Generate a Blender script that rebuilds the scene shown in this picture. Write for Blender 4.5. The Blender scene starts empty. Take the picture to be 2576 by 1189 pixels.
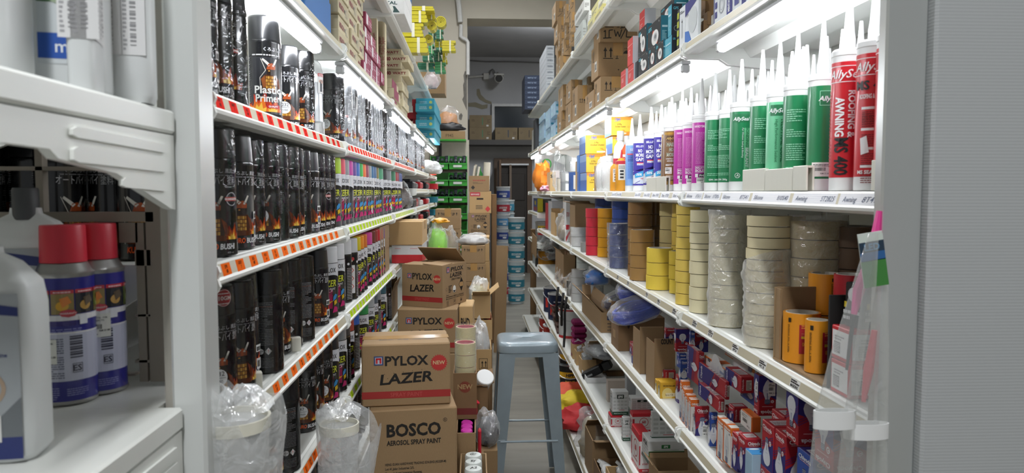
import bpy, math, random
from mathutils import Vector, Matrix, noise
from mathutils.geometry import tessellate_polygon
RN = random.Random(11)
sc = bpy.context.scene
COL = sc.collection
PI = math.pi
HC, A, B = 1.53, -.37, .60            # eye height, front plane of the left shelves, of the right shelves
# ---------------------------------------------------------------- camera, world, exposure
F_ = 1850.0
PIT = math.atan(113.5 / F_)
YAW = math.atan(93 * math.cos(PIT) / F_)
cam = bpy.data.cameras.new('camera')
cam.sensor_width = 36
cam.lens = 36 * F_ / 2576
cam.clip_start = .05
co = bpy.data.objects.new('camera', cam)
COL.objects.link(co)
co.location = (0, 0, HC)
co.rotation_euler = (PI / 2 - PIT, 0, -YAW)
cam.dof.use_dof = True
cam.dof.focus_distance = 2.5
cam.dof.aperture_fstop = 8.3
sc.camera = co
w = bpy.data.worlds.new('daylight')
sc.world = w
w.use_nodes = True
w.node_tree.nodes['Background'].inputs[0].default_value = (.93, .97, 1, 1)
w.node_tree.nodes['Background'].inputs[1].default_value = .2
sc.view_settings.view_transform = 'Standard'
sc.view_settings.look = 'None'
sc.view_settings.gamma = 1
sc.view_settings.use_curve_mapping = False
sc.view_settings.exposure = 0.28
TUBE_POWER = 33.0
CEILING_POWER = 54.0
sc.cycles.use_denoising = True
sc.cycles.max_bounces = 7
sc.cycles.diffuse_bounces = 4
sc.cycles.transparent_max_bounces = 12
sc.cycles.sample_clamp_indirect = 6

# ---------------------------------------------------------------- measuring: a sight line meets a plane of the room
_fw = Vector((math.sin(YAW) * math.cos(PIT), math.cos(YAW) * math.cos(PIT), -math.sin(PIT)))
_rt = Vector((math.cos(YAW), -math.sin(YAW), 0))
_up = Vector((math.sin(YAW) * math.sin(PIT), math.cos(YAW) * math.sin(PIT), math.cos(PIT)))
def at(px, py, ax, val):
    d = _fw + _rt * ((px - 1288) / F_) + _up * ((594.5 - py) / F_)
    o = Vector((0, 0, HC))
    return o + d * ((val - o[ax]) / d[ax])
def onX(px, py, v): return at(px, py, 0, v)
def onY(px, py, v): return at(px, py, 1, v)

# ---------------------------------------------------------------- materials
def lin(h):
    if not isinstance(h, str): return tuple(h)
    h = h.lstrip('#')
    c = [int(h[i:i + 2], 16) / 255 for i in (0, 2, 4)]
    return tuple([x / 12.92 if x <= .04045 else ((x + .055) / 1.055) ** 2.4 for x in c] + [1.0])
_M = {}
def mat(name, col='#cccccc', rough=.5, metal=0, nz=.06, scale=30, coat=0, bump=0, emit=0, spec=.5, wave=0, grain=None):
    if name in _M: return _M[name]
    m = bpy.data.materials.new(name)
    m.use_nodes = True
    nt = m.node_tree
    b = nt.nodes['Principled BSDF']
    b.inputs['Roughness'].default_value = rough
    b.inputs['Metallic'].default_value = metal
    b.inputs['Coat Weight'].default_value = coat
    b.inputs['Coat Roughness'].default_value = .06
    b.inputs['Specular IOR Level'].default_value = spec
    c = lin(col)
    tc = nt.nodes.new('ShaderNodeTexCoord')
    n = nt.nodes.new('ShaderNodeTexNoise')
    n.inputs['Scale'].default_value = scale
    n.inputs['Detail'].default_value = 4
    if grain:
        mp = nt.nodes.new('ShaderNodeMapping')
        mp.inputs['Scale'].default_value = grain
        nt.links.new(tc.outputs['Object'], mp.inputs[0])
        nt.links.new(mp.outputs[0], n.inputs['Vector'])
    else:
        nt.links.new(tc.outputs['Object'], n.inputs['Vector'])
    mr = nt.nodes.new('ShaderNodeMapRange')
    mr.inputs[1].default_value = .25
    mr.inputs[2].default_value = .75
    mr.inputs[3].default_value = 1 - nz
    mr.inputs[4].default_value = 1 + nz
    nt.links.new(n.outputs['Fac'], mr.inputs[0])
    hs = nt.nodes.new('ShaderNodeHueSaturation')
    hs.inputs['Color'].default_value = c
    nt.links.new(mr.outputs[0], hs.inputs['Value'])
    nt.links.new(hs.outputs[0], b.inputs['Base Color'])
    if emit:
        b.inputs['Emission Color'].default_value = c
        b.inputs['Emission Strength'].default_value = emit
    if bump or wave:
        bp = nt.nodes.new('ShaderNodeBump')
        bp.inputs['Strength'].default_value = bump or wave
        bp.inputs['Distance'].default_value = .002
        if wave:
            wv = nt.nodes.new('ShaderNodeTexWave')
            wv.bands_direction = 'Z'
            wv.inputs['Scale'].default_value = 70
            nt.links.new(tc.outputs['Object'], wv.inputs['Vector'])
            nt.links.new(wv.outputs['Fac'], bp.inputs['Height'])
        else:
            nt.links.new(n.outputs['Fac'], bp.inputs['Height'])
        nt.links.new(bp.outputs[0], b.inputs['Normal'])
    _M[name] = m
    return m
def clear(name, alpha=.3, col='#f4f6f6', rough=.12, bump=.6, scale=60):
    """thin clear plastic film: mostly see-through, with a milky part and a shine"""
    if name in _M: return _M[name]
    m = bpy.data.materials.new(name)
    m.use_nodes = True
    nt = m.node_tree
    nt.nodes.remove(nt.nodes['Principled BSDF'])
    out = nt.nodes['Material Output']
    tr = nt.nodes.new('ShaderNodeBsdfTransparent')
    df = nt.nodes.new('ShaderNodeBsdfDiffuse')
    gl = nt.nodes.new('ShaderNodeBsdfGlossy')
    df.inputs[0].default_value = lin(col)
    gl.inputs['Roughness'].default_value = rough
    m1 = nt.nodes.new('ShaderNodeMixShader')
    m2 = nt.nodes.new('ShaderNodeMixShader')
    lw = nt.nodes.new('ShaderNodeLayerWeight')
    lw.inputs[0].default_value = .2
    mr = nt.nodes.new('ShaderNodeMapRange')
    mr.inputs[3].default_value = alpha
    mr.inputs[4].default_value = min(1, alpha + .45)
    nt.links.new(lw.outputs['Facing'], mr.inputs[0])
    nt.links.new(mr.outputs[0], m1.inputs[0])
    nt.links.new(tr.outputs[0], m1.inputs[1])
    nt.links.new(df.outputs[0], m1.inputs[2])
    m2.inputs[0].default_value = .13
    nt.links.new(m1.outputs[0], m2.inputs[1])
    nt.links.new(gl.outputs[0], m2.inputs[2])
    tc = nt.nodes.new('ShaderNodeTexCoord')
    n = nt.nodes.new('ShaderNodeTexNoise')
    n.inputs['Scale'].default_value = scale
    n.inputs['Distortion'].default_value = 1.5
    nt.links.new(tc.outputs['Object'], n.inputs['Vector'])
    bp = nt.nodes.new('ShaderNodeBump')
    bp.inputs['Strength'].default_value = bump
    bp.inputs['Distance'].default_value = .006
    nt.links.new(n.outputs['Fac'], bp.inputs['Height'])
    nt.links.new(bp.outputs[0], gl.inputs['Normal'])
    nt.links.new(bp.outputs[0], df.inputs['Normal'])
    nt.links.new(m2.outputs[0], out.inputs[0])
    _M[name] = m
    return m
def ink(name='printed ink', rough=.42, coat=0.0):
    if name in _M: return _M[name]
    m = bpy.data.materials.new(name)
    m.use_nodes = True
    b = m.node_tree.nodes['Principled BSDF']
    a = m.node_tree.nodes.new('ShaderNodeAttribute')
    a.attribute_name = 'Col'
    m.node_tree.links.new(a.outputs['Color'], b.inputs['Base Color'])
    b.inputs['Roughness'].default_value = rough
    b.inputs['Coat Weight'].default_value = coat
    _M[name] = m
    return m

# ---------------------------------------------------------------- shape builder
class G:
    def __init__(s): s.v, s.f, s.m = [], [], []
    def poly(s, pts, m=0):
        i = len(s.v)
        s.v += [tuple(p) for p in pts]
        s.f.append(tuple(range(i, i + len(pts)))); s.m.append(m)
    def box(s, x0, y0, z0, x1, y1, z1, m=0, c=0):
        cx, cy, cz = (x0 + x1) / 2, (y0 + y1) / 2, (z0 + z1) / 2
        h = (abs(x1 - x0) / 2, abs(y1 - y0) / 2, abs(z1 - z0) / 2)
        i = len(s.v)
        if c <= 0:
            s.v += [(cx + a * h[0], cy + b * h[1], cz + d * h[2]) for a in (-1, 1) for b in (-1, 1) for d in (-1, 1)]
            for q in ((0, 1, 3, 2), (4, 6, 7, 5), (0, 4, 5, 1), (2, 3, 7, 6), (0, 2, 6, 4), (1, 5, 7, 3)):
                s.f.append(tuple(i + k for k in q)); s.m.append(m)
            return
        c = min(c, min(h) * .9)
        idx = {}
        for a in (-1, 1):
            for b in (-1, 1):
                for d in (-1, 1):
                    for ax in range(3):
                        g = (a, b, d)
                        idx[g, ax] = len(s.v)
                        s.v.append(tuple((cx, cy, cz)[k] + g[k] * (h[k] - (0 if k == ax else c)) for k in range(3)))
        fs = []
        for ax in range(3):
            o = [k for k in range(3) if k != ax]
            for sg in (-1, 1):
                q = []
                for p, r in ((-1, -1), (1, -1), (1, 1), (-1, 1)):
                    g = [0, 0, 0]; g[ax] = sg; g[o[0]] = p; g[o[1]] = r
                    q.append(idx[tuple(g), ax])
                fs.append(q)
            a_, b_ = o
            for p in (-1, 1):
                for r in (-1, 1):
                    g1 = [0, 0, 0]; g1[ax] = 1; g1[a_] = p; g1[b_] = r
                    g2 = list(g1); g2[ax] = -1
                    g1, g2 = tuple(g1), tuple(g2)
                    fs.append([idx[g1, a_], idx[g2, a_], idx[g2, b_], idx[g1, b_]])
        for a in (-1, 1):
            for b in (-1, 1):
                for d in (-1, 1):
                    fs.append([idx[(a, b, d), k] for k in range(3)])
        for q in fs:
            p = [Vector(s.v[k]) for k in q]
            nn = (p[1] - p[0]).cross(p[2] - p[0])
            if nn.dot(sum(p, Vector()) / len(p) - Vector((cx, cy, cz))) < 0: q = q[::-1]
            s.f.append(tuple(q)); s.m.append(m)
    def lathe(s, prof, n=20, m=0, c=(0, 0, 0), sx=1, sy=1):
        i = len(s.v)
        for r, z in prof:
            for k in range(n):
                t = 2 * PI * k / n
                s.v.append((c[0] + r * math.cos(t) * sx, c[1] + r * math.sin(t) * sy, c[2] + z))
        for j in range(len(prof) - 1):
            mm = m[j] if isinstance(m, (list, tuple)) else m
            for k in range(n):
                a, b = i + j * n + k, i + j * n + (k + 1) % n
                s.f.append((a, b, b + n, a + n)); s.m.append(mm)
        ms = m if not isinstance(m, (list, tuple)) else None
        if prof[0][0] > 1e-4:
            s.f.append(tuple(i + k for k in range(n))[::-1]); s.m.append(ms if ms is not None else m[0])
        if prof[-1][0] > 1e-4:
            s.f.append(tuple(i + (len(prof) - 1) * n + k for k in range(n))); s.m.append(ms if ms is not None else m[-1])
    def ring(s, r1, r0, z0, z1, n=24, m=0, mi=None, c=(0, 0)):
        i = len(s.v)
        for r, z in ((r0, z0), (r1, z0), (r1, z1), (r0, z1)):
            for k in range(n):
                t = 2 * PI * k / n
                s.v.append((c[0] + r * math.cos(t), c[1] + r * math.sin(t), z))
        for j in range(4):
            for k in range(n):
                a, b = i + j * n + k, i + j * n + (k + 1) % n
                d, e = i + ((j + 1) % 4) * n + (k + 1) % n, i + ((j + 1) % 4) * n + k
                s.f.append((a, b, d, e)); s.m.append(mi if (j == 3 and mi is not None) else m)
    def tube(s, path, r, n=8, m=0, cap=True):
        P = [Vector(p) for p in path]
        i = len(s.v)
        up = None
        for j, p in enumerate(P):
            t = (P[min(j + 1, len(P) - 1)] - P[max(j - 1, 0)]).normalized()
            if up is None: up = t.orthogonal().normalized()
            up = (up - t * up.dot(t)).normalized()
            bt = t.cross(up)
            rr = r[j] if isinstance(r, (list, tuple)) else r
            for k in range(n):
                a = 2 * PI * k / n
                s.v.append(tuple(p + (up * math.cos(a) + bt * math.sin(a)) * rr))
        for j in range(len(P) - 1):
            for k in range(n):
                a, b = i + j * n + k, i + j * n + (k + 1) % n
                s.f.append((a, b, b + n, a + n)); s.m.append(m)
        if cap:
            s.f.append(tuple(i + k for k in range(n))[::-1]); s.m.append(m)
            s.f.append(tuple(i + (len(P) - 1) * n + k for k in range(n))); s.m.append(m)
    def prism(s, pts, ax, a0, a1, m=0):
        """polygon in the plane across axis ax (0: y,z  1: x,z  2: x,y), swept from a0 to a1"""
        def P3(p, a):
            return ((a, p[0], p[1]), (p[0], a, p[1]), (p[0], p[1], a))[ax]
        i, n = len(s.v), len(pts)
        s.v += [P3(p, a0) for p in pts] + [P3(p, a1) for p in pts]
        for k in range(n):
            s.f.append((i + k, i + (k + 1) % n, i + n + (k + 1) % n, i + n + k)); s.m.append(m)
        for t in tessellate_polygon([[Vector((p[0], p[1], 0)) for p in pts]]):
            s.f.append(tuple(i + k for k in t)); s.m.append(m)
            s.f.append(tuple(i + n + k for k in t)[::-1]); s.m.append(m)
    def grid(s, fn, nu, nv, m=0, wrap=False):
        i = len(s.v)
        for a in range(nu + (0 if wrap else 1)):
            for b in range(nv + 1):
                s.v.append(tuple(fn(a / nu, b / nv)))
        W = nv + 1
        for a in range(nu):
            for b in range(nv):
                p, q = i + a * W + b, i + ((a + 1) % nu if wrap else a + 1) * W + b
                s.f.append((p, q, q + 1, p + 1)); s.m.append(m)
    def xf(s, M, i=0):
        for k in range(i, len(s.v)): s.v[k] = tuple(M @ Vector(s.v[k]))
        return s
    def mesh(s, name, mats, smooth=None):
        me = bpy.data.meshes.new(name)
        me.from_pydata(s.v, [], s.f)
        for m in (mats if isinstance(mats, (list, tuple)) else [mats]): me.materials.append(m)
        if len(me.polygons) == len(s.m): me.polygons.foreach_set('material_index', s.m)
        if smooth is not None:
            me.polygons.foreach_set('use_smooth', [True] * len(me.polygons))
            me.set_sharp_from_angle(angle=smooth)
        me.update()
        return me

# ---------------------------------------------------------------- flat print: coloured shapes and lettering
_T = {}
def glyphs(t, bold=0, sh=0):
    k = (t, bold, sh)
    if k not in _T:
        cu = bpy.data.curves.new('lettering', 'FONT')
        cu.body = t; cu.size = 1; cu.resolution_u = 2; cu.offset = bold; cu.shear = sh
        cu.align_x = 'CENTER'
        o = bpy.data.objects.new('lettering', cu)
        me = bpy.data.meshes.new_from_object(o)
        tr = []
        for p in me.polygons:
            vs = [me.vertices[i].co for i in p.vertices]
            for j in range(1, len(vs) - 1): tr.append([(vs[q].x, vs[q].y) for q in (0, j, j + 1)])
        xs = [q[0] for z in tr for q in z] or [0, 1]
        _T[k] = (tr, min(xs), max(xs))
        bpy.data.objects.remove(o); bpy.data.curves.remove(cu); bpy.data.meshes.remove(me)
    return _T[k]
class P:
    """a print: u to the right, v up, in metres"""
    def __init__(s): s.q = []
    def poly(s, pts, c, l=1):
        if len(pts) > 4 or len(pts) == 4:
            for t in tessellate_polygon([[Vector((p[0], p[1], 0)) for p in pts]]): s.q.append(([pts[i] for i in t], c, l))
        else: s.q.append((list(pts), c, l))
        return s
    def rect(s, x, y, w, h, c, l=1):
        s.q.append(([(x, y), (x + w, y), (x + w, y + h), (x, y + h)], c, l)); return s
    def ell(s, x, y, rx, ry, c, l=1, n=14):
        s.q.append(([(x + rx * math.cos(2 * PI * k / n), y + ry * math.sin(2 * PI * k / n)) for k in range(n)], c, l)); return s
    def loop(s, x, y, r, t, c, l=1, n=18):
        for k in range(n):
            a, b = 2 * PI * k / n, 2 * PI * (k + 1) / n
            s.q.append(([(x + q * math.cos(z), y + q * math.sin(z)) for q, z in ((r, a), (r, b), (r - t, b), (r - t, a))], c, l))
        return s
    def star(s, x, y, r0, r1, n, c, l=1):
        for k in range(n):
            a = 2 * PI * k / n; d = PI / n
            s.q.append(([(x, y), (x + r0 * math.cos(a - d), y + r0 * math.sin(a - d)), (x + r1 * math.cos(a), y + r1 * math.sin(a)), (x + r0 * math.cos(a + d), y + r0 * math.sin(a + d))], c, l))
        return s
    def line(s, pts, t, c, l=1):
        for (x0, y0), (x1, y1) in zip(pts, pts[1:]):
            d = math.hypot(x1 - x0, y1 - y0) or 1
            nx, ny = -(y1 - y0) / d * t / 2, (x1 - x0) / d * t / 2
            s.q.append(([(x0 + nx, y0 + ny), (x0 - nx, y0 - ny), (x1 - nx, y1 - ny), (x1 + nx, y1 + ny)], c, l))
        return s
    def txt(s, t, x, y, h, c, l=2, al='C', bold=.01, sh=0, sx=1, rot=0, fit=None):
        """h: height of a capital"""
        tr, a, b = glyphs(t, bold, sh)
        k = h / .72
        if fit: sx = fit / max(1e-6, (b - a) * k)
        ox = {'C': -(a + b) / 2, 'L': -a, 'R': -b}[al]
        ca, sa = math.cos(rot), math.sin(rot)
        for z in tr:
            o = []
            for u, v in z:
                u, v = (u + ox) * k * sx, v * k
                o.append((x + u * ca - v * sa, y + u * sa + v * ca))
            s.q.append((o, c, l))
        return s
    def para(s, x, y, w, h, n, c, l=2, fill=.55):
        """n lines of small print, word by word"""
        r = random.Random(int(1e4 * (x + y + w + h)) + n)
        for j in range(n):
            yy = y + h * (n - 1 - j) / n
            u = x
            end = x + w * (1 if r.random() < .7 else r.uniform(.4, .9))
            while u < end:
                ww = min(end - u, w * r.uniform(.06, .22))
                s.rect(u, yy, ww, h / n * fill, c, l)
                u += ww + w * .025
        return s
    def bars(s, x, y, w, h, c='#151515', l=3, n=17):
        r = random.Random(n)
        u = x
        d = w / n
        while u < x + w - d * .4:
            ww = d * r.choice((.35, .55, .9))
            s.rect(u, y, min(ww, x + w - u), h, c, l); u += ww + d * .45
        return s
    def sticker(s, x, y, w, h, l=3):
        s.rect(x, y, w, h, '#e9e9e4', l)
        s.para(x + w * .08, y + h * .72, w * .8, h * .2, 2, '#444444', l + 1)
        s.bars(x + w * .1, y + h * .4, w * .6, h * .24, '#222222', l + 1)
        s.txt('RM 21.00', x + w * .68, y + h * .16, h * .11, '#222222', l + 1)
        return s
class PM:
    """prints laid on the faces of one thing, joined into one mesh"""
    def __init__(s): s.v, s.f, s.c = [], [], []
    def add(s, p, fn, strip=None):
        for pts, c, l in p.q:
            for q in (clip(pts, strip) if strip else [pts]):
                i = len(s.v)
                s.v += [fn(u, v, .0003 + .0002 * l) for u, v in q]
                s.f.append(tuple(range(i, i + len(q))))
                s.c.append((lin(c), len(q)))
        return s
    def mesh(s, name='print', m=None):
        me = bpy.data.meshes.new(name)
        me.from_pydata(s.v, [], s.f)
        a = me.color_attributes.new('Col', 'FLOAT_COLOR', 'CORNER')
        fl = []
        for c, n in s.c: fl += list(c) * n
        if len(fl) == len(a.data) * 4: a.data.foreach_set('color', fl)
        me.materials.append(m or ink())
        me.update()
        return me
def clip(pts, d):
    lo, hi = min(p[0] for p in pts), max(p[0] for p in pts)
    if hi - lo <= d: return [pts]
    def half(q, x, sg):
        o = []
        for k in range(len(q)):
            a, b = q[k], q[(k + 1) % len(q)]
            ia, ib = (a[0] - x) * sg >= -1e-9, (b[0] - x) * sg >= -1e-9
            if ia: o.append(a)
            if ia != ib:
                t = (x - a[0]) / (b[0] - a[0])
                o.append((x, a[1] + (b[1] - a[1]) * t))
        return o
    res = []
    k = math.floor(lo / d)
    while k * d < hi - 1e-9:
        q = half(half(pts, k * d, 1), (k + 1) * d, -1)
        if len(q) >= 3: res.append(q)
        k += 1
    return res
def wrap(p, R, name='print', m=None):
    return PM().add(p, lambda u, v, o: ((R + o) * math.sin(u / R), -(R + o) * math.cos(u / R), v), R * .2).mesh(name, m)
def face(k, sx, sy, sz):
    if k == 'f': return lambda u, v, o: (u, -sy / 2 - o, v)
    if k == 'b': return lambda u, v, o: (-u, sy / 2 + o, v)
    if k == 'l': return lambda u, v, o: (-sx / 2 - o, -u, v)
    if k == 'r': return lambda u, v, o: (sx / 2 + o, u, v)
    return lambda u, v, o: (u, v, sz + o)

# ---------------------------------------------------------------- objects
_LAB = {}
def tag(o, label, cat, group=None):
    o['label'] = label; o['category'] = cat
    if group: o['group'] = group
    _LAB.setdefault(label.lower(), []).append(group)
    return o
def ob(name, me, parent=None, loc=None, rot=None, label=None, kind=None):
    o = bpy.data.objects.new(name, me)
    COL.objects.link(o)
    if parent is not None: o.parent = parent
    if loc is not None: o.location = loc
    if rot is not None: o.rotation_euler = rot
    if label: o['label'] = label
    if kind: o['kind'] = kind
    return o
def put(name, label, cat, loc, parts, rz=0, group=None, tilt=None):
    """a thing: an Empty at its base that parents its parts; a part is (name, mesh[, [sub-parts]])"""
    r = ob(name, None, None, loc, (tilt[0], tilt[1], rz) if tilt else (0, 0, rz))
    r.empty_display_size = .03
    tag(r, label, cat, group)
    for p in parts:
        o = ob(p[0], p[1], r)
        for q in (p[2] if len(p) > 2 else []): ob(q[0], q[1], o)
    return r
def one(name, label, cat, me, loc=(0, 0, 0), rz=0, group=None, rot=None):
    return tag(ob(name, me, None, loc, rot or (0, 0, rz)), label, cat, group)
ORD = ['first', 'second', 'third', 'fourth', 'fifth', 'sixth', 'seventh', 'eighth', 'ninth', 'tenth', 'eleventh', 'twelfth', 'thirteenth', 'fourteenth',
       'fifteenth', 'sixteenth', 'seventeenth', 'eighteenth', 'nineteenth', 'twentieth', 'twenty-first', 'twenty-second', 'twenty-third', 'twenty-fourth', 'twenty-fifth',
       'twenty-sixth', 'twenty-seventh', 'twenty-eighth', 'twenty-ninth', 'thirtieth'] + [f'thirty-{x}' for x in ('first', 'second', 'third', 'fourth', 'fifth', 'sixth', 'seventh', 'eighth', 'ninth')] + ['fortieth'] + [f'forty-{x}' for x in ('first', 'second', 'third', 'fourth', 'fifth', 'sixth', 'seventh', 'eighth', 'ninth')]
WHITE = mat('white painted steel', '#e8eae5', .32, 0, .03, 6)
CARD = mat('brown cardboard', '#937856', .85, 0, .07, 14, grain=(60, 60, 8))
CARD2 = mat('pale cardboard', '#b8986a', .85, 0, .07, 14, grain=(60, 8, 60))
CARDD = mat('dark cardboard', '#7d6142', .88, 0, .08, 14)
TAPE = mat('clear brown packing tape', '#a98350', .18, 0, .04, 30)
FILM = clear('clear crinkled film', .07, '#f2f4f4', .1, .8, 50)
MILK = clear('milky thin bag', .28, '#f2f4f4', .16, 1.0, 40)
STRIPM = mat('cream label holder', '#bdb59c', .4, 0, .03, 10)
BLACKP = mat('black plastic', '#141414', .45)
# ---------------------------------------------------------------- ceiling lamps (unseen area lights at ceiling height)
def area(name, loc, sx, sy, power, rot=(0, 0, 0), col=(.96, .98, 1)):
    l = bpy.data.lights.new(name, 'AREA')
    l.shape = 'RECTANGLE'; l.size = sx; l.size_y = sy; l.energy = power; l.color = col
    o = bpy.data.objects.new(name, l)
    COL.objects.link(o); o.location = loc; o.rotation_euler = rot
for nm, x, y, pw in (('aisle_lamp', .1, 3.4, .6), ('aisle_lamp', .1, 6.6, .8), ('front_lamp', -.1, -1.3, 1.6), ('rear_lamp', 1.3, 10.6, 1.2), ('side_fill', -2.2, 2.5, .9), ('side_fill', 2.2, 2.5, .9)):  # side pair is added to brighten the walls and cartons
    area(nm, (x, y, 3.95), .25, 1.3, CEILING_POWER * pw)

area('rear_uplight', (1.5, 10.4, 3.55), .9, .12, CEILING_POWER * .8, (PI, 0, 0))
# ---------------------------------------------------------------- room
def st(name, me, loc=None): return ob(name, me, None, loc, None, None, 'structure')
def slab(name, x0, y0, z0, x1, y1, z1, m):
    g = G(); g.box(x0, y0, z0, x1, y1, z1)
    return st(name, g.mesh(name, m))
ZC = HC + 2.48
WALLM = mat('cream wall paint', '#bcb6a8', .85, 0, .08, 2.2, bump=.1)
WALLB = mat('grey wall paint', '#aeb0b4', .85, 0, .10, 1.6, bump=.1)
CEILM = mat('stained ceiling paint', '#a6a7aa', .9, 0, .22, .9)
FLOORM = mat('worn concrete', '#7f7c73', .42, 0, .26, 3, bump=.15, grain=(.5, 2.6, 1))
slab('floor', -3.6, -3.2, -.1, 4.2, 14, 0, FLOORM)
slab('ceiling', -3.6, -3.2, ZC, 4.2, 14, ZC + .1, CEILM)
slab('wall_left', -3.7, -3.2, 0, -3.6, 14, ZC, WALLM)
slab('wall_right', 4.2, -3.2, 0, 4.3, 14, ZC, WALLM)
slab('wall_back', -3.6, 13.8, 0, 4.2, 13.95, ZC, WALLB)
PX = onY(1176, 300, 8.5).x
slab('wall_partition_left', -3.6, 8.5, 0, PX, 8.9, ZC, WALLM)
slab('wall_partition_right', 1.75, 8.5, 0, 4.2, 8.9, ZC, WALLM)
bz = onY(1240, 47, 8.5).z
slab('trim_1', PX, 8.5, bz, 1.75, 8.9, ZC, WALLM)
# flaked edge of the partition and stains on the back wall (marks with a shape of their own)
def flat_mark(name, pts, y, m, dy=.004):
    g = G(); g.prism([(p.x, p.z) for p in [onY(a, b, y) for a, b in pts]], 1, y - dy, y - .0005)
    return st(name, g.mesh(name, m))
CHIP = mat('bare grey cement', '#6d6a64', .95, 0, .2, 20)
STAIN = mat('ochre damp stain', '#8f8a78', .9, 0, .1, 6)
flat_mark('trim_2', [(1166, 190), (1170, 178), (1174.5, 182), (1174.5, 278), (1168, 262), (1163, 250), (1167, 242), (1165, 214), (1168, 205)], 8.5, CHIP)
flat_mark('trim_3', [(1155, 290), (1160, 284), (1164, 290), (1161, 302), (1155, 300)], 8.5, CHIP)
flat_mark('trim_4', [(1199, 224), (1206, 223), (1210, 238), (1222, 250), (1236, 256), (1237, 262), (1222, 259), (1206, 250), (1199, 238)], 13.8, STAIN)
flat_mark('trim_5', [(1178, 259), (1196, 257), (1214, 264), (1227, 262), (1226, 272), (1212, 275), (1195, 269), (1178, 268)], 13.8, STAIN)
# dark back window, ledge, door
wx0, wx1 = onY(1237, 300, 13.8).x, onY(1420, 300, 13.8).x
wz0, wz1 = onY(1300, 352, 13.8).z, onY(1300, 262, 13.8).z
g = G()
t = .05
g.box(wx0, 13.72, wz1 - t, wx1, 13.8, wz1); g.box(wx0, 13.72, wz0, wx0 + t, 13.8, wz1 - t); g.box(wx1 - t, 13.72, wz0, wx1, 13.8, wz1 - t)
wn = st('window_1', g.mesh('window frame', mat('pale window frame', '#c3c5c6', .5)))
g = G(); g.box(wx0 + t, 13.755, wz0, wx1 - t, 13.775, wz1 - t)
ob('pane', g.mesh('window pane', mat('dark blue glass', '#16242f', .15, 0, .1, 3)), wn)
slab('trim_6', onY(1176, 355, 13.4).x, 13.3, wz0 - .12, onY(1420, 355, 13.4).x, 13.8, wz0 - .03, mat('dark ledge', '#4b4a49', .7))
dx0, dx1 = onY(1243, 500, 13.75).x, onY(1338, 500, 13.75).x
dz = onY(1290, 398, 13.75).z
DK = mat('dark brown door', '#2b2622', .6, 0, .15, 6)
g = G()
g.box(dx0, 13.7, 0, dx0 + .09, 13.8, dz); g.box(dx1 - .09, 13.7, 0, dx1, 13.8, dz); g.box(dx0 + .09, 13.7, dz - .1, dx1 - .09, 13.8, dz)
dr = st('door_1', g.mesh('door frame', mat('weathered door frame', '#5c4c3f', .7, 0, .15, 8)))
g = G(); g.box(dx0 + .09, 13.76, 0, dx1 - .09, 13.79, dz - .1)
ob('door_leaf', g.mesh('door leaf', DK), dr)
for k in range(3):
    g = G(); g.box(dx0 + .13, 13.745, .12 + k * .62, dx1 - .13, 13.76, .62 + k * .62, 0, .01)
    ob('door_panel', g.mesh('door panel', DK), dr)
px_ = onY(1284, 460, 13.7).x
g = G(); g.box(px_ - .02, 13.66, 0, px_ + .02, 13.7, dz - .12)
ob('iron_bar', g.mesh('iron bar', mat('rusty bar', '#77685a', .6)), dr)
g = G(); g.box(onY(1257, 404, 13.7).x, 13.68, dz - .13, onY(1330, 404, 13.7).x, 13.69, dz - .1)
ob('light_slit', g.mesh('light slit', mat('bright slit', '#dfe3e6', .3)), dr)  # pale strip stands in for the bright slit of light over the doorway
one('door', 'brown wooden door leaf standing ajar left of the dark back doorway', 'door',
    (lambda g: (g.box(-.02, -.45, 0, .02, .45, dz - .08, 0, .006), g.mesh('open door', mat('brown door wood', '#54402f', .6, 0, .15, 6, grain=(30, 30, 2))))[1])(G()), (onY(1256, 480, 13.1).x, 13.1, 0.005))
# conduits, junction box, camera
PIPE = mat('white conduit', '#c9c9c6', .4)
def pipe(name, label, pts, r, m=PIPE, cat='pipe'):
    g = G(); g.tube(pts, r, 8)
    return one(name, label, cat, g.mesh(name, m, .6))
def q(px, py, y): return tuple(onY(px, py, y))
pipe('conduit_pipe', 'white conduit bending down the partition edge beside the opening', [q(1160, 62, 8.46), q(1159, 92, 8.46), q(1164, 96, 8.46), q(1173, 100, 8.46), q(1177, 106, 8.46), q(1177, 188, 8.46)], .022)
pipe('conduit_pipe', 'grey conduit running up the wall above the hanging yellow webbing', [q(1146, -60, 8.44), q(1155, 20, 8.44), q(1158, 56, 8.44)], .03)
pipe('wall_cable', 'thin grey cable strung along the top of the rear wall', [q(1180, 152, 13.76), q(1222, 155, 13.76), q(1280, 155, 13.76), q(1380, 158, 13.76)], .012, mat('grey cable', '#6f6f70', .6), 'cable')
pipe('wall_cable', 'pair of short conduits leading to the white junction box', [q(1178, 194, 13.76), q(1216, 191, 13.76)], .02, PIPE, 'cable')
g = G(); p = onY(1216, 200, 13.72); p2 = onY(1230, 183, 13.72)
g.box(p.x, 13.72, p.z, p2.x, 13.8, p2.z, 0, .008)
one('junction_box', 'square white junction box on the rear wall beside the camera', 'junction box', g.mesh('junction box', PIPE))
c0 = onY(1255, 198, 13.4)
g = G(); g.tube([(0, .38, .16), (0, .3, .14), (0, .2, .06)], .025, 8)
g2 = G(); g2.tube([(0, -.05, 0), (0, .28, .05)], .078, 14)
g3 = G(); g3.tube([(0, -.065, -.003), (0, -.045, 0)], .066, 14)
g4 = G(); g4.box(-.09, -.08, .05, .09, .2, .085, 0, .01); 
put('security_camera', 'white bullet security camera with black lens on rear wall', 'security camera', c0,
    [('bracket', g.mesh('camera bracket', PIPE, .6)), ('housing', g2.mesh('camera housing', PIPE, .6)), ('lens', g3.mesh('camera lens', BLACKP, .6)), ('hood', g4.mesh('camera hood', PIPE))])
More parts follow.
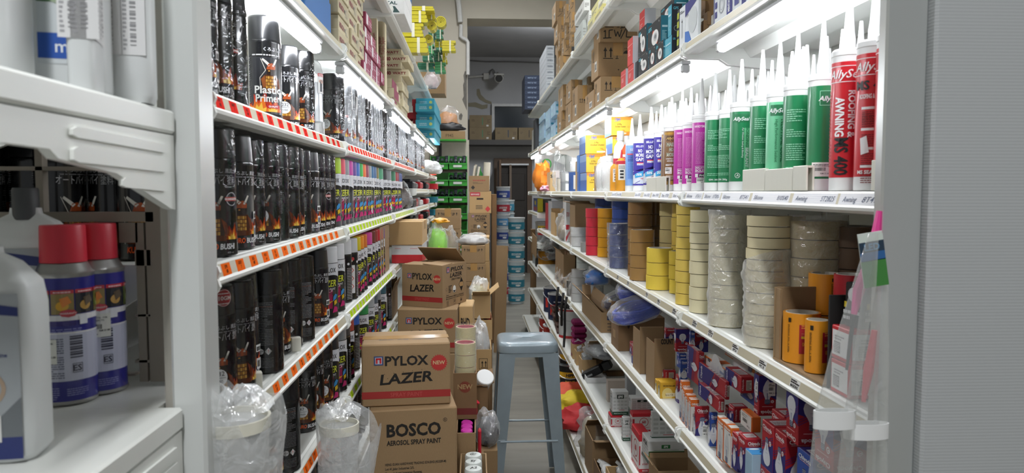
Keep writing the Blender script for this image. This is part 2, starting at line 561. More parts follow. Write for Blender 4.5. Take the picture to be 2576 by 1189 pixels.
pipe('camera_cable', 'looped cable between the junction box and the security camera', [q(1231, 188, 13.76), q(1234, 178, 13.74), q(1239, 174, 13.72), q(1243, 178, 13.72), q(1245, 186, 13.74)], .012, mat('grey cable'), 'cable')

# ---------------------------------------------------------------- gondola shelving
DEP = .40
_sl = []
def shelf_mesh(L, s, dep=DEP, under=True):
    g = G()
    pr = [(.018, 0), (dep, 0), (dep, -.016), (.06, -.016), (.03, -.034), (0, -.035), (-.0095, -.03), (-.0105, -.025), (-.0062, -.0215), (-.001, -.003), (.001, -.0004), (.009, 0), (.011, -.003), (.013, -.003)]
    g.prism([(s * x, z) for x, z in pr], 1, 0, L)
    if under:
        g.prism([(s * x, z) for x, z in ((.16, -.016), (.18, -.042), (.25, -.042), (.27, -.016))], 1, .012, L - .012)
    return g.mesh('shelf board', WHITE)
_T0, _B0 = Vector((-.0013, -.0036)), Vector((-.006, -.0212))
_n = Vector((-(_T0 - _B0).y, (_T0 - _B0).x)).normalized()
_n = _n if _n.x < 0 else -_n
_len = (_T0 - _B0).length
def slope(s):
    def fn(u, v, o):
        p = _B0 + (_T0 - _B0) * (v / _len) + _n * o
        return (s * p.x, -s * u, p.y)
    return fn
def strip_mesh(L, s):
    g = G()
    a, b = _B0 + _n * .0001, _T0 + _n * .0001
    a2, b2 = a + _n * .0005, b + _n * .0005
    g.prism([(s * p.x, p.y) for p in (a, b, b2, a2)], 1, .012, L - .012)
    return g.mesh('label holder', STRIPM)
def bracket_mesh(s, dep=DEP, ribs=False):
    g = G()
    pr = [(-.013, -.004), (-.008, -.001), (.002, -.0003), (.012, -.001), (.03, -.002), (dep, -.002), (dep, -.12), (dep - .015, -.125), (dep - .14, -.075), (.12, -.062), (.095, -.046), (.0, -.044), (-.011, -.04), (-.0155, -.032), (-.012, -.021), (-.0155, -.012)]
    g.prism([(s * x, z) for x, z in pr], 1, -.004, .004)
    if ribs:
        g.prism([(s * x, z) for x, z in ((.14, -.03), (dep - .03, -.03), (dep - .03, -.04), (.14, -.04))], 1, -.007, .007)
        g.prism([(s * x, z) for x, z in ((.16, -.052), (dep - .03, -.058), (dep - .03, -.07), (.18, -.06))], 1, -.007, .007)
    return g.mesh('end bracket', WHITE)
PAPER = ink('paper print', .95)
PAPER.node_tree.nodes['Principled BSDF'].inputs['Specular IOR Level'].default_value = .05
SCRIB = ['SW 187', 'BLK MT', '1232 L', 'SPR 88', '43-K', 'TSU BK', 'GREY 7', '95 SLV']
def tag_mesh(col, k, s, w=.024, h=.0175, ink_c='#332018'):
    p = P()
    p.poly([(-w / 2, -.001), (w / 2 - .001, -.0005), (w / 2, h - .0005), (-w / 2 + .001, h)], col, 2)
    a, b = SCRIB[k % 8].split() if ' ' in SCRIB[k % 8] else (SCRIB[k % 8], 'x%d' % k)
    p.txt(a, 0, h * .55, .0052, ink_c, 4, sh=.2)
    p.txt(b, .001, h * .16, .0052, ink_c, 4, sh=.2)
    return PM().add(p, slope(s)).mesh('price tag', PAPER)
JY = [1.03, 2.09, 3.30, 4.51, 5.72, 6.93, 8.14]
SHELVES = {}
def gondola(name, label, s, x, bays, levels, extra, top, back):
    r = ob(name, None, None, (0, 0, 0))
    tag(r, label, 'shelving')
    ms = {}
    for k in range(bays):
        y0, y1 = JY[k] + .003, JY[k + 1] - .003
        for lv, z, xo, cond in levels + extra:
            if not cond(k): continue
            L = y1 - y0
            key = round(L, 3)
            if key not in ms: ms[key] = (shelf_mesh(L, s), strip_mesh(L, s))
            if 'br' not in ms: ms['br'] = bracket_mesh(s)
            so = ob('shelf', ms[key][0], r, (x + xo, y0, HC + z))
            ob('label_holder', ms[key][1], so)
            ob('bracket', ms['br'], so, (0, .006, 0)); ob('bracket', ms['br'], so, (0, L - .006, 0))
            SHELVES[s, lv, k] = so
    for k in range(bays + 1):
        g = G(); g.box(-.022, -.03, 0, .022, .03, HC + top, 0, .003)
        ob('upright', g.mesh('slotted upright', WHITE), r, (x + s * (DEP + .024), JY[k] + (.03 if k == 0 else 0) - (.03 if k == bays else 0), .0))
    for k in range(bays):
        g = G(); g.box(x + s * (DEP + .006), JY[k] + .034, .02, x + s * (DEP + .014), JY[k + 1] - .034, HC + back)
        ob('back_panel', g.mesh('back panel', mat('white back panel', '#d5d6d2', .45, 0, .03, 5)), r)
    g = G(); g.box(x + s * .06, JY[0] + .05, 0, x + s * .08, JY[bays] - .05, HC - 1.415)
    ob('kick_plate', g.mesh('kick plate', WHITE), r)
    return r
yes = lambda k: True
LG = gondola('shelving_unit', 'long white steel shelving with orange and lime price tags left of aisle', -1, A, 5,
             [('canopy', .408, 0, yes), ('red', .14, 0, yes), ('orange', -.101, 0, yes), ('third', -.347, 0, yes), ('fourth', -.585, 0, yes), ('fifth', -.83, 0, yes), ('base', -1.36, 0, yes), ('top', .81, 0, yes)],
             [('inner', .018, 0, lambda k: k > 2), ('lower', -.215, 0, lambda k: k > 2)], 1.25, 1.2)
RG = gondola('shelving_unit', 'long white steel shelving with white paper labels right of the aisle', 1, B, 6,
             [('canopy', .42, 0, yes), ('main', 0, 0, yes), ('second', -.347, 0, lambda k: k < 5), ('third', -.69, 0, lambda k: k < 5), ('fourth', -1.07, 0, yes), ('base', -1.375, -.06, yes), ('top', .85, 0, yes)],
             [('second', -.21, 0, lambda k: k == 5), ('lower', -.5, 0, lambda k: k == 5), ('third', -.77, 0, lambda k: k == 5)], 1.25, 1.2)
for r_ in range(2):
    g = G()
    for k in range(9 if r_ else 22):
        if r_: g.tube([(B + .385, 1.08, HC + .04 + .04 * k), (B + .385, 2.05, HC + .04 + .04 * k)], .002, 4)
        else: g.tube([(B + .38, 1.09 + .044 * k, HC + .03), (B + .38, 1.09 + .044 * k, HC + .37)], .002, 4)
    ob('wire_grid', g.mesh('wire grid', WHITE), RG, kind='stuff')
# price tags
def tags_on(side, lv, bay, ys, col, s, x, w=.024):
    so = SHELVES[side, lv, bay]
    for i, y in enumerate(ys):
        k = (i * 3 + bay) % 8
        key = (col, k, s, w)
        if key not in _T: _T[key] = tag_mesh(col, k, s, w)
        ob('price_tag', _T[key], so, (0, y - so.location.y, 0))
OR, RD, LM = '#f26a1b', '#d8281e', '#b6d820'
def spread(a, b, n): return [a + (b - a) * (i + .5) / n + RN.uniform(-.008, .008) for i in range(n)]
LN, RNm = -1, 1
tags_on(LN, 'red', 0, [onX(p, 300, A).y for p in (505, 545, 581, 616, 648, 674, 700, 723, 743, 763, 786, 803, 820, 834, 846)], RD, -1, A, .036)
tags_on(LN, 'red', 1, spread(2.14, 3.24, 19), RD, -1, A, .036)
tags_on(LN, 'red', 2, spread(3.34, 4.45, 18), RD, -1, A, .036)
tags_on(LN, 'orange', 0, [onX(p, 640, A).y for p in (522, 561, 597, 631, 662, 687, 711, 732, 753, 771, 787, 802, 815, 830, 843)], OR, -1, A, .039)
tags_on(LN, 'orange', 1, spread(2.14, 3.24, 16), LM, -1, A, .038)
tags_on(LN, 'orange', 2, spread(3.34, 4.4, 15), LM, -1, A, .038)
tags_on(LN, 'third', 0, [onX(p, 900, A).y for p in (688, 711, 734, 754, 771, 787, 802, 817, 830, 843)], OR, -1, A, .04)
tags_on(LN, 'third', 1, spread(2.14, 3.24, 18), LM, -1, A, .038)
tags_on(LN, 'fourth', 0, [onX(p, 1120, A).y for p in (764, 775, 787, 800)], OR, -1, A, .039)
tags_on(LN, 'fourth', 1, spread(2.12, 3.2, 14), LM, -1, A, .038)
tags_on(LN, 'fifth', 0, spread(1.6, 2.05, 6), OR, -1, A)
# white handwritten labels on the main right shelf, printed ones on the tape shelf
def note(t1, t2, w):
    p = P()
    p.rect(-w / 2, -.0005, w, .0185, '#e8e8ea', 2)
    for k in range(5): p.rect(-w / 2,  .002 + k * .0034, w, .0006, '#c9cdd6', 3)
    p.txt(t1, -w / 2 + .012, .004, .0095, '#31415f', 4, 'L', .005, .35, fit=min(.05, w * .36))
    p.txt(t2, w / 2 - .006, .004, .0095, '#31415f', 4, 'R', .005, .35, fit=min(.05, w * .36))
    return PM().add(p, slope(1)).mesh('written label')
so = SHELVES[RNm, 'main', 0]
ed = [2226, 2115, 1998, 1892, 1818, 1772, 1728]
wr = [('Awning', '8T49'), ('Awning', 'ST2825'), ('Silicone', '810%40'), ('Silicone', '8T541'), ('Silicone', '0T8%-'), ('Silicone', '0T61/-'), ('Silicone', '0T49-')]
for k, t in enumerate(wr):
    y0 = onX(ed[k], 495, B).y
    y1 = onX(ed[k + 1] if k < 6 else 1722, 495, B).y
    ob('price_tag', note(t[0], t[1], min(.19, abs(y1 - y0) - .008)), so, (0, (y0 + y1) / 2 - so.location.y, 0))
so = SHELVES[RNm, 'main', 1]
for k, px in enumerate((1706, 1676, 1652, 1630, 1607, 1560, 1547)):
    ob('price_tag', note('Silicone', '8T%d' % (31 + 7 * k), .1), so, (0, onX(px, 495, B).y - so.location.y, 0))
def printed(k):
    p = P()
    p.rect(-.02, .0, .04, .0175, '#dcdcd8', 2)
    p.para(-.018, .009, .036, .008, 2, '#111111', 4, .75); p.txt(('MASKING', 'DUCT 48', 'OPP 2in', 'PVC 18')[k % 4], 0, .002, .0055, '#111111', 4, bold=.03)
    return PM().add(p, slope(1)).mesh('printed label')
for bay, pxs in ((0, (1752, 1793, 1856, 1926, 2010)), (1, (1556, 1582, 1630, 1660, 1700))):
    so = SHELVES[RNm, 'second', bay]
    for k, px in enumerate(pxs):
        ob('price_tag', printed(k), so, (0, onX(px, 770, B).y - so.location.y, 0))

# ---------------------------------------------------------------- lamp tubes under the canopies
LAMP = mat('lit tube', '#f6f9ff', .4, 0, 0, 5, emit=TUBE_POWER)
HOUS = mat('grey lamp housing', '#c3c5c6', .3, 0, .03, 5)
def batten(L):
    g = G(); g.box(-.014, 0, .012, .014, L, .022, 0, .002)
    t = G(); t.tube([(0, .02, 0), (0, L - .02, 0)], .0135, 14)
    e = G(); e.box(-.012, 0, -.012, .012, .02, .012, 0, .004)
    e2 = G(); e2.box(-.012, L - .02, -.012, .012, L, .012, 0, .004)
    c = G(); c.box(-.017, L * .3, .002, .017, L * .3 + .008, .0225)
    return [('housing', g.mesh('lamp housing', HOUS)), ('tube', t.mesh('lamp tube', LAMP, .6)), ('end_cap', e.mesh('end cap', HOUS)), ('end_cap', e2.mesh('end cap', HOUS)), ('clip', c.mesh('clip', HOUS))]
BT, BT0 = batten(.92), batten(.79)
for k in range(5):
    put('lamp_tube', f'glowing white lamp tube under the left canopy, {ORD[k]} from the near end', 'lamp', (A - .012, JY[k] + (.04 if k else .012), HC + .344), BT if k else BT0, 0, 'lamp tubes under the left canopy')
for k in range(6):
    put('lamp_tube', f'glowing white lamp tube under the right canopy, {ORD[k]} from the near end', 'lamp', (B + .012, JY[k] + (.04 if k else .012), HC + .356), BT if k else BT0, 0, 'lamp tubes under the right canopy')
# ================================================================ boxes: near-end edge and far edges read off the shelves
def box_thing(name, label, cat, x0, x1, y0, y1, z, h, m, prints=None, group=None, rz=0, ch=.0015, tape=None, tilt=None):
    sx, sy = abs(x1 - x0), abs(y1 - y0)
    g = G(); g.box(-sx / 2, -sy / 2, 0, sx / 2, sy / 2, h, 0, ch)
    parts = [('box_body', g.mesh('box body', m))]
    if prints:
        pm = PM()
        for k, fn in prints.items():
            d = {'f': sx, 'b': sx, 'l': sy, 'r': sy, 't': sx}[k]
            pm.add(fn(d, h if k != 't' else sy), face(k, sx, sy, h))
        if pm.v: parts.append(('printed_panel', pm.mesh('printed panel', ink())))
    if tape:
        t = G()
        w_ = min(.05, sx * .3) / 2
        if tape == 'x':
            t.box(-sx / 2 - .0006, -w_, h + .0001, sx / 2 + .0006, w_, h + .0008); t.box(sx / 2 + .0001, -w_, h * .62, sx / 2 + .0008, w_, h); t.box(-sx / 2 - .0008, -w_, h * .62, -sx / 2 - .0001, w_, h)
        else:
            t.box(-w_, -sy / 2 - .0006, h + .0001, w_, sy / 2 + .0006, h + .0008); t.box(-w_, -sy / 2 - .0008, h * .62, w_, -sy / 2 - .0001, h)
        parts.append(('packing_tape', t.mesh('packing tape', TAPE)))
    return put(name, label, cat, ((x0 + x1) / 2, (y0 + y1) / 2, z), parts, rz, group, tilt)
def rb_dims(pxL, pxM, pxR, yt, z, e, h=None, X=None, Y=None):
    X = B + e if X is None else X
    Y0 = onX(pxM, yt, X).y if Y is None else Y
    Y1 = onX(pxL, yt, X).y if pxL and pxL > 3 else Y0 + (pxL or .15)
    X1 = onY(pxR, yt, Y0).x if pxR > 3 else X + pxR
    if h is None: h = onY(pxM, yt, Y0).z - z
    return X, X1, Y0, Y1, z, h
def rb(name, label, cat, pxL, pxM, pxR, yt, z, m, e=.012, h=None, prints=None, X=None, Y=None, **k):
    """a box on the right: aisle face from pxL (far) to pxM (near edge), near face from pxM to pxR; a number up to 3 is metres"""
    return box_thing(name, label, cat, *rb_dims(pxL, pxM, pxR, yt, z, e, h, X, Y), m, prints, **k)
def lb(name, label, cat, pxL, pxM, pxR, yt, z, m, e=.012, h=None, prints=None, X=None, Y=None, **k):
    X = A - e if X is None else X
    Y0 = onX(pxM, yt, X).y if Y is None else Y
    Y1 = onX(pxR, yt, X).y if pxR > 3 else Y0 + pxR
    X0 = onY(pxL, yt, Y0).x if pxL > 3 else X - pxL
    if h is None: h = onY(pxM, yt, Y0).z - z
    return box_thing(name, label, cat, X0, X, Y0, Y1, z, h, m, prints, **k)

# ================================================================ spray cans
def film(name, rough=.07, bump=.9, scale=34):
    m = bpy.data.materials.new(name)
    m.use_nodes = True
    nt = m.node_tree
    nt.nodes.remove(nt.nodes['Principled BSDF'])
    tr, gl, mx, fr = [nt.nodes.new('ShaderNode' + k) for k in ('BsdfTransparent', 'BsdfGlossy', 'MixShader', 'Fresnel')]
    fr.inputs[0].default_value = 1.42
    gl.inputs['Roughness'].default_value = rough
    tc, n, bp = [nt.nodes.new('ShaderNode' + k) for k in ('TexCoord', 'TexNoise', 'Bump')]
    n.inputs['Scale'].default_value = scale
    n.inputs['Distortion'].default_value = 1.2
    bp.inputs['Strength'].default_value = bump
    bp.inputs['Distance'].default_value = .004
    nt.links.new(tc.outputs['Object'], n.inputs['Vector'])
    nt.links.new(n.outputs['Fac'], bp.inputs['Height'])
    nt.links.new(bp.outputs[0], gl.inputs['Normal'])
    nt.links.new(bp.outputs[0], fr.inputs['Normal'])
    nt.links.new(fr.outputs[0], mx.inputs[0])
    nt.links.new(tr.outputs[0], mx.inputs[1])
    nt.links.new(gl.outputs[0], mx.inputs[2])
    nt.links.new(mx.outputs[0], nt.nodes['Material Output'].inputs[0])
    return m
def can_body(r, h, m, n=24):
    g = G(); g.lathe([(r - .002, 0), (r, .002), (r, .004), (r - .0008, .006), (r - .0005, h - .006), (r, h - .004), (r - .001, h)], n)
    return g.mesh('can body', m, .5)
def can_cap(r, h0, h1, m, taper=.0022, n=24):
    g = G(); g.lathe([(r, h0 + .0006), (r, h0 + .004), (r - taper, h1 - .003), (r - taper - .002, h1)], n)
    return g.mesh('can cap', m, .5)
BLK = mat('glossy black paint', '#17181a', .22, 0, .04, 20, coat=.6)
BLKC = mat('black cap plastic', '#1d1e20', .3, 0, .04, 20, coat=.4)
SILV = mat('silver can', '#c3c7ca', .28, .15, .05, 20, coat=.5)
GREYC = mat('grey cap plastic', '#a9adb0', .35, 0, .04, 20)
WRAPF = film('tight shrink film')
def warrior(p, x, y, k=1):
    def q(pts, c, l=3): p.poly([(x + a * k, y + b * k) for a, b in pts], c, l)
    q([(-.015, .0), (.016, 0), (.019, .026), (.012, .036), (-.009, .037), (-.017, .028)], '#4a2613', 2)
    q([(-.003, .053), (-.016, .066), (-.014, .069), (.001, .057)], '#d9d6cc'); q([(.004, .054), (.012, .069), (.015, .068), (.008, .053)], '#d9d6cc')
    q([(-.0075, .047), (.0105, .047), (.011, .054), (.004, .060), (-.004, .058)], '#a04a22')
    q([(-.006, .036), (.009, .036), (.0115, .047), (-.008, .047)], '#2a1a14'); q([(-.004, .043), (-.001, .043), (-.001, .045), (-.004, .045)], '#c98f3e', 4)
    for i in range(5):
        for j in range(4):
            p.rect(x + (-.009 + i * .0038) * k, y + (.009 + j * .0064) * k, .0032 * k, .0052 * k, ('#c9973f', '#a36d27')[(i + j) % 2], 4)
    q([(.011, .034), (.019, .028), (.024, .012), (.018, .008), (.014, .022)], '#6f3418', 4); q([(-.011, .035), (-.018, .027), (-.014, .010), (-.008, .012)], '#8a4a1f', 4)
    q([(-.016, .0), (.018, .0), (.019, .008), (-.014, .009)], '#5a2c12', 4)
    p.line([(x - .019 * k, y), (x - .02 * k, y + .03 * k), (x - .009 * k, y + .045 * k), (x - .018 * k, y + .068 * k)], .0009, '#d8d4ca', 4)
def flames(p, x, y, k=1):
    for c, s_, l in (('#b8331a', 1.15, 1), ('#e2701f', .85, 2), ('#f2c24b', .5, 3)):
        p.poly([(x - .016 * k * s_, y), (x + .018 * k * s_, y), (x + .02 * k * s_, y + .012 * k * s_), (x + .011 * k * s_, y + .008 * k * s_), (x + .008 * k * s_, y + .026 * k * s_), (x, y + .012 * k * s_), (x - .006 * k * s_, y + .021 * k * s_), (x - .01 * k * s_, y + .009 * k * s_), (x - .018 * k * s_, y + .013 * k * s_)], c, l)
def samurai(v, R=.033):
    p = P()
    W_ = '#dcdde0'
    for u0 in (-.058, 0, .058)[(1 if v != 'twin' else 0):(2 if v != 'twin' else 3)]:
        p.txt('くろぶし 黒武士', u0 + .006, .128, .0055, W_, 2, bold=.005)
        p.txt('オートバイ 塗料', u0, .111, .0105, W_, 2, bold=0, fit=.062)
        p.para(u0 - .026, .1235, .052, .003, 1, '#9a9ba0', 2)
        warrior(p, u0 - .008, .024)
        flames(p, u0 + .022, .026, .9)
        p.txt('KURO', u0 - .0125, .0115, .0085, '#e85a1c', 5, 'C', .03, .1, fit=.023); p.txt('BUSHI', u0 + .0135, .0115, .0085, W_, 5, 'C', .03, .1, fit=.025)
        p.txt('400 ml', u0 + .018, .0045, .0032, '#aaaaaa', 3, bold=0)
    if v == 'seal':
        p.loop(.022, .088, .0105, .0012, '#b9babd', 3); p.rect(.010, .085, .024, .006, '#b03a34', 4); p.txt('GUARANTEE', .022, .0864, .0032, '#f0f0f0', 5, bold=.02)
    if v == 'lemon': p.ell(-.012, .044, .0135, .0135, '#e9efe6', 5, 20); p.ell(-.012, .044, .0125, .0125, '#6fae3a', 6, 20); p.txt('11', -.012, .048, .006, '#1d2b12', 7); p.txt('Lemon', -.012, .041, .004, '#1d2b12', 7, bold=0); p.txt('Green', -.012, .0355, .004, '#1d2b12', 7, bold=0)
    if v in ('1232', '47', '43'):
        p.ell(-.012, .052, .014, .014, '#e4e5e6', 5, 20); p.txt(v if v != '1232' else '1232', -.012, .055, .0075, '#38393c', 7, bold=0); p.rect(-.023, .0515, .022, .0006, '#55565a', 7)
        p.txt({'1232': 'S-150', '47': 'Cream', '43': 'Black'}[v], -.012, .044, .0045, '#38393c', 7, bold=0)
    if v == 'code': p.rect(.018, .052, .02, .013, '#e6e6e6', 5); p.bars(.0195, .0535, .017, .008, '#222222', 6, 13); p.rect(.019, .02, .016, .02, '#d8d8d8', 5); p.rect(.021, .024, .008, .012, '#55585c', 6)
    # back of the can: columns of small print and hazard marks
    for u0 in (.068, -.098):
        p.para(u0, .055, .03, .083, 26, '#b8b9bd', 2, .42); p.rect(u0, .128, .03, .0006, '#a8562a', 3)
        p.ell(u0 + .007, .043, .0058, .0058, '#e8e8e8', 3); p.txt('NO CFC', u0 + .007, .0422, .0021, '#222222', 4)
        p.poly([(u0 + .021, .036), (u0 + .0275, .043), (u0 + .021, .05), (u0 + .0145, .043)], '#e9e9e9', 3); p.txt('!', u0 + .021, .0405, .006, '#c02020', 4)
        p.para(u0, .012, .03, .02, 7, '#9c9da1', 2, .4)
    return wrap(p, R - .0004, 'can print', ink('glossy print', .25, .5))
def primer():
    p = P()
    p.txt('くろぶし黒', .014, .128, .006, '#dcdde0', 2, bold=.005)
    p.para(-.028, .119, .056, .004, 1, '#c9c9c9', 2)
    p.rect(-.03, .008, .062, .108, '#2a2b2f', 1)
    warrior(p, .006, .048, .95)
    flames(p, -.016, .012, 1.4); flames(p, .01, .012, 1)
    p.txt('Plastic', .002, .047, .0145, '#eeeeea', 6, bold=.02, fit=.05); p.txt('Primer', .002, .031, .0145, '#eeeeea', 6, bold=.02, fit=.047)
    p.rect(-.002, .019, .026, .0065, '#c22c30', 6); p.txt('QUALITY', .011, .0207, .0032, '#f2f2f2', 7, bold=.03)
    p.para(-.056, .012, .022, .11, 26, '#8d8e92', 2, .4); p.para(.05, .012, .03, .11, 26, '#8d8e92', 2, .4)
    return wrap(p, .0326, 'can print', ink('glossy print'))
def twok():
    p = P()
    p.txt('くろぶし', .01, .122, .006, '#dcdde0', 2); p.txt('オートバイ塗料', 0, .106, .0095, '#dcdde0', 2, fit=.06)
    warrior(p, -.006, .05, .8); p.txt('2K', .002, .026, .022, '#d9dadd', 6, bold=.02); p.para(-.02, .016, .042, .006, 1, '#b9babd', 3)
    return wrap(p, .0326, 'can print', ink('glossy print'))
def logo(p, x, y, s, l=3):
    p.rect(x - s / 2, y - s / 2, s, s, '#3c4a73', l); p.rect(x - s * .36, y - s * .36, s * .72, s * .72, '#b7bccb', l + 1)
    p.rect(x - s * .3, y - s * .3, s * .2, s * .6, '#c3272b', l + 2); p.rect(x - s * .3, y + s * .1, s * .6, s * .2, '#c3272b', l + 2); p.rect(x + s * .1, y - s * .3, s * .2, s * .6, '#c3272b', l + 2)
def splats(p, x, y, k=1):
    def q(pts, c, l): p.poly([(x + a * k, y + b * k) for a, b in pts], c, l)
    q([(-.006, .0), (.012, .0), (.013, .038), (.004, .045), (-.007, .040)], '#a31f4f', 2)
    p.ell(x + .003 * k, y + .045 * k, .011 * k, .007 * k, '#8e2447', 3); p.ell(x + .003 * k, y + .049 * k, .010 * k, .004 * k, '#d89bb4', 4); p.ell(x + .003 * k, y + .049 * k, .006 * k, .0025 * k, '#57142c', 5)
    q([(-.030, .012), (-.02, .018), (-.012, .028), (-.015, .036), (-.024, .034), (-.028, .026), (-.034, .02)], '#2f6fb5', 3)
    q([(-.014, .02), (.0, .026), (.0, .018), (.015, .022), (.004, .014), (-.006, .012)], '#e2a824', 5)
    q([(.014, .02), (.024, .026), (.03, .036), (.022, .04), (.015, .032)], '#3e8fc8', 3); q([(.018, .008), (.028, .014), (.026, .024), (.017, .02)], '#d9b32b', 4)
    q([(-.032, -.008), (-.018, -.004), (-.012, .008), (-.022, .01), (-.03, .004)], '#d8bb22', 3); q([(.012, -.012), (.03, -.01), (.03, .002), (.018, .006)], '#b92a6a', 3)
    q([(-.012, -.012), (-.002, -.006), (.0, .004), (-.01, .002)], '#3ea34a', 3)
def lazer(v, R=.0328):
    p = P()
    C = 2 * PI * R
    n = 24
    top = .149
    for i in range(n):                                   # white wave under the cap
        a, b = -C / 2 + C * i / n, -C / 2 + C * (i + 1) / n
        f = lambda u: .112 + .006 * math.sin(u / C * 4 * PI + .8)
        p.poly([(a, f(a)), (b, f(b)), (b, top), (a, top)], '#d7d9de', 1)
    for u0 in (0, C / 2):
        p.txt('PYLOX', u0 + .006, .125, .0125, '#24252b', 3, bold=.015, fit=.038)
        logo(p, u0 - .022, .128, .013)
        p.txt('LAZER', u0, .086, .018, '#cfd63a', 4, bold=.02, sh=.25, fit=.05, rot=.06)
        p.txt('SPRAY PAINT', u0 + .004, .0775, .0055, '#e4e4e6', 4, bold=.01, sh=.2, fit=.036)
        splats(p, u0, .026)
    for u0 in (C / 4, -C / 4):
        p.para(u0 - .016, .07, .032, .034, 12, '#9c9da2', 2, .42); p.rect(u0 - .011, .02, .022, .016, '#e6e6e6', 3); p.bars(u0 - .009, .022, .018, .012, '#222222', 4, 13)
    if v == 'dot': p.ell(C / 6, .03, .012, .012, '#e8e9ea', 6, 18); p.para(C / 6 - .007, .026, .014, .01, 3, '#777777', 7)
    return wrap(p, R - .0004, 'can print', ink('glossy print'))
def lazer_back(R=.0328):
    p = P()
    p.rect(-.016, .02, .024, .09, '#e4e5e6', 2)
    for k in range(3): p.poly([(-.004, .094 - k * .026 - .009), (.004, .094 - k * .026), (-.004, .094 - k * .026 + .009), (-.012, .094 - k * .026)], '#c8463c', 3); p.poly([(-.004, .094 - k * .026 - .006), (.001, .094 - k * .026), (-.004, .094 - k * .026 + .006), (-.009, .094 - k * .026)], '#f2f2f2', 4)
    p.ell(.0, .13, .006, .006, '#b4303a', 2); p.ell(-.006, .124, .005, .005, '#e7e2d4', 3); p.ell(.02, .12, .005, .004, '#dfe4ea', 2)
    p.para(.014, .01, .03, .1, 20, '#a7a8ac', 2, .4)
    return wrap(p, R - .0004, 'can print', ink('glossy print'))
K_BODY, K_CAP = can_body(.033, .15, BLK), can_cap(.0318, .15, .1965, BLKC)
K_SBODY, K_SCAP = can_body(.033, .15, SILV), can_cap(.0318, .15, .1965, GREYC)  # pale silver colour also stands in for lamp reflections on the wraps
SP = {v: samurai(v) for v in ('seal', 'plain', 'lemon', '1232', '47', '43', 'code')}
SPP, SPK = primer(), twok()
g = G(); g.lathe([(.0337, .002), (.0337, .15), (.0325, .195), (.012, .1982)], 20); K_FILM = g.mesh('shrink film', WRAPF, .5)
LZ, LZD, LZB = lazer('a'), lazer('dot'), lazer_back()
L_BODY = can_body(.0328, .15, BLK)
_caps = {}
def lcap(col):
    if col not in _caps: _caps[col] = can_cap(.0318, .15, .195, mat('cap ' + col, col, .38, 0, .03, 20), .0006)
    return _caps[col]
def redseal_cap():
    p = P(); p.ell(0, .178, .014, .014, '#b4353a', 2, 20); p.loop(0, .178, .0135, .001, '#eadada', 3); p.txt('-10GM', 0, .1745, .0065, '#f2e8e6', 4, bold=.03); p.para(-.009, .184, .018, .003, 1, '#f2e8e6', 4); p.para(-.009, .168, .018, .003, 1, '#f2e8e6', 4)
    return wrap(p, .0312, 'cap sticker')
RSEAL = redseal_cap()
def face_cam(x, y): return math.atan2(-x, y)
def samurai_can(x, y, z, v, label, film=False, silver=False, turn=0, group=None, extra=None, scale=None):
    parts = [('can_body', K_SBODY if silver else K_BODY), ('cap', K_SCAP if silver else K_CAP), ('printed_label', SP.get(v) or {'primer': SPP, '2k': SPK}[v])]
    if extra: parts.append(extra)
    if film: parts.append(('shrink_film', K_FILM))
    r = put('spray_can', label, 'spray can', (x, y, z), parts, face_cam(x, y) + turn, group)
    if scale: r.scale = scale
    return r
def lazer_can(x, y, z, capcol, label, v=0, turn=0, group=None):
    return put('spray_can', label, 'spray can', (x, y, z), [('can_body', L_BODY), ('cap', lcap(capcol)), ('printed_label', (LZ, LZD, LZB)[v])], face_cam(x, y) + turn, group)
E_ = .043
LIFT = .0012
ZR, ZO, Z3, Z4, Z5, ZB = [HC + LIFT + v for v in (.14, -.101, -.347, -.585, -.83, -1.36)]
# ---- red-tagged shelf, first bay
def cy(px, e=E_, py=480): return onX(px, py, A - e).y
for i, (px, v, e) in enumerate(((497, 'code', .043), (524, '1232', .043), (551, 'lemon', .065), (578, 'seal', .044))):
    samurai_can(A - e, cy(px, e), ZR, v, f'film-wrapped black warrior spray can, {ORD[i]} from the near post on the red-tagged shelf', True, turn=(.5, .1, .5, -.5)[i], group='cans on the red-tagged shelf')
samurai_can(A - .11, cy(612, .11), ZR, 'plain', 'black spray can half hidden behind the white card on the red-tagged shelf', group='cans on the red-tagged shelf')
def white_card(name, label, x, y, z, w_, d, h, rz=0, m=None):
    """a folded corrugated-plastic divider: front flap, top fold, rear flap"""
    g = G(); t = .004
    g.box(-w_ / 2, -d / 2, 0, w_ / 2, -d / 2 + t, h, 0, .001); g.box(-w_ / 2, -d / 2 + t, h - t, w_ / 2, d / 2 - t, h); g.box(-w_ / 2, d / 2 - t, 0, w_ / 2, d / 2, h, 0, .001)
    return one(name, label, 'card', g.mesh('folded card', m or mat('ivory corrugated card', '#d9d8cb', .5, 0, .05, 4, grain=(400, 400, 1))), (x, y, z), rz)
white_card('divider_card', 'tall white folded card standing on the red-tagged shelf beside the primer can', A - .035, cy(611, .035), ZR, .028, .03, .172, .3)
samurai_can(A - .042, cy(671, .042), ZR, 'primer', 'black plastic primer spray can standing forward on the red-tagged shelf', turn=.15)
samurai_can(A - .075, cy(722, .075), ZR, '1232', 'black spray can tucked just behind the primer can', turn=.3, group='cans on the red-tagged shelf')
samurai_can(A - .055, cy(744, .055), ZR, 'plain', 'film-wrapped black spray can between primer can and clear domed bottle', True, turn=.2, group='cans on the red-tagged shelf')
CLR = clear('clear stiff plastic', .16, '#eef0f1', .06, .15, 20)
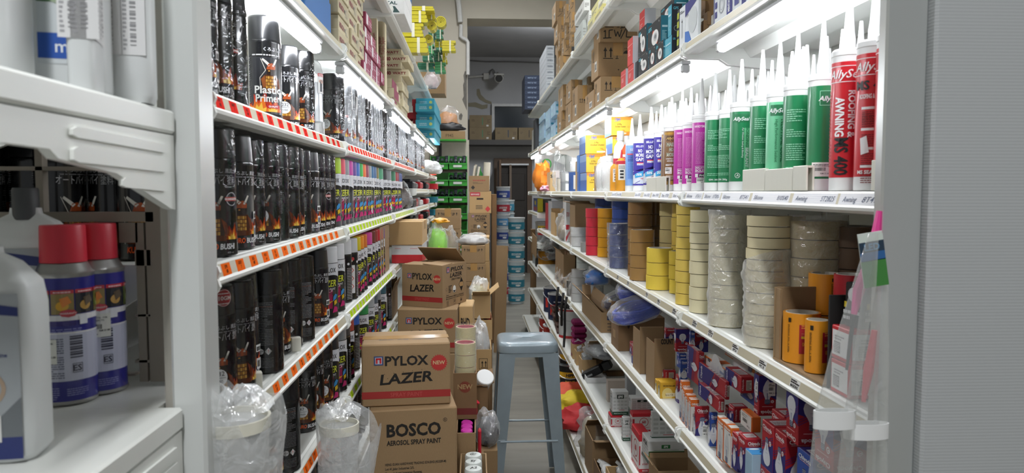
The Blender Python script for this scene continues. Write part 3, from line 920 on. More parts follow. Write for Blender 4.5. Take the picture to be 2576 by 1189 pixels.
def dome_bottle(px, e, label, k, small=False):
    y = cy(px, e)
    a = G(); a.lathe([(.030, .036), (.030, .135)], 20)
    b = G(); b.lathe([(.0335, 0), (.0335, .037), (.0312, .0375)], 20)
    c = G(); c.lathe([(.031, .135), (.0305, .165), (.026, .185), (.014, .196), (.001, .199)], 20)
    p = P()
    p.para(-.03, .05, .028, .075, 20, '#4a4d52', 2, .4); p.txt('ペイント', .0, .122, .009, '#2b2c30', 2, 'R', .02)
    p.rect(.012, .108, .03, .05, '#e8e8e6', 3); p.rect(.012, .150, .03, .008, '#c33b3a', 4); p.para(.014, .151, .026, .006, 2, '#f0e0e0', 5); p.rect(.019, .112, .009, .03, '#33363c', 4); p.ell(.024, .138, .009, .005, '#d3a896', 4)
    for j in range(4): p.rect(.034, .112 + j * .009, .006, .006, '#5a3330', 4)
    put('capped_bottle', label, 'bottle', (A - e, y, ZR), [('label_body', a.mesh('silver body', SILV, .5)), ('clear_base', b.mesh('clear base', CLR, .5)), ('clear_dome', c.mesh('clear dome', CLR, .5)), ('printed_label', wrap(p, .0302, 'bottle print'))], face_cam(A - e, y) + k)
dome_bottle(786, .05, 'silver bottle with clear dome cap and red leaflet on the red-tagged shelf', .2)
dome_bottle(835, .06, 'second silver bottle with clear dome, right of the leaflet bottle', .9)
y = cy(865, .045)
g = G(); g.lathe([(.0335, -.02), (.0335, .016), (.0315, .0165)], 20)
put('spray_can', 'black two-part spray can on a clear base at the first joint of the red-tagged shelf', 'spray can', (A - .045, y, ZR + .02), [('can_body', K_BODY), ('cap', K_CAP), ('printed_label', SPK), ('clear_base', g.mesh('clear base', CLR, .5))], face_cam(A, y))
# ---- red-tagged shelf, second and third bays: tightly wrapped cans
row, y = 0, 2.18
while y < 5.6:
    if not any(abs(y - j) < .03 for j in JY):
        vs = ('1232', 'seal', 'lemon', 'plain', '47', 'code', '43')
        sil = row % 7 not in (5, 6) and row > 0
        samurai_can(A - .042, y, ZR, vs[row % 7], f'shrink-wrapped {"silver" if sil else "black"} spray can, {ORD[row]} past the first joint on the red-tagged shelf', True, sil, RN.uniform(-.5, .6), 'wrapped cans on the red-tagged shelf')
        row += 1
    y += .0715 if y < 3.35 else .0755
# ---- orange-tagged shelf, first bay
pxs = (537, 589, 620, 645, 672, 702, 726, 744, 758, 772, 787, 802)
vv = ('seal', 'code', 'plain', '43', 'plain', 'lemon', '47', 'plain', 'code', 'plain', 'seal', 'plain')
tn = (.2, .55, .3, .25, 2.7, .2, .5, 2.8, .35, .3, .3, .2)
for i, px in enumerate(pxs):
    e = (.036, .05, .06, .05, .05, .044, .05, .05, .044, .044, .044, .044)[i]
    samurai_can(A - e, cy(px, e), ZO, vv[i], f'black warrior spray can, {ORD[i]} from the near post on the upper orange-tagged shelf', i not in (1, 8), False, tn[i], 'cans on the upper orange-tagged shelf')
white_card('divider_card', 'low white card in front of the first can on the upper orange-tagged shelf', onX(530, 620, A - .012).x + .004, cy(530, -.004) - .01, ZO, .04, .02, .03, .4)
# cans deeper in, seen through the slotted end of the shelving
n = 0
for j in range(6):
    for k in range(2):
        n += 1
        samurai_can(A - .125 - .0675 * j * .85, 1.115 + .075 * k + .0 * j, ZO, ('plain', 'seal')[k], f'black spray can seen through the slotted end, {ORD[j]} from the right in the {("near", "far")[k]} row', False, False, RN.uniform(-1, 1), 'cans seen through the slotted end')
caps = [('#a6c71d', 'lime', 818), ('#d8475a', 'coral', 833), ('#8d9093', 'grey', 841), ('#c0379a', 'magenta', 851), ('#5b3a8f', 'purple', 860), ('#2fae45', 'bright green', 870), ('#2d62b4', 'blue', 881), ('#e9702a', 'orange', 890), ('#8f2f49', 'maroon', 899),
        ('#93999c', 'silver grey', 906), ('#2f6d9a', 'teal blue', 917), ('#456a96', 'slate blue', 924), ('#7d7338', 'olive', 932), ('#4b9a72', 'sea green', 945), ('#2a2c30', 'black', 956), ('#868b8e', 'mid grey', 967), ('#3b7f5c', 'dark green', 979), ('#a5383c', 'brick red', 985), ('#7c2a38', 'wine', 988.5), ('#39518f', 'royal blue', 993), ('#2d3a7a', 'navy', 997)]
for i, (c, nm, px) in enumerate(caps):
    e = .045
    y = cy(px, e)
    if i: y = max(y, last + .0665)
    last = y
    lazer_can(A - e, y, ZO, c, f'black spray can with {nm} cap on the lime-tagged middle shelf', 1 if nm in ('mid grey', 'silver grey') else 0, (.1, .5, .3, -.1, .4, .2, .6, .25, .5, .35)[i % 10], 'coloured spray cans on the middle shelf')
# ---- third level
for i, (px, v, e, t) in enumerate(((530, '1232', .05, .5), (566, 'plain', .04, .5), (598, 'code', .062, .3), (647, 'seal', .036, 2.5), (683, 'plain', .06, .6), (704, '43', .05, 2.6), (722, 'plain', .068, .3), (749, 'plain', .04, 3.0), (773, 'seal', .075, .3), (791, 'code', .045, .3))):
    samurai_can(A - e, cy(px, e), Z3, v, f'black warrior spray can, {ORD[i]} from the near post on the lower orange-tagged shelf', i not in (2, 9), False, t, 'cans on the lower orange-tagged shelf', ('cap_sticker', RSEAL) if i == 0 else None)
white_card('divider_card', 'small white card between cans near the front of the lower orange-tagged shelf', A - .012, cy(630, .012), Z3, .024, .02, .034, .4)
white_card('divider_card', 'narrow white card standing before the dark back-turned can on the lower shelf', A - .02, cy(737, .02), Z3, .02, .02, .03, .4)
caps = [('#d6d8da', 'white', 815, 0), ('#dcdde0', 'glossy white', 836, 0), ('#cfd1d4', 'pale grey', 856, 2), ('#c4c7ca', 'light grey', 867, 2), ('#c9b81e', 'yellow', 875, 0), ('#dd8a1e', 'amber', 884, 0), ('#c96f1c', 'burnt orange', 899, 0), ('#c94a93', 'pink', 913, 0), ('#6d3526', 'brown', 922, 0), ('#93312a', 'rust', 928, 0), ('#b5202c', 'red', 934, 0), ('#c22630', 'bright red', 941, 0), ('#6d3a99', 'violet', 947, 0)]
for i, (c, nm, px, v) in enumerate(caps):
    e = .042 if i != 2 else .05
    y = cy(px, e)
    if i: y = max(y, last + .0665)
    last = y
    lazer_can(A - e, y, Z3, c, f'black spray can with {nm} cap on the third shelf down', v, (.15, .2, .1, .5, .6, .3, .1)[i % 7], 'coloured spray cans on the third shelf')
# ---- fourth level
for i, (px, v, e, t) in enumerate(((655, '43', .05, .6), (702, 'plain', .034, 2.9), (752, '47', .055, .3), (774, '1232', .06, .5), (792, '43', .05, .6))):
    samurai_can(A - e, cy(px, e), Z4, v, ('black numbered spray can deep beside the near white bin on the fourth shelf', 'black spray can turned to show small print, biggest on the fourth shelf', 'black spray can with round white number sticker on the fourth shelf', 'black wrapped spray can second past the stickered one, fourth shelf', 'black spray can with high white sticker beside coloured cans, fourth shelf')[i], i > 0, False, t, 'cans on the fourth shelf')
caps = [('#26282b', 'charcoal', 818, 0), ('#7a7e82', 'steel grey', 838, 0), ('#31343a', 'dark grey', 849, 2), ('#9a3a30', 'brick', 859, 0), ('#2b5bb0', 'blue', 875, 2), ('#2f8f4a', 'green', 900, 0), ('#a9adb0', 'silver', 917, 0), ('#55606a', 'slate', 927, 0), ('#8b8f93', 'ash grey', 935, 2), ('#3f6470', 'blue grey', 950, 0), ('#2d3136', 'black', 962, 2)]
for i, (c, nm, px, v) in enumerate(caps):
    e = .042
    y = cy(px, e)
    if i: y = max(y, last + .0665)
    last = y
    lazer_can(A - e, y, Z4, c, f'black spray can with {nm} cap on the fourth shelf down', v, (.1, .2, .5, .3, .1)[i % 5], 'coloured spray cans on the fourth shelf')
# ---- fifth level: dark cans in the shade
for i in range(14):
    y = 1.6 + i * .075 + (.03 if i > 5 else 0)
    if any(abs(y - j) < .034 for j in JY): continue
    (lazer_can(A - .045, y, Z5, '#26282b', f'dark spray can in the shade of the fifth shelf, {ORD[i]} from the near end', 2, .3, 'cans on the fifth shelf') if i > 5 else
     samurai_can(A - .045, y, Z5, 'plain', f'dark spray can in the shade of the fifth shelf, {ORD[i]} from the near end', False, False, .4, 'cans on the fifth shelf'))
# ================================================================ right side: cartridges on the main shelf
ZM, Z2, Z3R, Z4R, ZBR, ZCR, ZTR = [HC + LIFT + v for v in (0, -.347, -.69, -1.07, -1.375, .42, .85)]
ZCL, ZTL = HC + LIFT + .408, HC + LIFT + .81
WPL = mat('white cartridge plastic', '#e4e5e4', .4, 0, .02, 10)
_cart = {}
def cartridge(key, col, h, pr, r=.0252, nz=.1):
    if key in _cart: return _cart[key]
    g = G(); g.lathe([(r - .0015, 0), (r, .001), (r, h - .012), (r + .0008, h - .011), (r + .0008, h - .003), (r - .002, h), (.011, h + .002)], 24)
    s = G(); s.lathe([(r + .0003, .022), (r + .0003, h - .022)], 24)
    n = G(); n.lathe([(.0105, h + .0025), (.0105, h + .018), (.0085, h + .03), (.0032, h + nz), (.0028, h + nz + .002)], 14)
    p = pr(h)
    _cart[key] = [('tube', g.mesh('cartridge tube', WPL, .5)), ('sleeve', s.mesh('coloured sleeve', mat('sleeve ' + col, col, .3, 0, .02, 10, coat=.2), .5)), ('nozzle', n.mesh('nozzle', WPL, .5))] + ([('printed_label', wrap(p, r + .0003, 'cartridge print'))] if p and p.q else [])
    return _cart[key]
W = '#eceeee'
def ally(p, x, y, h, c=W): p.txt('AllySeal', x, y, h, c, 3, bold=.015, sh=.3, fit=h * 4.6)
def pr_red(h):
    p = P()
    for y in (h - .03, h - .056): p.rect(-.06, y, .12, .0012, W, 2)
    ally(p, -.002, h - .049, .014)
    p.txt('AWNING', -.0185, .156, .0145, W, 3, 'L', .035, 0, rot=-PI / 2, fit=.066); p.txt('ROOFING &', .002, .166, .011, W, 3, 'L', .03, rot=-PI / 2, fit=.078)
    p.txt('MS 400', -.0185, .088, .022, '#1b1b1d', 4, 'L', .025, rot=-PI / 2, fit=.062)
    for u in (-.05, .034): p.para(u, .04, .022, .13, 22, '#b4121c', 2, .4)
    return p
def pr_red2(h):
    p = P()
    for y in (h - .03, h - .056): p.rect(-.06, y, .12, .0012, W, 2)
    ally(p, 0, h - .049, .014)
    p.txt('MS 400', 0, h - .078, .014, '#1b1b1d', 3, bold=.03); p.txt('ROOFING & AWNING', 0, h - .092, .007, W, 3, bold=.03, fit=.042)
    for y in (.127, .094, .064, .036): p.rect(-.017, y, .034, .004, W, 3); p.para(-.016, y - .024, .032, .02, 6, '#7d0d14', 2, .4)
    p.para(-.016, .1, .032, .026, 7, '#7d0d14', 2, .4); p.txt('MS SEALANT', 0, .0265, .0055, W, 3, bold=.03)
    p.poly([(-.016, .056), (-.004, .06), (-.008, .086), (-.018, .082)], '#e8e8e8', 5)
    return p
def pr_green_text(h):
    p = P()
    for k, (y, n) in enumerate(((.135, 6), (.105, 4), (.06, 8), (.04, 2))): p.para(-.018, y, .037, n * .0042, n, '#8fd0ac', 2, .4)
    p.txt('GW: 300g', 0, .027, .0045, W, 3, bold=.02)
    ally(p, .055, h - .045, .011)
    p.sticker(.024, .028, .026, .024)
    return p
def pr_bond(h):
    p = P()
    p.rect(.008, .035, .016, h - .095, '#6fc08f', 1); p.rect(-.016, h - .047, .036, .019, '#1c6b43', 1); p.loop(-.006, .036, .006, .001, W, 3); p.txt('A', -.006, .0335, .006, W, 3, sh=.2)
    ally(p, .001, h - .043, .0085)
    p.txt('BONDING', .0115, h - .058, .0075, '#2a7d52', 3, 'L', .02, rot=-PI / 2, fit=.046); p.txt('SEALANT', .0115, h - .106, .0075, W, 3, 'L', .03, rot=-PI / 2, fit=.046)
    p.txt('For Window Sealing & Bonding', .003, h - .06, .004, W, 3, 'L', .0, .3, rot=-PI / 2, fit=.07)
    return p
def pr_neutral(h):
    p = P()
    p.rect(-.018, h - .05, .034, .022, '#1c6b43', 1); ally(p, -.001, h - .044, .009)
    p.txt('NEUTRAL CURE', .004, h - .058, .0085, '#1d6b43', 3, 'L', .02, rot=-PI / 2, fit=.088); p.txt('High Performance Sealant', -.007, h - .058, .0058, '#1d6b43', 3, 'L', .0, rot=-PI / 2, fit=.088)
    p.txt('7', .006, .028, .014, '#1d3b2b', 3, sh=.2)
    return p
def pr_green_box(h):
    p = P(); p.rect(-.006, h - .058, .03, .026, '#1c6b43', 1); p.line([(-.006, h - .058), (.024, h - .058), (.024, h - .032), (-.006, h - .032), (-.006, h - .058)], .001, '#8fd0ac', 2); ally(p, .012, h - .05, .009)
    p.sticker(-.018, .026, .034, .026); p.loop(.021, .05, .006, .001, W, 3)
    return p
def pr_mag(h):
    p = P(); p.txt('HANDYSMAN', -.004, h - .036, .0065, '#f3d6ec', 3, bold=.03, fit=.036)
    p.para(-.018, .075, .037, .09, 24, '#e08fcf', 2, .35); p.line([(-.018, .052), (.019, .052), (.019, .069), (-.018, .069), (-.018, .052)], .0008, W, 3)
    p.txt('MALAYSIA', -.001, .062, .0048, W, 3, bold=.02); p.txt('BOLEH!', -.001, .0535, .0068, W, 3, bold=.02)
    p.rect(-.018, .038, .008, .01, '#e8e8e8', 3); p.rect(-.008, .038, .016, .01, '#2b2b2b', 3); p.txt('PHI', 0, .04, .006, W, 4, bold=.02); p.ell(.014, .043, .005, .005, '#2b2b2b', 3)
    p.sticker(-.014, .02, .026, .017)
    return p
def pr_brown(h):
    p = P(); p.rect(-.025, .02, .16 * .5, .012, '#b0852f', 1); p.rect(-.025, h - .034, .08, .008, '#b0852f', 1); p.rect(-.016, h - .052, .036, .014, '#4a2f17', 2); ally(p, .002, h - .049, .008, '#d6b567')
    for k, t_ in enumerate(('NAILS', 'NO', 'MORE')): p.txt(t_, .0, h - .07 - k * .016, .011, '#e7e4d6', 3, bold=.05, fit=.03 if k != 1 else .014); p.txt(t_, .0, h - .07 - k * .016, .011, '#2f6b46', 4, bold=.0, fit=.03 if k != 1 else .014)
    p.txt('CONSTRUCTION', 0, .1, .0045, W, 3, fit=.034); p.txt('ADHESIVE', 0, .093, .0045, W, 3); p.txt('HEAVY DUTY', .0, .08, .0055, W, 3, bold=.03, fit=.036); p.ell(-.008, .062, .013, .013, '#8d6a4a', 2); p.para(-.016, .037, .034, .014, 4, '#d8cdb8', 3, .4); p.sticker(-.02, .055, .022, .02)
    return p
def pr_gaps(h):
    p = P()
    p.rect(-.08, .078, .16, h - .1, '#3a2f97', 1); p.poly([(-.05, .07), (.05, .1), (.05, .079), (-.05, .058)], '#3a2f97', 1); p.rect(-.08, .022, .16, .006, '#3a2f97', 2)
    p.rect(-.08, h - .026, .16, .004, '#dfe3ee', 2)
    p.txt('SELLEYS', 0, h - .042, .0075, W, 3, bold=.025, fit=.036)
    for k, t_ in enumerate(('NO', 'MORE', 'GAPS')): p.txt(t_, -.001, h - .062 - k * .0165, .0125, W, 3, bold=.035, fit=.016 if k == 0 else .034)
    p.rect(-.013, h - .112, .027, .011, '#f0f0f0', 3); p.rect(-.013, h - .1045, .027, .0035, '#d0303a', 4); p.txt('GAP FILLER', 0, h - .111, .0036, '#2b3a86', 4, bold=.02)
    p.poly([(-.022, .066), (.026, .085), (.027, .076), (.012, .058), (-.02, .05)], '#3f9fd0', 3); p.txt('50%', -.004, .06, .009, W, 4, bold=.03, sh=.2)
    p.line([(-.02, .03), (.0, .04)], .002, '#3a2f97', 3); p.txt('NEW', .01, .046, .005, '#d0303a', 3, sh=.3)
    return p
def pr_blue(h):
    p = P(); p.txt('SE', 0, h - .045, .01, W, 3, bold=.02); p.rect(-.02, h - .06, .04, .005, '#d24a55', 3); p.para(-.016, .05, .033, .08, 18, '#3d6fc0', 2, .45); p.para(-.016, .12, .033, .025, 4, '#2d3f90', 3)
    return p
C_RED = cartridge('red', '#c8202c', .236, pr_red, .0258)
C_RED2 = cartridge('red2', '#c8202c', .236, pr_red2, .0258)
C_GT = cartridge('gt', '#1f7a4c', .207, pr_green_text)
C_GB = cartridge('gb', '#1f7a4c', .207, pr_bond)
C_GN = cartridge('gn', '#6cc394', .205, pr_neutral)
C_GX = cartridge('gx', '#1f7a4c', .214, pr_green_box)
C_MG = cartridge('mg', '#b4259a', .212, pr_mag)
C_BR = cartridge('br', '#7d5a35', .212, pr_brown, nz=.085)
C_NG = cartridge('ng', '#d9dee6', .212, pr_gaps, nz=.085)
C_NB = cartridge('nb', '#7fa6dd', .205, pr_blue, nz=.085)
C_PL = cartridge('pl', '#d9dee6', .207, lambda h: P())
C_BL = cartridge('bl', '#2a4fa8', .2, pr_blue)
def rface(x, y): return -math.atan2(x, y)
def cart(parts, px, e, label, turn=0, z=None, group='sealant cartridges on the main right shelf'):
    y = onX(px, 420, B + e).y
    return put('sealant_cartridge', label, 'cartridge', (B + e, y, ZM if z is None else z), parts, rface(B + e, y) + turn, group)
cart(C_RED, 2127, .03, 'red roofing and awning sealant cartridge, nearest on the main shelf')
cart(C_RED2, 2192, .033, 'red sealant cartridge with white bars, second from the right end post')
cart(C_RED2, 2244, .034, 'red sealant cartridge mostly hidden by the right end post', .5)
cart(C_GX, 2064, .046, 'tall dark green cartridge directly left of the nearest red one', .1)
cart(C_BL, 2034, .09, 'blue cartridge sliver behind the tall dark green one')
cart(C_GT, 2001, .034, 'green cartridge covered in small print behind the white folded cards', -.05)
cart(C_GN, 1957, .036, 'pale green neutral cure cartridge with dark vertical lettering')
cart(C_GT, 1914, .034, 'green small-print cartridge between bonding and pale green ones', .1)
cart(C_GB, 1862, .03, 'green bonding sealant cartridge with script logo box')
cart(C_GT, 1832, .052, 'green cartridge set back left of the bonding one', -.6)
cart(C_GT, 1803, .032, 'leftmost green cartridge, beside the magenta ones', 0)
cart(C_MG, 1763, .036, 'front magenta cartridge beside the leftmost green one', .1)
cart(C_MG, 1737, .062, 'magenta cartridge half hidden, second from the green ones', .1)
cart(C_MG, 1724, .05, 'magenta cartridge nearest the brown one', .2)
cart(C_BR, 1699, .03, 'brown and gold adhesive cartridge beside the magenta ones', 0)
cart(C_BR, 1682, .055, 'second brown and gold cartridge half hidden by the first', 0)
cart(C_NG, 1663, .05, 'white and violet gap filler cartridge behind the ivory cards', .05)
cart(C_NG, 1637, .03, 'front white and violet gap filler cartridge, most of its lettering shown', 0)
cart(C_NG, 1609, .046, 'white and violet gap filler cartridge, third from the brown one', .1)
cart(C_NB, 1589, .034, 'light blue filler cartridge at the far end of the violet row', 0)
# the rows behind: only white nozzles and tube tops show
for r_ in range(1, 4):
    y = 1.13
    kk = 0
    while y < 2.95:
        if not any(abs(y - j) < .05 for j in JY):
            far = y > 2.2
            kk += 1
            ff = put('sealant_cartridge', f'white-nozzled sealant cartridge in the {ORD[r_]} row back, {ORD[kk - 1]} from the near end', 'cartridge', (B + .04 + .066 * r_, y + RN.uniform(-.006, .006), ZM),
                     (C_PL if far else (C_GT if y > 1.3 and y < 1.9 else C_MG)), rface(B, y), f'white nozzles of the {ORD[r_]} row behind the front cartridges')
        y += .066
# ivory folded cards
for (a, b, yt, e, lab) in ((1872, 1928, 425, .0, 'ribbed white folded card left of three in front of the green cartridges'), (1929, 1998, 424, -.002, 'widest ivory folded card in front of the pale green cartridge'), (1999, 2033, 417, -.004, 'narrow ivory folded card standing upright beside the wide one'),
                            (2197, 2222, 402, .0, 'tall ivory folded card before the red cartridge by the right post'), (1629, 1653, 446, .0, 'ivory folded card left of two before the gap fillers'), (1654, 1677, 444, -.002, 'ivory folded card right of two before the gap fillers')):
    X = B + .008 + e
    y0, y1 = onX(b, 450, X).y, onX(a, 450, X).y
    h = onX((a + b) / 2, yt, X).z - ZM
    white_card('divider_card', lab, X + .004, (y0 + y1) / 2, ZM, abs(y1 - y0), .016, h, -PI / 2)

# ================================================================ rolls of tape on the second right shelf
def roll_parts(ro, h, col, ri=.038, rough=.35, core='#c9b28a', n=28):
    k = ('roll', ro, h, col, ri)
    if k not in _T:
        g = G(); g.ring(ro, ri + .003, .0008, h - .0008, n)
        c = G(); c.ring(ri + .003, ri, .0004, h - .0004, n)
        _T[k] = [('wound_tape', g.mesh('wound tape', mat('tape ' + col, col, rough, 0, .05, 60, grain=(3, 3, 400)), .6)), ('core', c.mesh('card core', mat('core ' + core, core, .8), .6))]
    return _T[k]
def tower(px, e, hs, col, what, z0=None, ro=.048, rough=.35, Y=None, core='#d4d0c6', jit=.0015, cat='tape', group=None, name='tape_roll', ri=.038):
    X = B + e
    y = onX(px, 650, X).y if Y is None else Y
    z = Z2 if z0 is None else z0
    n = len(hs)
    for i, h in enumerate(hs):
        where = 'only one' if n == 1 else ('topmost' if i == n - 1 else 'lowest' if i == 0 else f'{ORD[i]} from the bottom')
        put(name, f'{what}, {where}', cat, (X + RN.uniform(-jit, jit), y + RN.uniform(-jit, jit), z), roll_parts(ro, h, col, ri, rough, core), RN.uniform(0, 6), group or what)
        z += h + .0004
    return X, y, z
CRM, BRN, YEL, KHA, BLU = '#e2d9b2', '#8d6a42', '#dcc047', '#b6a777', '#2b4586'
def film_sleeve(label, x, y, z0, z1, r0, r1=None, amp=.006, seed=0, m=None, name='plastic_sleeve', open_top=True, cut=0):
    r1 = r1 or r0
    def f(u, v):
        a = 2 * PI * u
        z = z0 + (z1 - z0) * v + (cut * math.cos(a + 1.2) * v)
        nn = noise.noise(Vector((math.cos(a) * 1.6 + seed, math.sin(a) * 1.6, v * 7))) + .5 * noise.noise(Vector((math.cos(a) * 5 + seed, math.sin(a) * 5, v * 20)))
        r = r0 + (r1 - r0) * v + abs(nn) * amp
        return (r * math.cos(a), r * math.sin(a), z - z0)
    g = G(); g.grid(f, 40, 30, wrap=True)
    return one(name, label, 'plastic bag', g.mesh('crinkled sleeve', m or MILK, 1.2), (x, y, z0))
tower(1610, .075, [.05] * 6, BRN, 'brown parcel tape roll of the tall rear tower', ro=.05, rough=.2)
X_, y_, z_ = tower(1611, .0535, [.049] * 4, '#a88350', 'brown parcel tape roll of the short front tower with orange seams', rough=.25, Y=onX(1611, 650, B + .0535).y - .03)
tower(1659, .054, [.05, .045, .051], '#ecd04e', 'bright yellow tape roll of the short tower of three', rough=.5, ro=.046)
tower(1690, .15, [.05] * 6, KHA, 'khaki clear tape roll of the tower behind the yellow rolls', rough=.15)
tower(1722, .16, [.05] * 6, '#cdb04c', 'dull yellow tape roll of the rear wrapped tower', rough=.3)
tower(1706, .09, [.048, .048, .048], YEL, 'small yellow tape roll glimpsed behind the tall yellow tower', ro=.03, ri=.02)
tower(1730, .052, [.034] * 9, '#e2c65e', 'mustard yellow tape roll of the tall narrow front tower', ro=.036, ri=.028, rough=.5)
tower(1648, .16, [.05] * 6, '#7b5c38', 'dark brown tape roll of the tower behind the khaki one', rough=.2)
X_, y_, z_ = tower(1770, .054, [.038, .036, .036, .036, .034, .016, .03, .03, .034], CRM, 'cream masking tape roll of the uneven unwrapped tower', rough=.8, ro=.039, ri=.03)
XA, yA, zA = tower(1834, .056, [.0355] * 8, '#e0d7b2', 'cream masking tape roll inside the tall plastic-wrapped tower', rough=.8, ro=.0485)
film_sleeve('crumpled clear sleeve around the tall cream tape tower, torn at top', XA, yA, Z2 + .002, zA + .012, .0505, .0508, .006, 1.3)
XB, yB, zB = tower(1934, .058, [.024] * 12, '#dfd4ac', 'cream masking tape roll of the half-unwrapped front tower', rough=.8, ro=.0485)
film_sleeve('milky plastic sleeve slipped halfway down the front masking tape tower', XB, yB, Z2 + .002, Z2 + .2, .0505, .0512, .009, 4.1, cut=.02)
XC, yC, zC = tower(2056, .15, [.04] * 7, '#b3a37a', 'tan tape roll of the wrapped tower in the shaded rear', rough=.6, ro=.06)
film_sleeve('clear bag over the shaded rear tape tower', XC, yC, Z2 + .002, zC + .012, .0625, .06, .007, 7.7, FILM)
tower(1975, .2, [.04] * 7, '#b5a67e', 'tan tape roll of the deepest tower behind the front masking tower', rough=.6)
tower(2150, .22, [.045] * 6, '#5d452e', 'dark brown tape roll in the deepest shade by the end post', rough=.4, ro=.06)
# orange printed tapes on a cardboard tray
def orange_print(h, R, flip=True):
    p = P()
    k = h / .14
    R0 = R
    p.rect(-.004, .03 * k, .04, .08 * k, '#a81f2c', 1); p.rect(.0, .072 * k, .036, .007 * k, '#d8b62c', 3); p.txt('MAX', .024, .0733 * k, .0042, '#222222', 4)
    p.txt('TAPE 900', .015, .062 * k, .008, '#e2a33a', 3, bold=.01, rot=PI, fit=.026); p.rect(.014, .032 * k, .02, .016 * k, '#1d2140', 3); p.txt('NANO', .024, .044 * k, .005, W, 4, rot=PI)
    p.rect(.01, .088 * k, .016, .016 * k, '#2b2f6b', 3); p.para(.0, .1 * k, .03, .012 * k, 2, '#d88a40', 3); p.para(-.0, .078 * k, .04, .012 * k, 2, '#c05a50', 3)
    p.para(-.027, .03 * k, .004, .08 * k, 22, '#2c2318', 3, .5); p.rect(-.026, .115 * k, .006, .012 * k, '#2c2318', 3)
    return wrap(p, R + .0004, 'tape print')
def otape(px, e, z, h, lab, ro=.03, turn=0, pr=True, Y=None):
    X = B + e
    y = onX(px, 760, X).y if Y is None else Y
    parts = list(roll_parts(ro, h, '#e09326', ro * .78, .3, '#c9c3b5'))
    if pr:
        kk = ('op', h, ro)
        if kk not in _T: _T[kk] = orange_print(h, ro)
        parts.append(('printed_label', _T[kk]))
    put('tape_roll', lab, 'tape', (X, y, z), parts, rface(X, y) + turn, 'orange printed tape rolls on the tray')
    return X, y
tx0, tx1 = B + .015, B + .3
ty0, ty1 = onX(2070, 900, tx0).y + .0, onX(1944, 900, tx0).y
g = G()
g.box(tx0, ty0, 0, tx1, ty1, .004); g.box(tx0, ty1 - .004, .004, tx1, ty1, .15, 0, .001); g.box(tx1 - .004, ty0, .004, tx1, ty1 - .004, .12); g.box(tx0 + .002, ty1 - .026, .004, tx0 + .006, ty1 - .0045, .148)
put('cardboard_tray', 'cut-down brown carton tray under the orange printed tapes', 'carton', (0, 0, Z2), [('tray', g.mesh('card tray', CARD))])
zt = Z2 + .0052
otape(2018, .055, zt, .1, 'orange tape roll with red label standing at the front of the tray', .036)
X2_, Y2_ = otape(2058, .045, zt, .1, 'orange tape roll partly behind the black card, right of the red-labelled one', .022, .6)
X3_, Y3_ = otape(2076, .13, zt, .085, 'plain end of an orange tape roll lying under the upper one', .034, 0, False)
otape(0, .13, zt + .0865, .085, 'upper orange tape roll with small square code, rear of the tray', .034, 1.1, True, Y3_)
tower(2142, .13, [.06, .06, .06], '#b1252f', 'red and orange wrapped tape roll beside the hanging sleeve', zt, .032, .3, ri=.025)
# black card divider and red and white boxes by the end post
def redbox(w_, h):
    p = P(); p.rect(-w_ / 2 + .004, h * .12, w_ - .008, h * .76, '#e3e3e2', 1); p.para(-w_ * .3, h * .6, w_ * .5, h * .16, 2, '#9a9a9a', 2); p.rect(-w_ * .34, h * .2, w_ * .34, h * .34, '#8d8d8d', 2); p.para(-w_ * .33, h * .22, w_ * .32, h * .3, 6, '#d0d0d0', 3)
    return p
REDM = mat('red box card', '#c32530', .4)
yk = ty0 - .008
g = G(); g.box(-.001, -.0025, 0, .2, .0025, .165, 0, .0005)
one('divider_card', 'upright sheet of black card beside the orange tape tray', 'card', g.mesh('black card', mat('black card', '#1d1c1b', .8, 0, .15, 30)), (B + .02, yk - .002, Z2))
for i in range(2): box_thing('small_box', ('lower', 'upper')[i] + ' red and white carton behind the hanging clear sleeve', 'box', B + .02, B + .11, yk - .075, yk - .012, Z2 + .0585 * i, .057, REDM, {'f': redbox, 'l': redbox}, 'red and white cartons by the right end post')
g = G(); g.box(-.03, -.02, 0, .03, .02, .075, 0, .002)
pm = PM(); p = P(); p.ell(0, .055, .012, .012, '#d5d8da', 2); p.para(-.022, .012, .04, .02, 2, '#d5d8da', 2); p.rect(-.02, .032, .006, .01, '#d8c02c', 3); pm.add(p, face('f', .06, .04, .075)); pm.add(p, face('l', .06, .04, .075))
put('small_box', 'black box with a white disc print on the red cartons', 'box', (B + .065, yk - .045, Z2 + .117), [('box_body', g.mesh('black box', BLACKP)), ('printed_panel', pm.mesh('panel print'))], .2)
# further along: coloured rolls, wrapped rolls, opened cartons
tower(1496, .052, [.052, .05, .05, .051, .05], '#cf3346', 'crimson tape roll of the tower beside the yellow and blue rolls', ro=.05, rough=.3)
tower(1527, .1, [.051] * 5, '#d99a22', 'amber tape roll of the tower between red and blue', ro=.05, rough=.3)
tower(1516, .17, [.051] * 6, BLU, 'blue tape roll of the deep tower behind the crimson rolls', ro=.05, rough=.3)
X_, y_, z_ = tower(1556, .05, [.05] * 4, BLU, 'blue tape roll in the crinkled clear bag', ro=.042, rough=.3)
film_sleeve('crinkled clear bag around the blue tape rolls', X_, y_, Z2 + .002, z_ + .004, .047, .047, .012, 2.2, FILM)
tower(1563, .15, [.051] * 6, '#2e4a94', 'blue tape roll of the rear tower left of the brown rolls', ro=.05, rough=.3)
X_, y_, z_ = tower(1457, .06, [.06, .06], '#dcdddc', 'white tape roll of the bagged pair', ro=.052)
film_sleeve('clear bag around the pair of white tape rolls', X_, y_, Z2 + .002, z_ + .002, .056, .055, .012, 5.2, FILM)
X_, y_, z_ = tower(1478, .045, [.055], '#b9bcbc', 'small clear roll between white and crimson tapes', ro=.034)
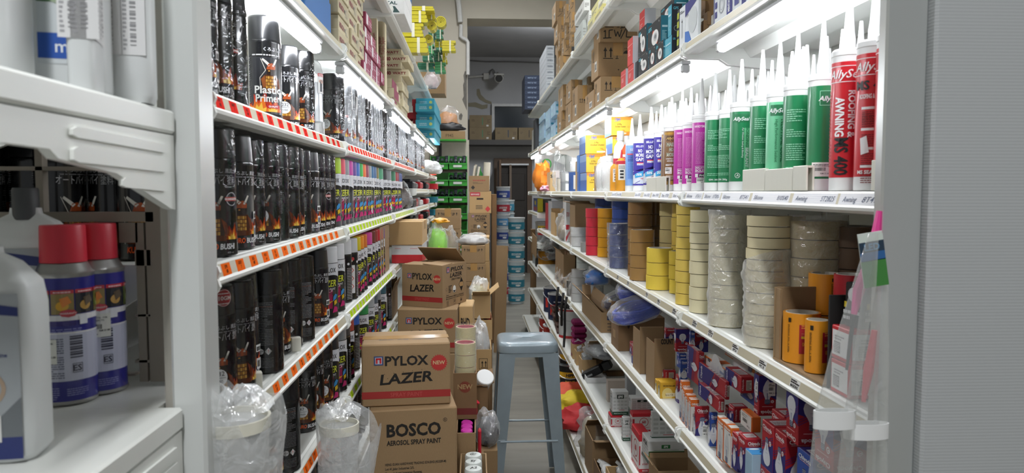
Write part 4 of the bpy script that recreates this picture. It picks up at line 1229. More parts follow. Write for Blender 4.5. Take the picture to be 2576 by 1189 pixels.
def flap_box(name, label, x0, x1, y0, y1, z, h, m=CARD, prints=None, cat='carton', flaps=(.06, .06, .06, .06), ang=(2.2, 2.0, 2.3, 1.9), t=.004, rz=0, group=None, contents=None):
    """open carton: five walls and four flaps; ang is each flap's opening measured from closed"""
    sx, sy = abs(x1 - x0), abs(y1 - y0)
    g = G()
    g.box(-sx / 2, -sy / 2, 0, sx / 2, sy / 2, t)
    g.box(-sx / 2, -sy / 2, t, sx / 2, -sy / 2 + t, h); g.box(-sx / 2, sy / 2 - t, t, sx / 2, sy / 2, h); g.box(-sx / 2, -sy / 2 + t, t, -sx / 2 + t, sy / 2 - t, h); g.box(sx / 2 - t, -sy / 2 + t, t, sx / 2, sy / 2 - t, h)
    parts = [('carton_body', g.mesh('carton body', m))]
    for k, (L, a) in enumerate(zip(flaps, ang)):
        if L <= 0: continue
        f = G()
        wd = (sx if k < 2 else sy) - .006
        f.box(-wd / 2, 0, -.0015, wd / 2, L, .0015)
        M_ = Matrix.Rotation(a, 4, 'X')
        b = {0: (Matrix.Translation((0, -sy / 2 + .002, h)), 0), 1: (Matrix.Translation((0, sy / 2 - .002, h)), PI), 2: (Matrix.Translation((-sx / 2 + .002, 0, h)), -PI / 2), 3: (Matrix.Translation((sx / 2 - .002, 0, h)), PI / 2)}[k]
        f.xf(b[0] @ Matrix.Rotation(b[1], 4, 'Z') @ M_)
        parts.append(('flap', f.mesh('carton flap', m)))
    if prints:
        pm = PM()
        for k, fn in prints.items(): pm.add(fn(sx if k in 'fb' else sy, h), face(k, sx, sy, h))
        parts.append(('printed_panel', pm.mesh('panel print')))
    return put(name, label, cat, ((x0 + x1) / 2, (y0 + y1) / 2, z), parts, rz, group)
def co_print(w_, h):
    p = P(); p.txt('CO', w_ * .18, h * .12, min(.045, h * .22), '#2a241d', 2, bold=.03); return p
def rdim(pxL, pxM, pxR, yt, e, z): 
    X, X1, Y0, Y1, z, h = rb_dims(pxL, pxM, pxR, yt, z, e)
    return X, X1, Y0, Y1, z, h
d = rdim(1434, 1447, 1502, 512, .03, Z2); flap_box('open_carton', 'tall brown carton with cut top and black letters on the tape shelf', *d, CARD, {'f': co_print}, flaps=(0, .05, .05, 0), ang=(2.9, 2.9, 2.9, 2.9))
d = rdim(1386, 1396, 1421, 535, .02, Z2); flap_box('open_carton', 'brown carton with black letters beside the packaged fittings', *d, CARD2, {'f': co_print}, flaps=(0, .03, 0, .03))
rb('small_box', 'white and red printed box between the two brown cartons', 'box', 1420, 1424, 1434, 505, Z2, mat('white box card', '#d9d9d8', .5), .02, prints={'f': lambda w_, h: P().rect(-w_ / 2, h * .3, w_, h * .12, '#c02a36').poly([(-w_ / 2, h * .12), (w_ / 2, h * .3), (w_ / 2, h * .2), (-w_ / 2, 0)], '#c02a36').txt('STORY', 0, h * .62, .03, '#b3243a', 2, fit=w_ * .8)})
# ================================================================ light-bulb boxes and electrical boxes, right side
def rbx(name, label, cat, pxL, pxM, pxR, yt, yb, m, e=.012, prints=None, z=None, **k):
    X = B + e
    if z is None: z = onX(pxM, yb, X).z
    return rb(name, label, cat, pxL, pxM, pxR, yt, z, m, e, None, prints, **k)
def bulb(p, x, y, s, kind, rot=0, l=4, glass='#d3d5da'):
    ca, sa = math.cos(rot), math.sin(rot)
    def q(pts, c, ll):
        p.poly([(x + (a * ca - b * sa) * s, y + (a * sa + b * ca) * s) for a, b in pts], c, ll)
    if kind == 'pear': prof = [(.0, -.5), (.15, -.47), (.27, -.36), (.31, -.22), (.27, -.06), (.17, .1), (.115, .22), (.11, .3)]
    elif kind == 'candle': prof = [(.0, -.5), (.08, -.4), (.17, -.2), (.19, -.05), (.15, .12), (.1, .24), (.09, .3)]
    else: prof = [(.0, -.42), (.15, -.39), (.27, -.28), (.31, -.1), (.27, .08), (.15, .2), (.11, .24), (.11, .3)]
    q(prof + [(-a, b) for a, b in prof[::-1] if a > 0], glass, l)
    q([(-.11, .3), (.11, .3), (.11, .46), (.05, .5), (-.05, .5), (-.11, .46)], '#3f4866', l)
    for j in range(3): q([(-.12, .32 + j * .05), (.12, .34 + j * .05), (.12, .355 + j * .05), (-.12, .335 + j * .05)], '#aab0c0', l + 1)
    q([(-.02, .3), (.02, .3), (.035, .05), (-.035, .05)], '#8b93ad', l + 1); q([(-.09, -.06), (.09, -.06), (.09, -.045), (-.09, -.045)], '#9aa1b5', l + 1)
RB, BB = '#b3262f', '#2b2a72'
def chi(kind='pear', mode='up', flip=False, tag_=False):
    def fn(w_, h):
        p = P()
        lo, hi = min(w_, h), max(w_, h)
        vert = h >= w_ * .9
        if mode == 'blue': p.rect(-w_ / 2, 0, w_, h, '#2f4f9c', 1)
        elif vert:
            p.poly([(-w_ / 2, 0), (w_ / 2, 0), (w_ / 2, h * .62), (-w_ / 2, h * .32)] if not flip else [(-w_ / 2, h), (w_ / 2, h), (w_ / 2, h * .4), (-w_ / 2, h * .62)], BB, 1)
            for j in range(3): p.line([(-w_ / 2, h * (.40 + j * .05)), (w_ / 2, h * (.68 + j * .05))], h * .018, '#5a2a66', 2)
        else:
            p.poly([(-w_ / 2, 0), (-w_ * .1, 0), (w_ * .1, h), (-w_ / 2, h)], BB, 1)
            for j in range(3): p.line([(-w_ * .02 + j * w_ * .06, 0), (w_ * .16 + j * w_ * .06, h)], w_ * .018, '#5a2a66', 2)
        if vert:
            u = -w_ * .02
            y0, tr = (h * .38, h * .84) if not flip else (h * .6, h * .13)
            bulb(p, u, y0, h * (.62 if kind != 'round' else .5), kind, 0 if not flip else PI)
            p.txt('Chiyoda', 0, tr, h * .085, '#ececec', 5, bold=.02, fit=w_ * .78, rot=0 if not flip else PI)
            p.rect(-w_ * .32, tr - h * .035 if not flip else tr + h * .1, w_ * .62, h * .014, '#d9a9ae', 5)
            p.ell(w_ * .27, h * .6 if not flip else h * .36, w_ * .09, w_ * .09, '#e2e2e4', 5); p.txt('C', w_ * .27, (h * .6 if not flip else h * .36) - w_ * .045, w_ * .09, RB, 6, bold=.06)
        else:
            bulb(p, w_ * .12, h * .48, min(h * 1.15, w_ * .6), kind, PI / 2)
            p.txt('Chiyoda', -w_ * .36, h * .5, w_ * .07, '#ececec', 5, bold=.02, rot=PI / 2, fit=h * .75)
        if tag_: p.sticker(w_ * .0, h * .12 if not flip else h * .5, w_ * .42, h * .34, 8)
        return p
    return fn
def chi_end(w_, h):
    p = P(); p.rect(-w_ * .1, h * .18, w_ * .42, h * .62, '#d8d3c8', 2); p.para(-w_ * .07, h * .22, w_ * .36, h * .52, 7, '#6d655c', 3); p.txt('Chiyoda', -w_ * .3, h * .5, h * .1, '#e4c9cb', 3, bold=.02, rot=PI / 2, fit=h * .7); return p
def chi_top(w_, h):
    p = P(); p.rect(-w_ * .38, -h * .3, w_ * .7, h * .5, '#d4d4d4', 2); p.para(-w_ * .34, -h * .24, w_ * .6, h * .36, 4, '#8d5a60', 3); return p
def osr(kind='candle'):
    def fn(w_, h):
        p = P()
        if h > w_:
            p.rect(-w_ / 2, 0, w_, h * .86, '#dadad6', 1); p.rect(-w_ / 2, 0, w_ * .12, h * .86, '#dd6a24', 2); p.rect(-w_ / 2, 0, w_, h * .03, '#dd6a24', 2)
            p.txt('OSRAM', -w_ * .0, h * .885, h * .05, '#f0eee8', 3, bold=.04, fit=w_ * .8); p.txt('40', w_ * .32, h * .78, h * .05, '#33333a', 4, bold=.03)
            bulb(p, 0, h * .4, h * .74, 'candle', PI, 3, '#c6c8c8')
        else:
            p.rect(-w_ / 2, h * .12, w_ * .82, h * .66, '#dadad6', 1); p.rect(w_ * .2, 0, w_ * .3, h, '#d9762e', 1); p.txt('OSRAM', -w_ * .42, h * .5, h * .16, '#dd5a1a', 3, bold=.05, rot=PI / 2, fit=h * .8)
            p.rect(-w_ * .34, h * .62, w_ * .1, h * .3, '#26262c', 3); p.txt('40w', -w_ * .29, h * .7, h * .12, W, 4); bulb(p, w_ * .12, h * .42, w_ * .62, 'pear', -PI / 2, 3, '#cfd1d0')
        return p
    return fn
def osr_side(w_, h):
    p = P(); p.rect(-w_ / 2, h * .0, w_, h * .8, '#d8d7d2', 1); p.txt('OSRAM', 0, h * .84, h * .06, '#e8e4da', 3, bold=.04, fit=w_ * .85); p.loop(0, h * .66, w_ * .12, w_ * .02, '#7a7a7a', 3); p.rect(-w_ * .05, h * .3, w_ * .3, h * .18, '#8a8a86', 3); p.bars(-w_ * .3, h * .06, w_ * .6, h * .12, '#333333', 3, 9); p.para(-w_ * .3, h * .5, w_ * .5, h * .1, 3, '#8a8a86', 3); return p
def osr_top(w_, h):
    p = P(); p.rect(-w_ * .5, -h * .5, w_, h, '#e0ddd4', 1); p.rect(-w_ * .5, -h * .1, w_, h * .2, '#dd6a24', 2); p.loop(w_ * .1, h * .2, w_ * .14, w_ * .04, '#c04a2a', 3); return p
MR = mat('red bulb box card', '#a82630', .4, 0, .05, 20)
MB_ = mat('navy bulb box card', '#2c2b6e', .4, 0, .05, 20)
MO = mat('orange bulb box card', '#d9702a', .45, 0, .05, 20)
MW = mat('white box card', '#d9d9d8', .5)
MY = mat('yellow box card', '#d6a52a', .45, 0, .05, 20)
def cb(label, pxL, pxM, pxR, yt, yb, e=.014, kind='pear', mode='up', flip=False, tag_=False, m=None, z=None, **k):
    f = chi(kind, mode, flip, tag_)
    lying = k.pop('lying', False)
    return rbx('light_bulb_box', label, 'bulb box', pxL, pxM, pxR, yt, yb, m or (MB_ if mode == 'blue' else MR), e, {'l': f, 'f': chi_end if lying else chi(kind, mode, flip, tag_), 't': chi_top}, z, group='light bulb boxes on the bulb shelf', **k)
def obx(label, pxL, pxM, pxR, yt, yb, e=.014, z=None, lying=False):
    return rbx('light_bulb_box', label, 'bulb box', pxL, pxM, pxR, yt, yb, MO, e, {'l': osr(), 'f': osr_side, 't': osr_top}, z, group='light bulb boxes on the bulb shelf')
# big row by the end post: three layers
cols = [1915, 1947, 1979, 2010, 2051, 2100, 2150]
nm6 = ('leftmost', 'second', 'third', 'fourth', 'fifth', 'sixth')
hh = .0995
for lay in range(3):
    for i in range(6):
        if lay == 2 and i == 0: continue
        X = B + .018 + .002 * ((i + lay) % 2)
        y0, y1 = onX(cols[i + 1], 1050, X).y, onX(cols[i], 1050, X).y
        if lay == 0: pr, m = chi('pear'), MR
        elif lay == 1: pr, m = (chi('pear', 'up') if i != 3 else chi('pear', 'blue')), (MR if i != 3 else MB_)
        else: pr, m = (chi('pear', 'up', True) if i != 3 else chi('round')), MR
        box_thing('light_bulb_box', f'{nm6[i]} pear-bulb box of the {("lowest", "middle", "top, upside-down")[lay]} layer by the right end post', 'bulb box', X, X + .06, y0 + .0006, y1 - .0006, Z3R + lay * (hh + .0005), hh, m, {'l': pr, 'f': pr, 't': chi_top}, 'light bulb boxes by the end post')
rbx('light_bulb_box', 'pale blue bulb box lying in front of the stacked pear-bulb boxes', 'bulb box', 1893, 1912, 1990, 1162, 1215, mat('pale blue box', '#9db9cc', .4), .0, {'t': lambda w_, h: P().rect(-w_ / 2, -h / 2, w_, h, '#3f93cf').ell(-w_ * .25, h * .3, w_ * .18, h * .1, '#dfe6ea', 2).txt('40', -w_ * .1, -h * .25, h * .2, '#1d3f6b', 3).poly([(w_ * .05, -h * .3), (w_ * .22, -h * .1), (w_ * .05, h * .1)], '#e8e2cf', 3)}, Z3R)
cb('upside-down frosted bulb box with price sticker, left of the pear-bulb wall', 1881, 1893, 1937, 945, 1048, .05, 'candle', 'up', True, True)
rbx('light_bulb_box', 'orange and white bulb box lying with barcode sticker below the upside-down one', 'bulb box', 1865, 1893, 1916, 1050, 1090, MO, .042, {'l': lambda w_, h: P().rect(-w_ / 2, 0, w_ * .96, h * .95, '#dcdad4').bars(-w_ * .3, h * .35, w_ * .4, h * .22, '#333333').para(-w_ * .4, h * .65, w_ * .5, h * .2, 3, '#666666').txt('RM 2.20', w_ * .2, h * .15, h * .1, '#222222')})
cb('bulb box lying on its side with white round bulb, below the tape shelf label', 1815, 1853, 1886, 948, 990, .05, 'round', lying=True)
cb('bulb box lying with blue panel and clear candle bulb, under the round-bulb one', 1829, 1866, 1890, 985, 1025, .06, 'candle', 'blue', lying=True)
cb('lying bulb box, end with name shown, left of two below the blue panel box', 1824, 1833, 1858, 1024, 1062, .06, 'round', lying=True)
cb('lying bulb box, end with name shown, right of two below the blue panel box', 1833, 1846, 1882, 1024, 1064, .05, 'round', lying=True)
obx('upper orange bulb box lying on its side with clear bulb', 1760, 1829, 1862, 906, 937, .055)
obx('lower orange bulb box lying on its side with clear bulb', 1766, 1829, 1860, 940, 968, .058)
cb('standing candle-bulb box left of the lying orange ones', 1729, 1758, 1772, 886, 972, .05, 'candle')
cb('lying bulb box with frosted candle bulb under the lower orange box', 1755, 1822, 1832, 960, 1006, .045, 'candle', lying=True)
cb('lying bulb box with frosted round bulb balanced on two standing boxes', 1757, 1808, 1823, 1003, 1038, .03, 'round', lying=True)
cb('standing bulb box with clear candle bulb and barcode, at the shelf joint', 1747, 1750, 1785, 1022, 1109, .02, 'candle', tag_=True)
cb('standing navy bulb box right of the barcoded one at the joint', 1784, 1787, 1805, 1037, 1124, .03, 'candle', 'blue')
obx('left orange candle-bulb box standing near the front edge', 1804, 1821, 1840, 1060, 1166, .014)
obx('right orange candle-bulb box standing near the front edge', 1821, 1841, 1862, 1078, 1180, .012)
cb('left standing clear-candle bulb box right of the orange pair', 1842, 1857, 1880, 1096, 1190, .014, 'candle')
cb('right standing clear-candle bulb box, frontmost by the orange pair', 1857, 1877, 1916, 1104, 1200, .01, 'candle')
for i, (a, b, c, t, u) in enumerate(((1730, 1736, 1757, 1003, 1088), (1725, 1730, 1752, 994, 1078), (1720, 1724.5, 1746, 981, 1069), (1714, 1719, 1740, 962, 1060))):
    obx(f'slim orange and white bulb carton standing in a file, {ORD[i]} from the front', a, b, c, t, u, .018)
rbx('light_bulb_box', 'front yellow decoration lamp box at the shelf edge', 'bulb box', 1654.5, 1662, 1705, 961, 1018, MY, .016, {'f': lambda w_, h: P().txt('DECORATION LAMP', 0, h * .8, h * .07, '#4a3410', 2, bold=.03, fit=w_ * .7).ell(-w_ * .1, h * .45, w_ * .32, h * .3, '#e8cf7a', 1).rect(-w_ * .2, h * .36, w_ * .55, h * .16, '#e6d9b0', 3).txt('2pcs CE', 0, h * .4, h * .08, '#8a6a2a', 4).txt('CE', w_ * .3, h * .07, h * .07, '#4a3410', 3).ell(-w_ * .2, h * .1, h * .04, h * .04, '#4a3410', 3), 'l': lambda w_, h: (lambda p: (bulb(p, 0, h * .45, h * .7, 'pear', 0, 3, '#ddd7c0'), p)[1])(P().ell(0, h * .5, w_ * .4, h * .35, '#e8cf7a'))})
rbx('light_bulb_box', 'second yellow decoration lamp box behind the front one', 'bulb box', 1647.5, 1654, 1697, 957, 1006, MY, .018, {'l': lambda w_, h: (lambda p: (bulb(p, 0, h * .45, h * .7, 'pear', 0, 3, '#ddd7c0'), p)[1])(P().ell(0, h * .5, w_ * .4, h * .35, '#e8cf7a'))})
cb('red bulb box standing behind the yellow boxes', 1700, 1707, 1722, 945, 1020, .06, 'round')
# rear cluster above the yellow boxes
cb('upside-down bulb box at the top of the rear cluster, round clear bulb', 1697, 1701, 1735, 828, 885, .07, 'round', flip=True)
cb('red bulb box with pale bulb left of the upside-down rear one', 1671, 1676, 1700, 826, 858, .09, 'round')
cb('bulb box with dim candle print, rear row under the tape shelf', 1736, 1748, 1782, 838, 886, .1, 'candle')
cb('blue-sided bulb box between the upside-down and the dim one', 1735, 1738, 1748, 832, 884, .08, 'candle', 'blue')
cb('navy bulb box with yellow lamp, under the upside-down rear one', 1703, 1709, 1727, 889, 925, .07, 'round', 'blue')
cb('navy bulb box with white round lamp beside the standing candle box', 1709, 1713, 1730, 904, 962, .055, 'round', 'blue')
cb('blue bulb box with white-striped top leaning in the cut carton', 1656, 1660, 1696, 886, 936, .04, 'round', 'blue')
cb('flat red bulb box lying below the blue striped one', 1668, 1676, 1706, 937, 960, .05, 'round', lying=True)
cb('bulb box with green round bulb standing left of the cut cartons', 1589, 1601, 1612, 868, 926, .03, 'round')
cb('red bulb box behind the green-bulb box', 1584, 1590, 1606, 862, 892, .05, 'round')
for i in range(8): cb(f'bulb box stacked in the cut carton, {ORD[i]} from the far end', 1619 + 9 * (i % 4), 1625 + 10 * (i % 4), 1650 + 10 * (i % 4), 850 + 10 * (i % 4) + 34 * (i // 4), 882 + 10 * (i % 4) + 36 * (i // 4), .055 + .002 * i, 'round', 'blue' if i % 3 == 0 else 'up')
def panel_card(label, px0, px1, yt, yb, e=.02, m=CARD, pr=None):
    X = B + e
    y = onX(px0, yb, X).y; z = Z3R
    w_ = onY(px1, yt, y).x - X
    h = onY(px0, yt, y).z - z
    g = G(); g.box(0, -.0025, 0, w_, .0025, h); g.box(0, .0025, 0, .004, .12, h * .9); g.box(w_ - .004, .0025, 0, w_, .12, h * .8); g.box(.004, .0025, 0, w_ - .004, .12, .004)
    parts = [('carton_body', g.mesh('cut carton', m))]
    if pr:
        p = PM(); p.add(pr(w_, h), lambda u, v, o: (u + w_ / 2, -.0025 - o, v)); parts.append(('printed_panel', p.mesh('panel print')))
    put('open_carton', label, 'carton', (X, y, z), parts)
panel_card('rear cut-down carton holding bulb boxes on the bulb shelf', 1609, 1668, 822, 928)
panel_card('front cut-down carton holding bulb boxes, with cropped black letters', 1645, 1699, 852, 968, .02, CARD, lambda w_, h: P().txt('COUNT', w_ * .1, h * .9, h * .1, '#2a241d', 2, bold=.05, fit=w_ * .6))
# cartons with blue coils, second bay of the bulb shelf
def blue_letters(w_, h):
    p = P(); p.rect(w_ * .05, h * .62, w_ * .44, h * .34, '#26365c', 1); p.line([(w_ * .14, h * .7), (w_ * .4, h * .7), (w_ * .4, h * .9), (w_ * .14, h * .9), (w_ * .14, h * .7)], h * .02, '#8a94a8', 2)
    for k, t_ in enumerate(('PRODUK', 'WARNA:', 'BUATAN')): p.txt(t_, w_ * .26, h * (.42 - .16 * k), h * .05, '#33363f', 2, bold=.04, fit=w_ * .36)
    return p
d = rdim(1464, 1512, 1540, 786, .012, Z3R); flap_box('open_carton', 'brown open carton with navy panel holding blue bags', *d, CARD, {'f': blue_letters, 'l': lambda w_, h: P()}, flaps=(0, .06, .09, .05), ang=(2.2, 2, 2.3, 1.9))
d = rdim(1538, 1556, 1672, 800, .016, Z3R); flap_box('open_carton', 'wide brown carton with black handle slot under the blue coils', *d, CARDD, {'l': lambda w_, h: P().txt('COUNT UP', 0, h * .78, h * .12, '#3a3128', 2, bold=.03, fit=w_ * .8).rect(-w_ * .2, h * .3, w_ * .3, h * .24, '#9a7a4e', 1), 'f': lambda w_, h: P().ell(-w_ * .28, h * .8, .006, h * .12, '#17130f', 2)}, flaps=(0, .05, 0, 0))
def lump(sx, sy, sz, seed, amp=.35, n=22, flat=.0):
    g = G()
    def f(u, v):
        a, b = 2 * PI * u, PI * (v - .5)
        d = Vector((math.cos(a) * math.cos(b), math.sin(a) * math.cos(b), math.sin(b)))
        k = 1 + amp * (noise.noise(d * 1.7 + Vector((seed, 0, 0))) + .5 * noise.noise(d * 4.5 + Vector((0, seed, 0))))
        z = d.z * k
        return (d.x * k * sx / 2, d.y * k * sy / 2, max(z, -.75) * sz / 1.75 + .75 * sz / 1.75)
    g.grid(f, n, n // 2 + 3, wrap=True)
    return g
def bag(label, x, y, z, sx, sy, sz, seed, m, inner=None, name='plastic_bag', cat='plastic bag', rz=0, group=None):
    parts = []
    if inner: parts.append(('contents', lump(sx * .86, sy * .86, sz * .8, seed + 3, .25).mesh('contents', inner, 1.0)))
    parts.append(('bag', lump(sx, sy, sz, seed).mesh('bag', m, .9)))
    return put(name, label, cat, (x, y, z), parts, rz, group)
BLUEB = mat('blue plastic sheet', '#2b82e0', .25, 0, .25, 14, coat=.3)
BLUED = mat('blue cable', '#2a50c8', .35, 0, .1, 30)
p = at(1500, 775, 0, B + .09)
bag('clear bag of light blue items in the navy-panel carton', p.x, p.y, HC - .53, .16, .14, .1, 3.1, FILM, BLUEB)
def coil(label, px, py, e, r, t, turns, m, tilt, seed, filmed=True):
    q_ = onX(px, py, B + e)
    g = G()
    pts = [(math.cos(a / 14 * 2 * PI) * (r + .004 * math.sin(a * 2.1 + seed)), math.sin(a / 14 * 2 * PI) * r * .8, .009 * (a // 14) + .004 * math.sin(a * 1.3)) for a in range(14 * turns)]
    g.tube(pts, t, 6)
    parts = [('coiled_cable', g.mesh('coil', m, .9))]
    if filmed: parts.append(('bag', lump(r * 2.5, r * 2.1, .011 * turns + .05, seed, .12).xf(Matrix.Translation((0, 0, -.02))).mesh('bag', FILM, .9)))
    put('cable_coil', label, 'cable coil', q_, parts, .3, 'bagged blue cable coils', (tilt, -.25))
coil('bagged blue cable coil drooping over the wide carton edge', 1603, 792, .1, .1, .008, 5, BLUED, .0, 2.0)
coil('bagged blue cable coil on top, nearest the tape shelf underside', 1600, 738, .16, .08, .008, 5, BLUED, .1, 5.0)
coil('dark blue cable coil between the bag and the drooping coil', 1560, 765, .13, .075, .008, 4, mat('navy cable', '#1b2a55', .35), .1, 8.0)
# silver and white tape on the bulb shelf, third bay
ST = '#b4b4b2'
tower(1457, .052, [.05] * 4, ST, 'silver duct tape roll at the front of the third bay', Z3R, .048, .15)
tower(1441, .045, [.05] * 2, '#a9a7a3', 'silver duct tape roll of the low pair beside the front tower', Z3R, .04, .15)
tower(1470, .15, [.05] * 5, '#c3cbc6', 'translucent white tape roll of the rear tower', Z3R, .055, .2)
tower(1492, .12, [.05] * 3, ST, 'silver tape roll behind the front silver tower', Z3R, .045, .15)
tower(1500, .2, [.05] * 4, '#d2d4d4', 'white tape roll deep behind the silver ones', Z3R, .05, .2)
d = rdim(1397, 1418, 1447, 641, .03, Z3R); flap_box('open_carton', 'brown carton standing on end beside the silver tapes', *d, CARD, None, flaps=(0, 0, .03, .0))
rb('carton', 'tall brown carton behind the carton standing on end', 'carton', 1420, 1424, 1470, 632, Z3R, CARDD, .1)
# black and brown bagged goods, fourth bay
BLKB = mat('black goods', '#1b1b1d', .4, 0, .2, 30)
for i, (px, py, e, s_) in enumerate(((1375, 628, .12, .15), (1388, 640, .1, .14), (1370, 655, .11, .14), (1401, 625, .18, .16))):
    q_ = onX(px, py + 18, B + e)
    bag(f'clear bag of black goods, {ORD[i]} of the heap on the bulb shelf', q_.x, q_.y, Z3R if i == 0 else Z3R + .03 + .1 * (i % 3), s_ * 1.2, s_ * 1.4, s_ * .9, i * 2.3, FILM, BLKB, group='heap of bagged black goods')
BRNB = mat('brown leather goods', '#4a3528', .5, 0, .3, 30)
for i in range(6):
    q_ = onX(1378 - i * 4, 690, B + .07)
    bag(f'bag of brown gloves, {ORD[i]} of the row over the strap ends', B + .08, 4.75 + i * .17, Z3R, .13, .15, .12, i * 1.7, FILM, BRNB if i % 2 else mat('tan goods', '#a08a70', .6, 0, .2, 20), group='bagged gloves on the bulb shelf')
g = G()
for i in range(1):
    g.tube([(B - .02, 4.62, Z3R + .02), (B - .035, 4.6, Z3R - .08), (B - .03, 4.63, Z3R - .2), (B - .04, 4.6, Z3R - .3)], .008, 6)
one('strap', 'black strap hanging over the bulb shelf edge, longest of three', 'strap', g.mesh('strap', BLACKP, .8))
for k, (yy, L) in enumerate(((4.8, .2), (5.1, .22))):
    g = G(); g.tube([(B - .02, yy, Z3R + .02), (B - .035, yy - .03, Z3R - .08), (B - .028, yy + .02, Z3R - L)], .009, 6)
    one('strap', ('black strap hanging over the bulb shelf edge, middle one', 'black strap hanging over the bulb shelf edge, farthest one')[k], 'strap', g.mesh('strap', BLACKP, .8))

# ================================================================ fourth level: breaker boxes and small cartons
def eps(w_, h):
    p = P(); p.rect(-w_ / 2, 0, w_, h * .14, '#1f4a34', 1); p.txt('Residual Current Circuit Breaker', 0, h * .045, h * .05, '#cfe0d6', 2, bold=.02, fit=w_ * .8)
    for j in range(4):
        for k in range(4): p.rect(-w_ * .44 + k * w_ * .23, h * (.24 + j * .15), w_ * .17, h * .08, '#b6b9b6', 1)
    p.rect(-w_ * .22, h * .7, w_ * .44, h * .17, '#1c2f27', 3); p.txt('EPS', 0, h * .735, h * .1, '#e6e8e6', 4, bold=.04, sh=.2); p.rect(-w_ * .1, h * .2, w_ * .36, h * .02, '#c05a5a', 2)
    return p
def sixty(w_, h):
    p = P(); p.rect(-w_ / 2, h * .1, w_, h * .72, '#d9d5d2', 1); p.loop(w_ * .06, h * .52, min(w_, h) * .25, min(w_, h) * .03, '#b8303a', 2, 24); p.txt('60', w_ * .06, h * .46, h * .15, '#b8303a', 3, bold=.04)
    p.txt('MONTHS WARRANTY', w_ * .06, h * .2, h * .05, '#b8303a', 3, bold=.02, fit=w_ * .55); p.txt('MAXGUARD', w_ * .05, h * .03, h * .05, '#f0dada', 3, bold=.03, fit=w_ * .5); p.rect(-w_ / 2, h * .2, w_ * .1, h * .5, '#b8303a', 2)
    return p
def eps_green(w_, h):
    p = P(); p.rect(-w_ / 2, h * .3, w_, h * .26, '#55862f', 1); p.rect(-w_ / 2, h * .44, w_, h * .1, '#2b3a2a', 2); p.rect(-w_ * .14, h * .68, w_ * .24, h * .16, '#2d7a3f', 3); p.txt('EPS', -w_ * .02, h * .715, h * .09, '#e8ece8', 4, bold=.04, sh=.2); p.rect(-w_ * .36, h * .6, w_ * .7, h * .012, '#2d7a3f', 2)
    p.para(-w_ * .4, h * .06, w_ * .5, h * .18, 4, '#5a6a5a', 2)
    return p
MWB = mat('white breaker box', '#cfd1cf', .5)
rbx('breaker_box', 'white patterned breaker box with dark letters on the red warranty box', 'box', 1535, 1541, 1581, 985, 1044, MWB, .02, {'f': eps, 'l': eps})
rbx('breaker_box', 'red warranty box with round emblem at the shelf edge', 'box', 1530, 1537, 1568, 1045, 1098, REDM, .014, {'f': sixty, 'l': sixty}, Z4R)
rbx('breaker_box', 'slim white breaker box right of the front red warranty box', 'box', 1564, 1567, 1586, 1050, 1107, MWB, .03, {'f': eps, 'l': eps}, Z4R)
rbx('breaker_box', 'large red warranty box behind the slim white box', 'box', 1582, 1589, 1640, 1040, 1086, REDM, .06, {'f': sixty, 'l': sixty})
rbx('breaker_box', 'white breaker box on top of the large red warranty box', 'box', 1583, 1590, 1645, 1004, 1038, MWB, .07, {'f': eps, 'l': eps})
rbx('breaker_box', 'tall white breaker box standing on the green-banded one', 'box', 1637, 1640, 1712, 1035, 1110, MWB, .05, {'f': eps, 'l': eps})
rbx('breaker_box', 'white box with green band and letters under the bulb shelf joint', 'box', 1615, 1632, 1722, 1110, 1168, MWB, .03, {'f': eps_green, 'l': eps})
rbx('breaker_box', 'open red warranty box below the large one', 'box', 1592, 1612, 1640, 1098, 1156, REDM, .02, {'f': sixty, 'l': sixty}, Z4R)
rbx('breaker_box', 'red and white warranty box lowest near the shelf edge', 'box', 1610, 1630, 1660, 1168, 1200, REDM, .03, {'f': sixty, 'l': sixty}, Z4R)
d = rdim(1632, 1655, 1760, 1178, .03, Z4R); flap_box('open_carton', 'open brown carton at the bottom below the green-banded box', *d[:5], .1, CARD, None, flaps=(0, .03, .03, 0))
rbx('breaker_box', 'beige torn-top box behind the white patterned breaker box', 'box', 1525, 1529, 1576, 957, 1060, mat('beige box', '#b9ada0', .6), .07, None, Z4R)
rbx('carton', 'brown carton panel behind the torn-top beige box', 'carton', 1524, 1527, 1570, 935, 1060, CARDD, .16, None, Z4R)
rb('small_box', 'plain grey box in the shade behind the torn-top beige box', 'box', 1572, 1577, 1600, 943, Z4R, mat('grey box', '#9fa2a3', .6), .1)
d = rdim(1463, 1476, 1525, 950, .02, Z4R); flap_box('open_carton', 'white open carton with a black charger lying on top', *d, MW, None, flaps=(0, 0, 0, .0))
g = G(); g.box(-.06, -.035, 0, .06, .035, .045, 0, .006); g2 = G(); g2.box(.066, -.03, 0, .12, .03, .05, 0, .006); g3 = G(); g3.box(-.035, -.0362, .012, .0, -.0352, .022); 
xq = onX(1500, 935, B + .09)
put('power_adapter', 'black power adapter resting on the white open carton', 'adapter', (d[0] + .06, (d[2] + d[3]) / 2, d[4] + d[5] - .012), [('adapter_body', g.mesh('adapter', BLACKP)), ('plug_block', g2.mesh('plug block', BLACKP)), ('rating_label', g3.mesh('rating label', mat('grey print', '#8a8a8a', .5)))], -.3, None, (.0, -.5))
d = rdim(1463, 1475, 1530, 880, .05, Z4R); flap_box('open_carton', 'brown carton behind the white one, flap folded forward', *d, CARD, None, flaps=(.12, 0, 0, 0), ang=(2.5, 2, 2, 2))
